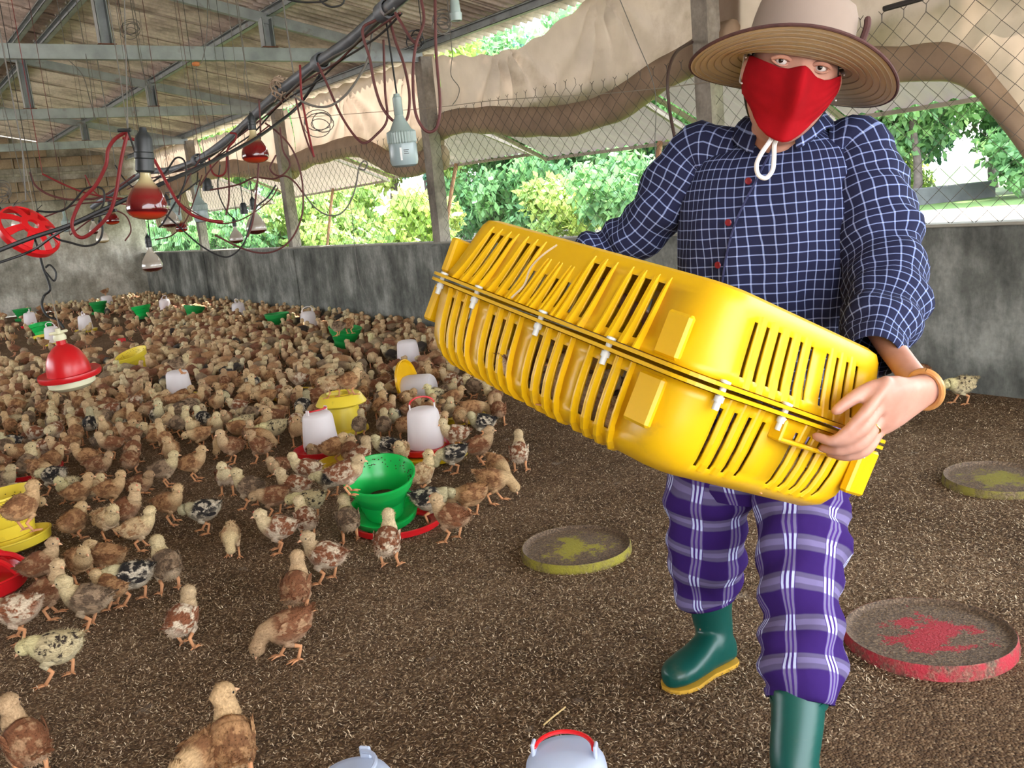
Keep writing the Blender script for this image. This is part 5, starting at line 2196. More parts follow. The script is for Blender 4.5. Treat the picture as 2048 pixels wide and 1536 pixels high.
CAB = [
    ([(752, 40), (725, 60), (740, 120), (748, 165), (762, 210), (782, 238), (800, 246), (815, 235), (819, 190), (808, 130), (790, 80), (778, 30)], 3.72, .006, 'd', 'dull red cable looping in a deep U in front of the pale bulb'),
    ([(745, 60), (735, 120), (700, 180), (668, 208), (640, 214), (610, 206), (588, 192)], 3.9, .005, 'g', 'grey cable sagging from the pipe coupling to the twine bundle'),
    ([(635, 126), (655, 170), (670, 205), (682, 230), (697, 255), (715, 278), (730, 286), (750, 272), (774, 240), (770, 180), (767, 80)], 4.0, .0055, 'd', 'dark red cable dipping between the pipe and the pale bulb'),
    ([(600, 130), (603, 190), (612, 240), (620, 280), (628, 314)], 4.3, .0055, 'r', 'bright red cable end hanging straight below the pipe'),
    ([(590, 190), (600, 235), (615, 285), (628, 314)], 4.3, .0045, 'd', 'dull red cable meeting the tip of the hanging red one'),
    ([(838, -20), (848, 40), (832, 90), (826, 150), (830, 220), (845, 255), (862, 264), (876, 248), (880, 200), (872, 100), (870, -20)], 3.5, .006, 'd', 'brown cable hanging in a deep loop in front of the post by the bulb'),
    ([(790, 25), (805, 50), (822, 78), (838, 92)], 3.55, .006, 'd', 'short brown cable from the pipe coupling to the coiled wire'),
    ([(530, 246), (552, 262), (575, 285), (590, 310), (600, 340), (606, 380), (604, 430), (585, 475), (555, 500), (520, 506), (480, 495), (430, 470)], 4.6, .0045, 'd', 'dark cable with a knot arching down before the second post'),
    ([(606, 385), (630, 415), (655, 430), (680, 428), (700, 405), (712, 370), (718, 335), (728, 322), (735, 328), (728, 340), (716, 336)], 4.6, .0038, 'g', 'thin dark cable ending in a small bow by the pointed awning'),
    ([(400, 318), (380, 350), (362, 390), (358, 430)], 5.8, .004, 'd', 'dull red cable hanging from the pipe over the far bay'),
    ([(418, 316), (425, 345), (440, 352), (452, 340), (455, 300), (470, 280), (472, 268), (460, 266)], 5.0, .0055, 'r', 'red cable in a small loop below the pipe near the glowing red lamp'),
    ([(455, 302), (457, 340), (458, 395), (452, 430)], 5.0, .005, 'd', 'red brown cable dropping straight past the far lamps'),
    ([(518, 200), (521, 260), (518, 310), (515, 360), (506, 440), (495, 475)], 4.4, .0045, 'd', 'dark red cable hanging in front of the glowing red lamp'),
    ([(290, 375), (330, 345), (352, 316), (370, 325), (368, 370), (330, 440), (318, 455)], 4.0, .004, 'b', 'black cable arching above the largest red lamp'),
    ([(60, 345), (70, 370), (95, 388), (130, 398), (160, 399), (200, 395), (240, 372), (270, 350)], 4.4, .005, 'd', 'dark red cable sagging across the end wall'),
    ([(85, 348), (130, 370), (172, 386), (220, 395), (262, 398)], 4.6, .0045, 'r', 'red cable strung across the end wall to the big lamp'),
    ([(75, 422), (100, 424), (128, 420), (150, 400), (170, 378), (195, 374), (208, 384), (206, 410), (190, 430)], 4.2, .0045, 'b', 'black cable with a small loop before the end wall'),
    ([(100, 465), (115, 478), (140, 485), (170, 492), (195, 485), (205, 462), (200, 430)], 3.8, .0045, 'b', 'black cable drooping under the thick black cable'),
    ([(540, 250), (500, 280), (450, 310), (420, 340), (400, 372)], 4.9, .004, 'd', 'reddish cable running along beneath the pipe'),
    ([(300, 400), (330, 428), (360, 455), (400, 490), (440, 512), (465, 510), (490, 482), (510, 420), (535, 395), (552, 370)], 4.7, .0042, 'b', 'long dark cable sweeping low across the far window bays'),
    ([(420, 380), (450, 375), (480, 368), (510, 355), (545, 358), (570, 352), (590, 365), (605, 385)], 4.8, .0045, 'd', 'dull red cable wavering across the far bays'),
    ([(345, 395), (380, 420), (430, 445), (465, 445), (500, 430), (540, 400), (556, 375)], 5.2, .0035, 'd', 'thin dark cable sagging behind the dusty bulbs'),
    ([(640, 0), (648, 8), (665, 14), (685, 8), (690, -10)], 3.9, .004, 'b', 'short black cable loop at the top of the picture before the roof'),
    ([(560, -5), (600, 4), (640, 4), (655, 0)], 3.9, .004, 'b', 'black cable end crossing the rafter at the top'),
]
mt = {'d': M_REDD, 'r': M_REDC, 'g': M_GRYC, 'b': M_BLKC}
for i_, (lst, D, r, c, lab) in enumerate(CAB):
    cable('lamp_flex', P(lst, D), r, mt[c], lab, hung=i_ in (9, 15, 16, 19, 21))
# flexes tied along the pipe
for k, (dx, dy, m_, lab) in enumerate(((4, 17, M_REDD, 'dull red flex tied along the underside of the sagging pipe'), (9, 24, M_BLKC, 'black flex running loosely beneath the sagging pipe'), (-4, 12, M_GRYC, 'grey flex clinging to the sagging pipe'))):
    cable('lamp_flex', [(x + dx, pipe_y(x) + dy * 4.2 / pd(x) + 5 * math.sin(x * .05 + k * 2), pd(x) - .03) for x in range(250 + 40 * k, 800, 42)], .0048, m_, lab)
MORE = [([(20, 420), (60, 440), (100, 430), (150, 410), (200, 404), (250, 398), (300, 404), (340, 420)], 5.0, 'd', 'dark red flex wavering low across the end wall'),
        ([(140, 470), (180, 440), (215, 420), (250, 430), (262, 460), (250, 482)], 5.2, 'd', 'reddish flex curling beside the small red lamp'),
        ([(230, 330), (250, 360), (285, 390), (310, 400), (350, 395), (400, 360)], 5.4, 'b', 'black flex sagging behind the largest red lamp'),
        ([(170, 350), (190, 385), (230, 405), (270, 410)], 5.6, 'r', 'short red flex drooping before the cement blocks'),
        ([(310, 480), (345, 470), (372, 440), (390, 395), (404, 350)], 6.2, 'd', 'dark flex climbing from the corner to the pipe'),
        ([(440, 330), (436, 380), (452, 420), (470, 440)], 6.0, 'b', 'black flex dropping to the smaller dusty lamp'),
        ([(560, 255), (566, 300), (580, 330), (560, 352), (540, 338), (552, 310)], 4.5, 'd', 'dark red flex with a round loop near the second post')]
for i_, (lst, D, c, lab) in enumerate(MORE):
    cable('lamp_flex', P(lst, D), .0042, mt[c], lab, hung=i_ in (1, 4, 5))
# stray wires from the roof
WIRES = [([(0, 180), (20, 260), (45, 360), (62, 400)], 6.0, 'thin wire slanting down at the picture edge'), ([(135, 118), (165, 150), (180, 200), (192, 240)], 7.4, 'thin wire between the first two tie beams, nearer the edge'),
         ([(170, 100), (180, 160), (188, 235)], 7.4, 'thin wire between the first two tie beams beside its twin'), ([(278, 105), (288, 150), (303, 185)], 7.6, 'thin wire dangling in front of the second truss strut'),
         ([(415, -40), (414, 60), (405, 120), (392, 135), (398, 180), (408, 215), (418, 250)], 6.0, 'knotted wire hanging past the tie beam with an orange tag'), ([(490, 130), (488, 160), (495, 200)], 6.5, 'short wire hanging under the first tie beam'),
         ([(1240, 0), (1275, 85), (1300, 145), (1312, 200), (1310, 280), (1312, 330)], 5.6, 'long thin wire hanging before the pleated curtain'), ([(905, 110), (902, 150), (918, 175), (915, 195), (905, 210)], 7.2, 'short curly wire at the curtain near the post'),
         ([(700, 405), (705, 440), (710, 500), (720, 560), (742, 612)], 8.5, 'fine wire trailing down over the half wall')]
for (lst, D, lab) in WIRES:
    b = MB()
    pp = catmull([at(x, y, D) for x, y in lst], 5)
    if lst[0][1] < 200:
        pp = [np.array([pp[0][0], pp[0][1], roof_z(pp[0][0]) - .02])] + pp
    b.tube(pp, .0028 if D < 7 else .0033, 5)
    tag(b.build('hanging_wire', M_GRYC, None), lab, 'wire')
b = MB()
b.tube(catmull([onx(1384, 84, W_X - .004), at(1352, 105, 5.95), at(1336, 150, 5.85), at(1338, 210, 5.85), at(1350, 280, 5.8), at(1358, 330, 5.8)], 6), .011, 8)
tag(b.build('hose', simple('brown_hose', srgb(70, 52, 46), .5), None), 'brown hose hanging against the post behind the hat', 'hose')
# coils of wire
for (x, y, D, r, n, lab, m_) in ((262, 60, 6.5, .055, 5, 'greyish coil of wire tied up under the roof', M_GRYC), (832, 78, 3.6, .028, 4, 'dark coiled wire at the end of the tie beam', M_BLKC), (885, 45, 3.6, .03, 6, 'pale wire coil in front of the roof edge', M_GRYC), (640, 246, 4.6, .06, 4, 'loose grey wire coil in front of the sunlit curtain', M_GRYC), (3, 385, 5.5, .05, 5, 'green grey wire coil at the picture edge', M_GRYC)):
    g = np.random.default_rng(int(x))
    b = MB()
    c = at(x, y, D)
    pts = []
    for k in range(n * 9):
        a = k * 2 * math.pi / 9
        rr = r * (1 + .35 * math.sin(k * .37))
        pts.append(c + RT * rr * math.cos(a) + UP * (rr * .8 * math.sin(a) + .02 * math.sin(k * .2)) + FW * .012 * math.sin(k * .5))
    b.tube(catmull(pts, 2), .0024, 5)
    if y < 120:
        b.tube([pts[0], np.array([c[0], c[1], (roof_z(c[0]) - .02)])], .002, 4)
    tag(b.build('wire_coil', m_, None), lab, 'wire')
p = at(392, 128, 6.0)
b = MB()
b.ball(p, (.03, .02, .015), 10, 6)
tag(b.build('orange_tag', simple('orange_rag', srgb(196, 122, 72), .9), None), 'orange rag knotted on the wire at the first tie beam', 'rag')

heat_lamp(306, 432, 79, 'r', 'largest red heat lamp with a thick black socket, hanging on its own hook', tilt=(.04, .10), anchor=(256, 262, 3.0), cord=[(283, 355, 2.98), (275, 320, 3.0), (266, 292, 3.0)], sock=1.25)
heat_lamp(514, 322, 53, 'r', 'glowing red heat lamp close below the sagging pipe', anchor=(503, 230, 4.95), tilt=(0, .03))
heat_lamp(226, 447, 27, 'r', 'small distant red lamp before the end wall, above the yellowish one', anchor=(222, 395, 8.3))
heat_lamp(364, 462, 23, 'r', 'small red lamp against the far window, beside the largest lamp', anchor=(362, 420, 9.9))
heat_lamp(306, 540, 40, 'd', 'dusty heat lamp hanging lowest, in front of the half wall corner', anchor=(296, 440, 5.9), cord=[(300, 485, 5.8)])
heat_lamp(514, 465, 40, 'd', 'dusty dark bottomed heat lamp before the far post', anchor=(500, 362, 5.8), cord=[(505, 400, 5.8)])
heat_lamp(474, 484, 27, 'd', 'smaller dusty heat lamp just beside a dark bottomed one', anchor=(468, 400, 8.2), cord=[(474, 440, 8.2)])
heat_lamp(206, 484, 25, 'c', 'yellowish clear heat lamp under the small red one', anchor=(198, 420, 8.6))
heat_lamp(190, 466, 18, 'd', 'tiny dusty lamp behind the yellowish clear one', D=11., anchor=(190, 420, 11.0))
heat_lamp(8, 465, 30, 'd', 'dusty lamp cut by the picture edge', anchor=(6, 400, 7.6))
heat_lamp(38, 455, 26, 'c', 'silvered lamp seen through the red plastic grill, upper of two', anchor=(36, 400, 8.8))
heat_lamp(82, 468, 26, 'c', 'silvered lamp seen through the red plastic grill, lower of two', anchor=(84, 410, 8.8))
heat_lamp(342, 452, 30, 'd', 'dusty lamp half hidden behind the largest red lamp', D=6.5, anchor=(322, 385, 6.6), cord=[(322, 410, 6.5)])


def led(x, y, w, label, anchor, D=None, mark=False):
    D = D or 1840 * .118 / w
    c = at(x, y, D)
    t = empty('led_bulb', c)
    t.rotation_euler = (.02, -.06, .6)
    b = MB()
    b.lathe([(.0, .168), (.013, .168), (.0165, .155), (.017, .118), (.021, .105), (.027, .095), (.043, .062), (.053, .055)], 32)
    b.build('neck', M_LED, t, True, 40)
    b = MB()
    b.lathe([(.012, .2), (.014, .19), (.0185, .185), (.019, .12), (.0165, .115)], 20)
    b.build('lamp_holder', M_LED, t, True, 40)
    b = MB()
    n = 64
    rings = []
    for z_, r_ in ((.056, .052), (.05, .0575), (.012, .0575), (.006, .055)):
        rings.append([np.array([(r_ + (.0022 if k % 2 else -.0012)) * math.cos(2 * math.pi * k / n), (r_ + (.0022 if k % 2 else -.0012)) * math.sin(2 * math.pi * k / n), z_]) for k in range(n)])
    b.loft(rings)
    b.build('heat_sink', M_LED, t, False)
    b = MB()
    b.lathe([(.0555, .008), (.0575, 0), (.0575, -.062), (.053, -.078), (.04, -.086), (0, -.088)], 36)
    b.build('diffuser', M_LEDD, t, True, 40)
    b = MB()
    top = c + np.array([0, 0, .195])
    b.tube([q - c for q in catmull([top, at(*anchor)], 6)], .0042, 6)
    o = b.build('lamp_cord', M_BLKC, t)
    o.matrix_parent_inverse = t.rotation_euler.to_matrix().to_4x4().inverted()
    e = at(*anchor)
    b = MB()
    b.tube([e - c, np.array([e[0] + .03, e[1], roof_z(e[0]) - .028]) - c], .0018, 4)
    b.build('hanging_wire', M_GRYC, t).matrix_parent_inverse = o.matrix_parent_inverse
    if mark:                                  # printed label strips on the diffuser
        R = t.rotation_euler.to_matrix()
        d = np.array(R.transposed() @ Vector(-nrm(ray(x + 12, y))))
        for (da, z0, wd, h, m_) in ((-.16, -.034, .008, .05, M_LABEL), (.22, -.02, .022, .004, M_INK), (.2, -.027, .018, .003, M_INK), (.22, -.034, .02, .003, M_INK)):
            a = math.atan2(d[1], d[0]) + da
            b = MB()
            V = []
            for s_ in np.linspace(-1, 1, 5):
                th = a + s_ * wd / 2 / .058
                rr = .0578 if m_ is not M_LABEL or h > .01 else .058
                V += [(rr * math.cos(th), rr * math.sin(th), z0 - h / 2), (rr * math.cos(th), rr * math.sin(th), z0 + h / 2)]
            b.add(V, [(2 * k, 2 * k + 2, 2 * k + 3, 2 * k + 1) for k in range(4)])
            b.build('printed_label', m_, t, False)
    tag(t, label, 'bulb')
    return t


led(805, 290, 58, 'large pale grey LED bulb with a ribbed collar and printed label, hanging beside the post', (772, 40, 3.72), mark=True)
led(401, 422, 30, 'smaller pale LED bulb hanging in front of the far window bays', (396, 345, 7.1))
led(133, 450, 18, 'tiny white LED bulb before the end wall', (134, 400, 11.5))
led(350, 425, 17, 'white LED bulb half hidden behind the neck of the largest red lamp', (331, 385, 9.0), D=9.)
# empty lamp holders
for (x, y, D, s_, m_, lab, up) in ((414, 366, 6.0, 1.5, M_BLK, 'black and white empty lamp holder in front of the far bay', (410, 322)), (487, 414, 6.6, 1.2, M_BLK, 'small black empty lamp holder beside the hanging loop', (480, 360)), (910, 14, 3.5, 1.0, M_LED, 'white plug socket hanging before the roof edge at the top', (908, -40))):
    b = MB()
    c = at(x, y, D)
    b.lathe([(0, .03), (.012 * s_, .03), (.018 * s_, .02), (.02 * s_, -.02), (.024 * s_, -.022), (.022 * s_, -.05), (.016 * s_, -.05), (.014 * s_, -.02)], 18, c)
    e = at(*up, D)
    b.tube([c + np.array([0, 0, .03]), e], .0035, 6)
    b.tube([e, (e[0] + .03, e[1], roof_z(e[0]) - .028)], .0018, 4)
    tag(b.build('lamp_holder', m_, None, True, 40), lab, 'socket')
# red plastic grill hanging edge on
c = at(58, 461, 3.9)
t = empty('hanging_grill', c)
nx = nrm(-FW * .42 + (RT * .75 + UP * .66) * .91)
M = basis(nx, (0, 0, 1))
R3 = np.stack([M[:, 1], M[:, 2], M[:, 0]], 1)
ax = nrm(np.cross(nx, np.cross(UP * .75 - RT * .66, nx)))
R3 = np.stack([ax, np.cross(nx, ax), nx], 1) * 1.12
b = MB()
b.lathe([(.108, -.022), (.114, -.024), (.118, 0), (.112, .012), (.106, .01), (.108, -.022)], 40, M=R3)
b.build('grill_rim', M_REDP, t, True, 35)
for k in range(8):
    a = k * 2 * math.pi / 8
    b = MB()
    d, w = np.array([math.cos(a), math.sin(a), 0]), np.array([-math.sin(a), math.cos(a), 0])
    rg = []
    for r_, h_, wd in ((.108, .008, .016), (.075, .024, .013), (.04, .03, .012)):
        rg.append([R3 @ (d * r_ + w * wd + np.array([0, 0, h_])), R3 @ (d * r_ - w * wd + np.array([0, 0, h_])), R3 @ (d * r_ - w * wd + np.array([0, 0, h_ + .005])), R3 @ (d * r_ + w * wd + np.array([0, 0, h_ + .005]))])
    b.loft(rg)
    b.build('grill_spoke', M_REDP, t, False)
b = MB()
b.lathe([(.022, .026), (.046, .024), (.046, .036), (.022, .038), (.022, .026)], 24, M=R3)
b.build('grill_hub', M_REDP, t, True, 35)
b = MB()
top = R3 @ np.array([.112, 0, 0])
b.tube([top, at(52, 400, 3.9) - c, at(45, 300, 3.9) - c, np.array([at(45, 300, 3.9)[0], at(45, 300, 3.9)[1], roof_z(at(45, 300, 3.9)[0]) - .02]) - c], .003, 5)
b.build('hanging_wire', M_GRYC, t)
tag(t, 'red plastic feeder grill with windows, hung on a wire before the end wall', 'grill')
# ================================================================== chicks
def plumage(name, main, patch, head, belly, leg=srgb(208, 148, 104), cut=.5, sc=34., soft=.05):
    m, nt, b = newmat(name)
    oi = N(nt, 'ShaderNodeObjectInfo')
    tc = N(nt, 'ShaderNodeTexCoord')
    off = N(nt, 'ShaderNodeVectorMath', operation='SCALE')
    cmb = N(nt, 'ShaderNodeCombineXYZ')
    for i in range(3):
        nt.links.new(oi.outputs['Random'], cmb.inputs[i])
    nt.links.new(cmb.outputs[0], off.inputs[0])
    off.inputs[3].default_value = 7.3
    ad = N(nt, 'ShaderNodeVectorMath', operation='ADD')
    nt.links.new(tc.outputs['Object'], ad.inputs[0])
    nt.links.new(off.outputs[0], ad.inputs[1])
    n1 = noise(nt, ad.outputs[0], sc, 3, .6)
    r1 = ramp(nt, [(cut - soft, main), (cut + soft, patch)])
    nt.links.new(n1, r1.inputs[0])
    mp_ = N(nt, 'ShaderNodeMapping')
    mp_.inputs['Scale'].default_value = (.45, 1.3, 1.3)
    nt.links.new(ad.outputs[0], mp_.inputs[0])
    n2 = noise(nt, mp_.outputs[0], 170, 4, .65)
    r2 = ramp(nt, [(.30, (.5, .46, .42, 1)), (.70, (1.2, 1.18, 1.14, 1))])
    nt.links.new(n2, r2.inputs[0])
    va = N(nt, 'ShaderNodeVertexColor', layer_name='zone')
    sp = N(nt, 'ShaderNodeSeparateColor')
    nt.links.new(va.outputs[0], sp.inputs[0])
    hd = mixc(nt, mth(nt, 'MULTIPLY', oi.outputs['Random'], .45), head, main)
    c = mixc(nt, sp.outputs[2], r1.outputs[0], belly)
    c = mixc(nt, sp.outputs[0], c, hd)
    c = mixc(nt, .85, c, r2.outputs[0], 'MULTIPLY')
    c = mixc(nt, sp.outputs[1], c, leg)
    nt.links.new(c, b.inputs['Base Color'])
    b.inputs['Roughness'].default_value = .85
    b.inputs['Specular IOR Level'].default_value = .2
    bump(nt, b, n2, .35, .004)
    return m


PLUM = {
    'buff': plumage('buff_plumage', srgb(176, 134, 94), srgb(132, 92, 62), srgb(204, 176, 134), srgb(198, 162, 122)),
    'rust': plumage('rust_plumage', srgb(126, 82, 56), srgb(168, 132, 100), srgb(200, 172, 134), srgb(186, 154, 124), cut=.56),
    'rust-white': plumage('rust_white_plumage', srgb(132, 82, 56), srgb(208, 190, 166), srgb(220, 202, 162), srgb(212, 192, 168), cut=.53),
    'black-white': plumage('black_white_plumage', srgb(44, 40, 40), srgb(198, 186, 166), srgb(218, 206, 164), srgb(206, 192, 168), cut=.55),
    'grey-tan': plumage('grey_tan_plumage', srgb(148, 124, 100), srgb(98, 80, 64), srgb(206, 188, 146), srgb(194, 172, 144)),
    'cream': plumage('cream_plumage', srgb(204, 176, 136), srgb(160, 118, 82), srgb(214, 192, 148), srgb(212, 186, 152), cut=.56),
    'pale-speckled': plumage('pale_speckled_plumage', srgb(196, 180, 142), srgb(58, 48, 42), srgb(218, 208, 156), srgb(212, 198, 162), cut=.57, sc=55),
}
M_BEAK = simple('chick_beak', srgb(224, 172, 132), .5)
M_EYE = simple('chick_eye', srgb(14, 10, 8), .15)
M_COMB = simple('chick_comb', srgb(214, 82, 74), .6)
POSE = {  # neck path (x, z) from breast to head centre
    'stand': [(.033, .106), (.045, .122), (.051, .138), (.057, .153)],
    'alert': [(.029, .108), (.038, .130), (.042, .150), (.047, .168)],
    'rest': [(.033, .1), (.043, .112), (.049, .122), (.055, .134)],
    'peck': [(.040, .092), (.060, .090), (.075, .074), (.087, .053)],
    'low': [(.040, .098), (.057, .106), (.070, .106), (.082, .101)],
}
TILT = {'stand': .26, 'alert': .4, 'rest': .2, 'peck': -.12, 'low': .0}
HPITCH = {'stand': -.12, 'alert': -.05, 'rest': -.2, 'peck': -1.15, 'low': -.55}


def chick_shape(pose, yaw=0., stride=0., sit=0., detail=2, seed=0, back=False):
    """returns dict of MB: body (one continuous skin), beak, eyes, wings, tail; local origin under the body"""
    g = random.Random(seed)
    dz = .013 - .061 * sit
    tl = TILT[pose]

    def tp(p):
        x, z = p[0], p[2] - .09 - dz
        return np.array([x * math.cos(tl) - z * math.sin(tl), p[1], .09 + dz + z * math.cos(tl) + x * math.sin(tl)])
    nk = [np.array([x, 0, z + dz]) for x, z in POSE[pose]]
    hp_ = HPITCH[pose]
    base = nk[2] if yaw else nk[3]
    Ry = rotm((0, 0, 1), yaw)
    hd_dir = Ry @ np.array([math.cos(hp_), 0, math.sin(hp_)])
    hc = nk[3]
    sp = [(-.084, .126, .002), (-.075, .119, .012), (-.061, .109, .027), (-.043, .100, .038), (-.02, .092, .0455), (.004, .09, .047), (.021, .093, .0425)]
    pts = [tp(np.array([x, 0, z + dz])) for x, z, r in sp]
    rad = [r for x, z, r in sp]
    pts += [nk[0], nk[1], nk[2]]
    rad += [.0355, .0275, .0215]
    up_h = nrm(np.array([0, 0, 1.]) - hd_dir * hd_dir[2])
    pts += [hc - hd_dir * .012, hc, hc + hd_dir * .011, hc + hd_dir * .0195, hc + hd_dir * .0235]
    rad += [.0212, .0232, .0212, .0135, .003]
    P4 = catmull([np.concatenate([p, [r]]) for p, r in zip(pts, rad)], 3 if detail > 1 else (2 if detail == 1 else 1))
    nseg = 18 if detail > 1 else (11 if detail == 1 else 7)
    nP = len(P4)
    body = MB()
    rings, cols = [], []
    zh = nk[1]
    tot = [0.]
    for i in range(1, nP):
        tot.append(tot[-1] + np.linalg.norm(P4[i][:3] - P4[i - 1][:3]))
    i_neck = min(range(nP), key=lambda i: np.linalg.norm(P4[i][:3] - nk[0]))
    surf = []
    for i, q in enumerate(P4):
        t = nrm(P4[min(i + 1, nP - 1)][:3] - P4[max(i - 1, 0)][:3])
        lat = np.array([0, 1., 0])
        if i > i_neck + 1:
            lat = Ry @ lat
        lat = nrm(lat - t * (t @ lat))
        vt = np.cross(t, lat)
        rz = q[3] * (1.06 if i < i_neck else 1.0)
        rg, cg = [], []
        hw = np.clip((i - i_neck + 1.5) / 3., 0, 1) if detail else np.clip((i - i_neck + .5) / 1.5, 0, 1)
        for k in range(nseg):
            a = 2 * math.pi * k / nseg
            d = lat * math.cos(a) + vt * math.sin(a)
            f = 1 + .05 * mnoise.noise(Vector((q[0] * 60 + math.cos(a) * 2, math.sin(a) * 2, q[2] * 60 + seed)))
            p = q[:3] + (lat * math.cos(a) * q[3] + vt * math.sin(a) * rz) * f
            be = np.clip(-d[2] * 1.3 - .25, 0, 1) * (1 - hw)
            rg.append(p)
            cg.append((float(hw), 0., float(be), 1.))
            surf.append((p, d, t, cg[-1], q[3]))
        rings.append(rg)
        cols.append(cg)
    o = body.loft(rings)
    flat = [c for cg in cols for c in cg]
    body.col[o:o + len(flat)] = flat
    # legs grow out of the belly
    for sgn in (-1, 1):
        st = stride * sgn
        if sit > .6:
            hip, kn, hk, ft = np.array([-.004, sgn * .022, .068 + dz]), np.array([.02, sgn * .03, .03]), np.array([-.014, sgn * .03, .014]), np.array([.022, sgn * .031, .005])
        else:
            hip = np.array([-.004, sgn * .021, .072 + dz])
            kn = np.array([.017 + st * .35, sgn * .028, .054 + dz * .7])
            hk = np.array([-.014 + st * .7, sgn * .027, .036 + dz * .45 + max(0, -st) * .15])
            ft = np.array([.004 + st, sgn * .029, .0045])
        n = 8 if detail > 1 else (6 if detail == 1 else 4)
        body.c = (0, 0, .8, 1)
        body.tube([hip, (hip + kn) / 2, kn, kn * .45 + hk * .55], [.022, .018, .0115, .0065], n)
        body.c = (0, 1, 0, 1)
        body.tube([kn * .5 + hk * .5, hk, (hk + ft) / 2, ft + np.array([0, 0, .002])], [.0068, .0060, .0050, .0052], n)
        if detail:
            for a, l in ((-.5, .030), (0., .036), (.5, .030), (2.75, .014)):
                d = np.array([math.cos(a + sgn * .12), math.sin(a + sgn * .12), 0])
                body.tube([ft + np.array([0, 0, .001]), ft + d * l * .5 + np.array([0, 0, .0015]), ft + d * l - np.array([0, 0, .002])], [.0037, .003, .0014], 5)
        else:
            body.add([ft + np.array([-.012, 0, 0]), ft + np.array([.032, -.016, -.002]), ft + np.array([.036, .0, .002]), ft + np.array([.032, .016, -.002])], [(0, 1, 2), (0, 2, 3)])
        body.c = None
    # down: small soft tufts all over
    ntuft = {3: 2600, 2: 1500, 1: 260, 0: 0}[detail]
    for _ in range(ntuft):
        p, d, t, c, r = surf[g.randrange(nseg, len(surf) - nseg * (6 if detail > 1 else 4))]
        if r < .006:
            continue
        flow = nrm(-t * .9 + d * .5 + np.array([g.gauss(0, .25), g.gauss(0, .25), g.gauss(0, .25)]))
        ln_ = g.uniform(.006, .0125) * (.75 if c[0] > .5 else 1.)
        w = nrm(np.cross(flow, d)) * g.uniform(.0008, .0018)
        jit = np.array([g.gauss(0, .002), g.gauss(0, .002), g.gauss(0, .002)])
        q = p - d * .002 + jit
        body.c = c
        body.add([q - w, q + w, q + flow * ln_], [(0, 1, 2)])
        body.c = None
    # wings: three overlapping rows of feathers on each flank
    wings = []
    for sgn in (-1, 1):
        w = MB()
        rows = ((0.034, .1, 6, .034, .0115, .002), (.022, .088, 6, .05, .0115, .0045), (.03, .112, 5, .03, .010, .0065)) if detail > 1 else ((.03, .1, 4, .062, .02, .003),)
        for ri, (x0, z0, n_, ln_, wd, off) in enumerate(rows):
            for k in range(n_):
                f = k / max(n_ - 1, 1)
                bx = x0 - .05 * f * (1 if ri != 2 else .7)
                bz = z0 + (.012 - .024 * f if ri == 1 else .010 - .030 * abs(f - .35)) + dz
                yy = .0425 * (1 - .35 * max(0, (-bx) / .07) ** 2) + off
                b0 = np.array([bx, sgn * yy, bz])
                dr = nrm(np.array([-1., -sgn * (.22 + .1 * f), -.12 + .5 * (f - .25) * (ri == 1) + g.gauss(0, .05)]))
                nn = nrm(np.array([0, sgn, .25]) - dr * (np.array([0, sgn, .25]) @ dr))
                wd_ = np.cross(dr, nn)
                L = ln_ * (1 - .15 * f)
                V = [b0]
                for s_, hw in ((.3, .8), (.65, 1.), (.88, .75)):
                    V += [b0 + dr * L * s_ + wd_ * wd * hw * .62, b0 + dr * L * s_ + nn * .0022, b0 + dr * L * s_ - wd_ * wd * hw * .62]
                V.append(b0 + dr * L)
                V = [tp(q) for q in V]
                w.add(V, [(0, 1, 2), (0, 2, 3), (1, 4, 5, 2), (2, 5, 6, 3), (4, 7, 8, 5), (5, 8, 9, 6), (7, 10, 8), (8, 10, 9)])
        wings.append(w)
    tail = MB()
    for k in range(5):
        a = (k - 2) * .3
        b0 = np.array([-.072, .007 * (k - 2), .115 + dz])
        dr = nrm(np.array([-1., .5 * (k - 2) * .35, .55 - .08 * abs(k - 2)]))
        wd_ = nrm(np.cross(dr, [0, 0, 1.])) * .0065
        L = .032 - .003 * abs(k - 2)
        up_ = np.array([0, 0, .002])
        tail.add([tp(q) for q in (b0, b0 + dr * L * .5 + wd_, b0 + dr * L * .5 + up_, b0 + dr * L * .5 - wd_, b0 + dr * L * .9 + wd_ * .6, b0 + dr * L * .9 - wd_ * .6, b0 + dr * L)], [(0, 1, 2), (0, 2, 3), (1, 4, 6, 2), (2, 6, 5, 3)])
    latH = Ry @ np.array([0, 1., 0])
    beak = MB()
    bb_ = hc + hd_dir * .0205 - up_h * .003
    beak.loft([[bb_ + latH * .0062 * math.cos(a) + up_h * .0062 * math.sin(a) for a in np.linspace(0, 2 * math.pi, 9)[:-1]], [bb_ + hd_dir * .008 + latH * .004 * math.cos(a) + up_h * (.004 * math.sin(a) - .0005) for a in np.linspace(0, 2 * math.pi, 9)[:-1]],
               [bb_ + hd_dir * .0155 - up_h * .003 + latH * .0008 * math.cos(a) + up_h * .0008 * math.sin(a) for a in np.linspace(0, 2 * math.pi, 9)[:-1]]])
    eyes = []
    for sgn in (-1, 1):
        e = MB()
        e.ball(hc + hd_dir * .009 + latH * sgn * .0185 + up_h * .0035, .0042, 8, 6)
        eyes.append(e)
    comb = MB()
    cb = hc + hd_dir * .013 + up_h * .0155
    comb.loft([[cb + hd_dir * x + latH * .0018 * math.cos(a) + up_h * h * math.sin(a) for a in np.linspace(0, 2 * math.pi, 7)[:-1]] for x, h in ((-.009, .001), (-.004, .005), (.003, .0045), (.008, .001))])
    return dict(body=body, beak=beak, eyes=eyes, wings=wings, tail=tail, comb=comb)


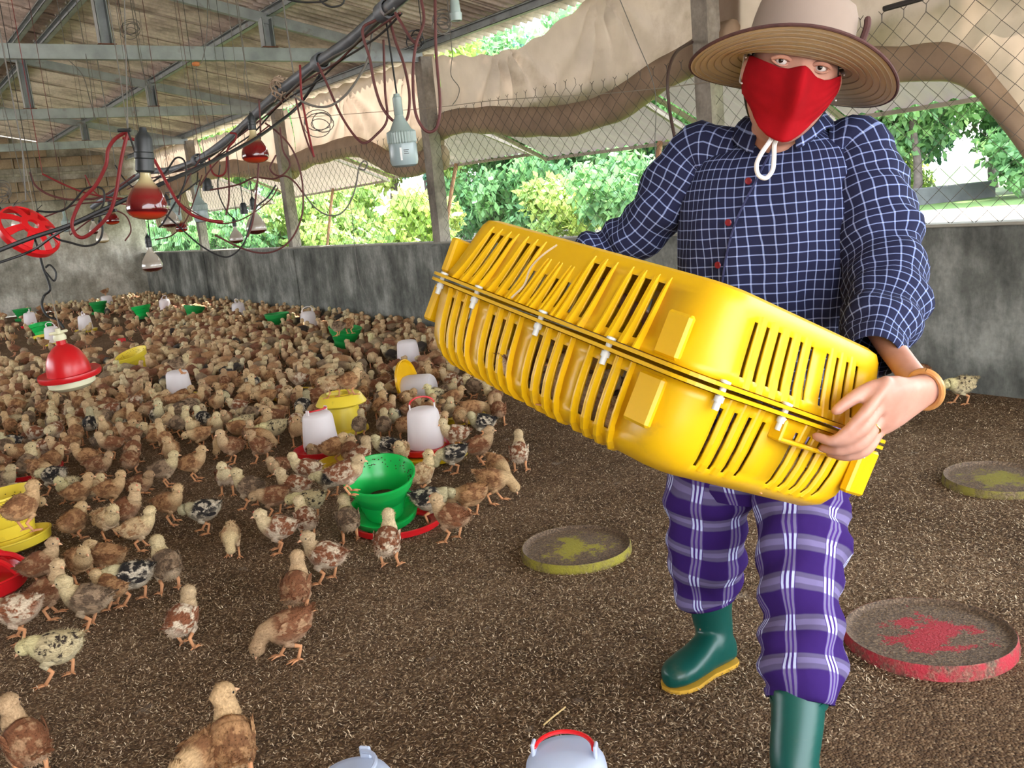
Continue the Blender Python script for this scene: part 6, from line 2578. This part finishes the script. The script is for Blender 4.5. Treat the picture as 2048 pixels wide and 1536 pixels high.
VAR_DEF = [  # pose, head yaw, stride, sit
    ('stand', 0, .0, 0), ('stand', .8, .016, 0), ('stand', -.8, -.012, 0), ('alert', .3, .0, 0), ('alert', -1.1, .014, 0), ('rest', 0, .0, .15), ('rest', .7, .0, .9), ('peck', .15, .02, 0), ('peck', -.4, -.02, .1),
    ('low', .25, .026, 0), ('low', -.5, -.02, 0), ('rest', -.9, .01, .3)]
VN = {'stand': [0, 1, 2], 'alert': [3, 4], 'rest': [5, 11], 'sit': [6], 'peck': [7, 8], 'low': [9, 10]}
MESHES = {}


def mesh_with(mb, name, smooth=True):
    me = mb.mesh(name, smooth)
    if 'zone' not in me.color_attributes:
        me.color_attributes.new('zone', 'FLOAT_COLOR', 'POINT')
        me.color_attributes['zone'].data.foreach_set('color', np.tile(np.array([0, 0, 0, 1], np.float32), len(me.vertices)))
    me.materials.append(PLUM['buff'])
    return me


def near_meshes(v):
    if v not in MESHES:
        d = chick_shape(*VAR_DEF[v], detail=2, seed=v)
        MESHES[v] = dict(body=mesh_with(d['body'], 'chick'), wing=[mesh_with(w, 'wing', False) for w in d['wings']], tail=mesh_with(d['tail'], 'tail', False), beak=mesh_with(d['beak'], 'beak'), eye=[mesh_with(e, 'eye') for e in d['eyes']], comb=mesh_with(d['comb'], 'comb'))
    return MESHES[v]


def merged(v, detail):
    d = chick_shape(*VAR_DEF[v], detail=detail, seed=v)
    b = d['body']
    mats0 = 0
    extra = [(d['beak'], 1), (d['eyes'][0], 2), (d['eyes'][1], 2)] if detail else []
    for q in d['wings'] + ([d['tail']] if detail else []):
        b.add(q.v, q.f)
    for q, mi in extra:
        b.mat = mi
        b.add(q.v, q.f)
    b.mat = 0
    return b


def mid_mesh(v):
    k = ('mid', v)
    if k not in MESHES:
        b = merged(v, 1)
        me = b.mesh('chick', True)
        for m_ in (PLUM['buff'], M_BEAK, M_EYE):
            me.materials.append(m_)
        MESHES[k] = me
    return MESHES[k]


def slot(o, m_):
    o.material_slots[0].link = 'OBJECT'
    o.material_slots[0].material = m_


RTh, FWh = nrm([RT[0], RT[1], 0]), nrm([FW[0], FW[1], 0])


def heading(deg):
    d = RTh * math.cos(math.radians(deg)) + FWh * math.sin(math.radians(deg))
    return math.atan2(d[1], d[0])


PLACED = []                                    # x, y, radius of everything standing on the litter
crnd = random.Random(21)


def chick(p, head_deg, pose, pl, label, size=1., near=True, var=None, comb=False, group='young chickens on the litter', rot=None):
    v = var if var is not None else crnd.choice(VN[pose])
    if near:
        m_ = near_meshes(v)
        o = mkobj('chick', m_['body'], None)
        slot(o, PLUM[pl])
        for w in m_['wing']:
            slot(mkobj('wing', w, None, o), PLUM[pl])
        slot(mkobj('tail', m_['tail'], None, o), PLUM[pl])
        slot(mkobj('beak', m_['beak'], None, o), M_BEAK)
        for e in m_['eye']:
            slot(mkobj('eye', e, None, o), M_EYE)
        if comb:
            slot(mkobj('comb', m_['comb'], None, o), M_COMB)
    else:
        o = mkobj('chick', mid_mesh(v), None)
        slot(o, PLUM[pl])
    o.location = p
    o.scale = (size, size * 1.0, size)
    o.rotation_euler = rot if rot else (0, 0, heading(head_deg))
    tag(o, label, 'chick', group)
    return o


# birds told apart one by one: foot point in the photo, heading (0 faces picture right, 90 away), pose, plumage, size, label
NEAR = [
    (122, 1362, 184, 'low', 'pale-speckled', 1.06, 'pale chick with black flecks striding alone at the near flock edge'),
    (376, 1296, 80, 'stand', 'rust-white', 1.0, 'rust and white chick with a pale neck walking away over bare litter'),
    (582, 1318, 205, 'peck', 'rust', 1.06, 'dark rusty chick bending to the litter ahead of the bluish drinkers'),
    (478, 1566, 110, 'alert', 'buff', 1.15, 'large tawny chick stretching its neck, seen from behind at the near edge'),
    (66, 1560, 140, 'alert', 'rust', 1.08, 'rusty chick with a cream neck, seen from behind in the near corner'),
    (602, 1232, 86, 'alert', 'rust', 1.06, 'brown chick seen from behind with its head turned, before the rusty bender'),
    (656, 1164, 168, 'stand', 'rust-white', 1.04, 'rust and white chick with a pinkish face beside the brown one'),
    (782, 1134, 82, 'alert', 'rust-white', 1.05, 'brown and white chick facing the bright green feeder, seen from behind'),
    (702, 1086, 104, 'stand', 'grey-tan', 1.02, 'greyish brown chick stepping toward the green feeder pan'),
    (618, 1082, 120, 'stand', 'rust-white', .98, 'chick with a pale raised neck behind the rust and white one'),
    (622, 1044, 180, 'low', 'pale-speckled', .96, 'greyish pale chick with its head low beside the green feeder'),
    (560, 1104, 196, 'stand', 'rust-white', 1.02, 'chick with a red comb and rust patches, alone on the litter'),
    (468, 1113, 282, 'peck', 'cream', .84, 'small cream chick facing us and pecking on open litter'),
    (412, 1066, 184, 'low', 'black-white', 1.0, 'white chick with a black saddle, head low, behind the small cream one'),
    (346, 1048, 345, 'stand', 'buff', 1.0, 'upright buff chick beside the white one with a black saddle'),
    (286, 1100, 20, 'stand', 'cream', .98, 'cream chick standing upright ahead of a rusty upright one'),
    (342, 1186, 128, 'stand', 'grey-tan', 1.12, 'large greyish chick with a yellowish head, before the walking rust and white one'),
    (272, 1206, 182, 'low', 'black-white', 1.04, 'black and white chick with a pale head, among buff ones'),
    (182, 1258, 186, 'stand', 'grey-tan', 1.08, 'tan chick with yellow legs and white wing edge near the flecked one'),
    (228, 1216, 170, 'rest', 'buff', .92, 'small tawny chick tucked behind the tan one with yellow legs'),
    (168, 1166, 320, 'rest', 'buff', 1.0, 'fluffy buff chick facing us beside the black and white one'),
    (214, 1134, 176, 'sit', 'buff', 1.05, 'orange buff chick sitting low by the big yellow feeder'),
    (92, 1176, 42, 'stand', 'rust', 1.0, 'rusty chick with a white neck beside the red grilled feeder'),
    (106, 1236, 30, 'alert', 'rust', 1.02, 'dark rusty chick with a white breast behind the tan one'),
    (44, 1282, 186, 'low', 'rust-white', 1.1, 'rust and white chick feeding at the picture edge by the red feeder'),
    (222, 1078, 330, 'rest', 'cream', 1.02, 'pale rounded chick with a plain breast near the buff upright ones'),
    (262, 1062, 22, 'alert', 'rust', 1.06, 'rusty upright chick with a white breast among pale ones'),
    (156, 1078, 72, 'rest', 'buff', 1.04, 'plump buff chick seen from behind near the big yellow feeder'),
    (230, 1016, 14, 'stand', 'buff', .98, 'buff chick looking across behind the rusty upright one'),
    (166, 1020, 32, 'stand', 'buff', .96, 'tawny chick walking off behind the plump buff one'),
    (194, 1004, 66, 'rest', 'cream', .9, 'small pale chick beside the red tray ring'),
    (140, 1006, 258, 'rest', 'pale-speckled', .96, 'flecked chick facing us next to the black one'),
    (112, 988, 168, 'low', 'black-white', 1.0, 'black chick with a cream neck near the red tray ring'),
    (284, 986, 4, 'sit', 'rust', 1.0, 'brown chick lying down behind the buff ones'),
    (392, 962, 8, 'stand', 'buff', 1.0, 'plain buff chick standing clear at the flock front'),
    (336, 974, 16, 'stand', 'grey-tan', 1.0, 'chick with a dark striped back beside the plain buff one'),
    (206, 958, 6, 'rest', 'rust', 1.0, 'rusty chick standing behind the brown lying one'),
    (178, 946, 182, 'stand', 'buff', .98, 'buff chick with a white breast turned from its rusty neighbour'),
    (266, 948, 88, 'rest', 'rust', 1.0, 'rusty chick seen from behind beyond the striped one'),
    (456, 990, 282, 'stand', 'rust-white', .98, 'chick with a rust breast facing us on open litter'),
    (504, 1016, 164, 'stand', 'grey-tan', 1.04, 'tan chick looking down beside the rust breasted one'),
    (550, 1034, 192, 'low', 'rust', .96, 'brown chick stooping beside the tan one looking down'),
    (592, 1012, 172, 'stand', 'rust-white', 1.0, 'rust chick with a pinkish head walking before the flat-handled jug'),
    (616, 976, 178, 'stand', 'rust-white', 1.0, 'white headed chick with tan wings before the flat-handled jug'),
    (664, 996, 184, 'low', 'black-white', .94, 'black and white chick half hidden behind the bright green feeder'),
    (906, 1082, 158, 'stand', 'rust', 1.04, 'rusty chick with a pinkish head at the rim of the red tray ring'),
    (868, 1046, 8, 'low', 'black-white', 1.04, 'dark barred chick stepping on the red tray ring'),
    (944, 1036, 176, 'peck', 'buff', 1.0, 'buff chick feeding beyond the red tray ring'),
    (992, 1006, 352, 'peck', 'buff', 1.04, 'tawny chick pecking outward from the flock edge'),
    (1000, 972, 300, 'peck', 'buff', .96, 'buff chick bending toward us near the crate'),
    (1042, 944, 84, 'alert', 'rust-white', 1.0, 'rust and white chick seen from behind, standing alone under the crate'),
    (964, 930, 18, 'stand', 'rust', 1.04, 'rusty chick with a pale head walking toward the crate'),
    (850, 988, 40, 'alert', 'cream', 1.0, 'slim cream chick standing just behind the bright green feeder'),
    (908, 946, 182, 'peck', 'black-white', 1.0, 'barred black and white chick pecking beside the yellow pan'),
    (776, 926, 182, 'rest', 'black-white', 1.0, 'black and white chick beside the jug with the upright red handle'),
    (806, 928, 262, 'rest', 'cream', .92, 'cream chick facing us beside the jug with the upright red handle'),
    (674, 926, 28, 'rest', 'buff', 1.0, 'plump buff chick pressed against the flat-handled jug'),
    (704, 930, 84, 'rest', 'rust', .96, 'rusty chick seen from behind next to the flat-handled jug'),
    (630, 918, 264, 'sit', 'rust', .86, 'small rusty chick hunched on the red tray of the flat-handled jug'),
    (524, 926, 150, 'stand', 'rust', 1.0, 'brown chick standing off the side of the flat-handled jug'),
    (724, 906, 200, 'sit', 'grey-tan', 1.04, 'tan chick sitting between the two white jugs'),
    (966, 874, 182, 'rest', 'black-white', 1.02, 'black backed chick with a pale head near the crate'),
    (912, 904, 190, 'stand', 'rust-white', 1.02, 'tan and white chick beside the yellow pan rim'),
    (1000, 852, 92, 'stand', 'rust', 1.0, 'brown chick seen from behind under the crate corner'),
    (1838, 778, 186, 'stand', 'rust', 1.0, 'rusty chick walking along the foot of the half wall'),
    (1922, 808, 182, 'low', 'pale-speckled', 1.02, 'pale chick with a dark tail following along the half wall'),
    (1786, 764, 170, 'stand', 'black-white', .95, 'dark chick leading the three along the half wall'),
    (416, 1590, 250, 'low', 'buff', 1.0, 'buff chick cut by the lower picture edge, tail feathers showing'),
]
COMB = {11, 47, 45, 42, 26, 22, 6, 7}
for i, (x, y, hd_, po, pl, sz, lab) in enumerate(NEAR):
    g = gnd(x, y)
    chick((g[0], g[1], 0.001), hd_, po, pl, lab, sz, comb=i in COMB)
    PLACED.append((g[0], g[1], .085))
# birds perched on things
def perch(x, y, z, hd_, po, pl, sz, lab):
    g = gnd(x, y, z)
    chick((g[0], g[1], z), hd_, po, pl, lab, sz, var=VN[po][0])


perch(700, 988, .222, 5, 'rest', 'rust-white', .98, 'tan chick perched on the rim of the bright green feeder')
perch(56, 1064, .25, 60, 'stand', 'buff', 1.0, 'buff chick perched on the rim of the big yellow feeder')
perch(364, 748, .247, 15, 'rest', 'grey-tan', .95, 'tan chick perched on top of the white jug on a yellow tray')
perch(704, 790, .244, 40, 'rest', 'buff', 1.0, 'plump brown chick perched on the mouth of the pale yellow hopper')
perch(668, 796, .236, 160, 'low', 'cream', .92, 'cream chick perched beside a plump one on the pale yellow hopper')
perch(676, 672, .225, 170, 'rest', 'grey-tan', 1.0, 'brownish chick perched on the dark green feeder near the crate')
perch(700, 668, .225, 60, 'stand', 'buff', 1.0, 'buff chick perched behind another on the dark green feeder near the crate')
perch(212, 592, .27, 30, 'rest', 'rust', .9, 'rusty chick perched on the tall white jug at the end wall')
# birds inside the crate, on its tilted floor
CZ = np.array(CM)
for i, (a, bq, hd_, pl, lab) in enumerate(((.27, -.2, 20, 'cream', 'pale fluffy chick pressed against the crate slats close to the corner clasp'), (.08, -.21, 190, 'cream', 'cream chick inside the crate behind the middle lower slats'), (-.1, -.2, 100, 'rust-white', 'pinkish white chick inside the crate behind the second slat panel'),
                                         (-.28, -.21, 170, 'rust', 'brown chick inside the far end of the crate'), (.33, .02, 60, 'buff', 'buff chick inside the crate behind the short end slats'), (.34, .2, 250, 'cream', 'pale chick in the crate behind the gripping hand'),
                                         (.12, .08, 300, 'rust', 'rusty chick in the middle of the crate'), (-.12, .1, 40, 'grey-tan', 'tan chick deep inside the crate'), (-.33, .1, 200, 'buff', 'buff chick in the crate against the far end'), (.2, -.08, 130, 'rust', 'brown chick crowded behind the pale one in the crate'), (-.02, -.1, 10, 'grey-tan', 'greyish chick crowded in the crate centre'), (-.2, -.08, 260, 'rust', 'rusty chick crowded toward the far crate end'))):
    M = np.array(CM) @ rotm((0, 0, 1), math.radians(hd_))
    o = chick((0, 0, 0), 0, 'sit', pl, lab, 1.0, var=6, group='chicks inside the yellow crate')
    o.matrix_world = Matrix.Translation(Vector(cr(a, bq, -.166))) @ Matrix(M.tolist()).to_4x4()

# keep the flock off the equipment
for o in list(COL.objects):
    if o.parent is None and o.name.split('.')[0] in ('feeder', 'drinker', 'pan', 'feed_pan', 'grill_feeder', 'red_scrap') and o.location.z < .12:
        PLACED.append((o.location.x, o.location.y, .17 if 'pan' not in o.name else .10))
LAND = [('the bright green feeder', 772, 1046), ('the flat-handled white jug', 645, 908), ('the red-handled white jug', 855, 908), ('the pale yellow hopper', 690, 862), ('the dark green feeder', 690, 704), ('the sunlit white jug', 620, 664),
        ('the fourth far-row jug', 480, 640), ('the peaked green feeder', 558, 662), ('the third far green feeder', 387, 643), ('the tilted yellow hopper', 282, 748), ('the big yellow feeder', 28, 1102), ('the toppled jug', 842, 802), ('the perched-on white jug', 363, 802),
        ('the heaped yellow pan', 588, 796), ('the hanging red drinker', 140, 790), ('the red tray ring', 58, 950), ('the crate-side white jug', 820, 738), ('the loop-handled white jug', 173, 664), ('the crate-end yellow pan', 952, 772)]
LANDG = [(n_, gnd(x, y)[:2]) for n_, x, y in LAND]

# the flock: an even but irregular scatter over the litter it covers in the photo
POLY = [(-420, 676), (-60, 628), (120, 612), (285, 592), (420, 600), (560, 612), (740, 636), (860, 655), (900, 760), (985, 790), (1000, 838), (955, 872), (930, 890), (850, 940), (760, 950), (600, 958), (470, 945), (400, 930), (330, 950), (130, 960), (40, 1010), (70, 1100), (-10, 1180), (-60, 1180), (-300, 1100), (-420, 1000)]


def inside(x, y):
    c = False
    j = len(POLY) - 1
    for i in range(len(POLY)):
        xi, yi = POLY[i]
        xj, yj = POLY[j]
        if (yi > y) != (yj > y) and x < (xj - xi) * (y - yi) / (yj - yi) + xi:
            c = not c
        j = i
    return c


fr = np.random.default_rng(11)
NS = 60000
cx_, cy_ = fr.uniform(-2.4, 4.88, NS), fr.uniform(3., L_Y - .08, NS)
cell = {}


def put(x, y, r):
    cell.setdefault((int(x / .25), int(y / .25)), []).append((x, y, r))


for (x, y, r) in PLACED:
    put(x, y, r)
FLOCK = []
for x, y in zip(cx_, cy_):
    u_, v_, z_ = project((x, y, 0))
    if not (-420 < u_ < 1090) or not inside(u_, v_):
        continue
    rad_ = .066 if y > 9 else .070
    if u_ < 330 and 628 < v_ < 735 and u_ < 330 - (v_ - 640) * 1.0 + 60 * mnoise.noise(Vector((x, y, 2))):
        rad_ = .21                         # thinner where bare litter shows
    if v_ > 900 and u_ > 130:
        rad_ = .095
    ok = True
    a_, b_ = int(x / .25), int(y / .25)
    for i in (-1, 0, 1):
        for j in (-1, 0, 1):
            for (X, Y, R) in cell.get((a_ + i, b_ + j), ()):
                if (x - X) ** 2 + (y - Y) ** 2 < (rad_ + R) ** 2:
                    ok = False
                    break
    if ok:
        put(x, y, rad_ if rad_ < .1 else .15)
        FLOCK.append((z_, x, y, u_, v_))
FLOCK.sort()
ASIDE = [q for q in FLOCK if q[3] < -60]
FLOCK = [q for q in FLOCK if q[3] >= -60]
N_IND = 300 - len(NEAR) - 8
kinds_ = ['buff'] * 34 + ['rust'] * 22 + ['rust-white'] * 12 + ['grey-tan'] * 16 + ['cream'] * 8 + ['black-white'] * 6 + ['pale-speckled'] * 2
poses_ = ['stand'] * 34 + ['alert'] * 14 + ['rest'] * 22 + ['sit'] * 8 + ['peck'] * 12 + ['low'] * 10
ORD = ['first', 'second', 'third', 'fourth', 'fifth', 'sixth', 'seventh', 'eighth', 'ninth', 'tenth', 'eleventh', 'twelfth', 'thirteenth', 'fourteenth', 'fifteenth', 'sixteenth', 'seventeenth', 'eighteenth', 'nineteenth', 'twentieth'] + ['twenty-' + q for q in ('first', 'second', 'third', 'fourth', 'fifth', 'sixth', 'seventh', 'eighth', 'ninth')] + ['thirtieth'] + ['thirty-' + q for q in ('first', 'second', 'third', 'fourth', 'fifth', 'sixth', 'seventh', 'eighth', 'ninth')] + ['fortieth'] + ['forty-' + q for q in ('first', 'second', 'third', 'fourth', 'fifth', 'sixth', 'seventh', 'eighth', 'ninth')]
PW = {'stand': 'standing', 'alert': 'craning', 'rest': 'hunched', 'sit': 'sitting', 'peck': 'pecking', 'low': 'stooping'}
info = []
for k, (z_, x, y, u_, v_) in enumerate(FLOCK[:N_IND]):
    li = min(range(len(LANDG)), key=lambda i: (LANDG[i][1][0] - x) ** 2 + (LANDG[i][1][1] - y) ** 2)
    dx, dy = x - LANDG[li][1][0], y - LANDG[li][1][1]
    side = ('half wall' if dx > 0 else 'open floor') if abs(dx) > abs(dy) else ('end wall' if dy > 0 else 'camera')
    info.append([li, side, math.hypot(dx, dy), crnd.choice(kinds_), crnd.choice(poses_), x, y, z_])
rank = {}
for it in sorted(info, key=lambda q: q[2]):
    kk = (it[0], it[1])
    rank[kk] = rank.get(kk, 0) + 1
    it.append(rank[kk])
for (li, side, d_, pl, po, x, y, z_, rk) in info:
    lab = '%s chick %s, %s out from %s, %s side' % (pl, PW[po], ORD[rk - 1], LANDG[li][0], side)
    chick((x, y, .001), crnd.uniform(0, 360), po, pl, lab, crnd.uniform(.9, 1.06), near=z_ < 5.3)

# the rest of the flock, too small to pick out: one joined piece
REST = FLOCK[N_IND:] + ASIDE
lo = []
for v in (0, 1, 3, 5, 6, 7, 9):
    b = merged(v, 0)
    V = np.array(b.v, np.float32)
    C_ = np.array(b.col, np.float32)
    T = []
    for f_ in b.f:
        for i in range(1, len(f_) - 1):
            T.append((f_[0], f_[i], f_[i + 1]))
    lo.append((V, C_, np.array(T, np.int32)))
VV, CC, TT, off = [], [], [], 0
names = list(PLUM)
wts = [34, 24, 10, 18, 8, 5, 1]
for (z_, x, y, u_, v_) in REST:
    V, C_, T = lo[crnd.randrange(len(lo))]
    a = crnd.uniform(0, 6.283)
    s_ = crnd.uniform(.88, 1.08)
    R2 = np.array([[math.cos(a), -math.sin(a), 0], [math.sin(a), math.cos(a), 0], [0, 0, 1]], np.float32) * s_
    VV.append(V @ R2.T + np.array([x, y, .001], np.float32))
    C2 = C_.copy()
    C2[:, 3] = crnd.choices(range(7), wts)[0] / 7 + crnd.uniform(.01, .13)
    CC.append(C2)
    TT.append(T + off)
    off += len(V)
VV, CC, TT = np.concatenate(VV), np.concatenate(CC), np.concatenate(TT)
me = bpy.data.meshes.new('chick_flock')
me.vertices.add(len(VV))
me.vertices.foreach_set('co', VV.ravel())
me.loops.add(len(TT) * 3)
me.loops.foreach_set('vertex_index', TT.ravel().astype(np.int32))
me.polygons.add(len(TT))
me.polygons.foreach_set('loop_start', np.arange(0, len(TT) * 3, 3, dtype=np.int32))
me.polygons.foreach_set('loop_total', np.full(len(TT), 3, np.int32))
me.polygons.foreach_set('use_smooth', np.ones(len(TT), bool))
me.update()
ca = me.color_attributes.new('zone', 'FLOAT_COLOR', 'POINT')
ca.data.foreach_set('color', CC.ravel())
m, nt, bb = newmat('flock_plumage')
va = N(nt, 'ShaderNodeVertexColor', layer_name='zone')
sp = N(nt, 'ShaderNodeSeparateColor')
nt.links.new(va.outputs[0], sp.inputs[0])
tabs = [(srgb(168, 126, 88), srgb(204, 174, 134)), (srgb(126, 80, 54), srgb(194, 164, 126)), (srgb(150, 108, 80), srgb(212, 194, 156)), (srgb(136, 114, 90), srgb(200, 180, 140)), (srgb(198, 168, 128), srgb(210, 188, 146)), (srgb(60, 52, 48), srgb(206, 192, 156)), (srgb(168, 150, 120), srgb(210, 200, 150))]
cr1, cr2 = ramp(nt, [(i / 7, t_[0]) for i, t_ in enumerate(tabs)]), ramp(nt, [(i / 7, t_[1]) for i, t_ in enumerate(tabs)])
for r_ in (cr1, cr2):
    r_.color_ramp.interpolation = 'CONSTANT'
    nt.links.new(va.outputs['Alpha'], r_.inputs[0])
n2 = noise(nt, coords(nt), 60, 3, .6)
r2 = ramp(nt, [(.35, (.7, .66, .62, 1)), (.65, (1.1, 1.08, 1.05, 1))])
nt.links.new(n2, r2.inputs[0])
c = mixc(nt, mth(nt, 'MULTIPLY', sp.outputs[2], .6), cr1.outputs[0], cr2.outputs[0])
c = mixc(nt, sp.outputs[0], c, cr2.outputs[0])
c = mixc(nt, .9, c, r2.outputs[0], 'MULTIPLY')
c = mixc(nt, sp.outputs[1], c, srgb(216, 152, 116))
nt.links.new(c, bb.inputs['Base Color'])
bb.inputs['Roughness'].default_value = .9
fo = mkobj('chick_flock', me, m)
tag(fo, 'dense distant flock of brown and buff chicks reaching back to the walls', 'chicks', kind='stuff')
print('FLOCK', len(FLOCK), 'individual', N_IND, 'last depth', FLOCK[N_IND][0], 'tris', len(TT))
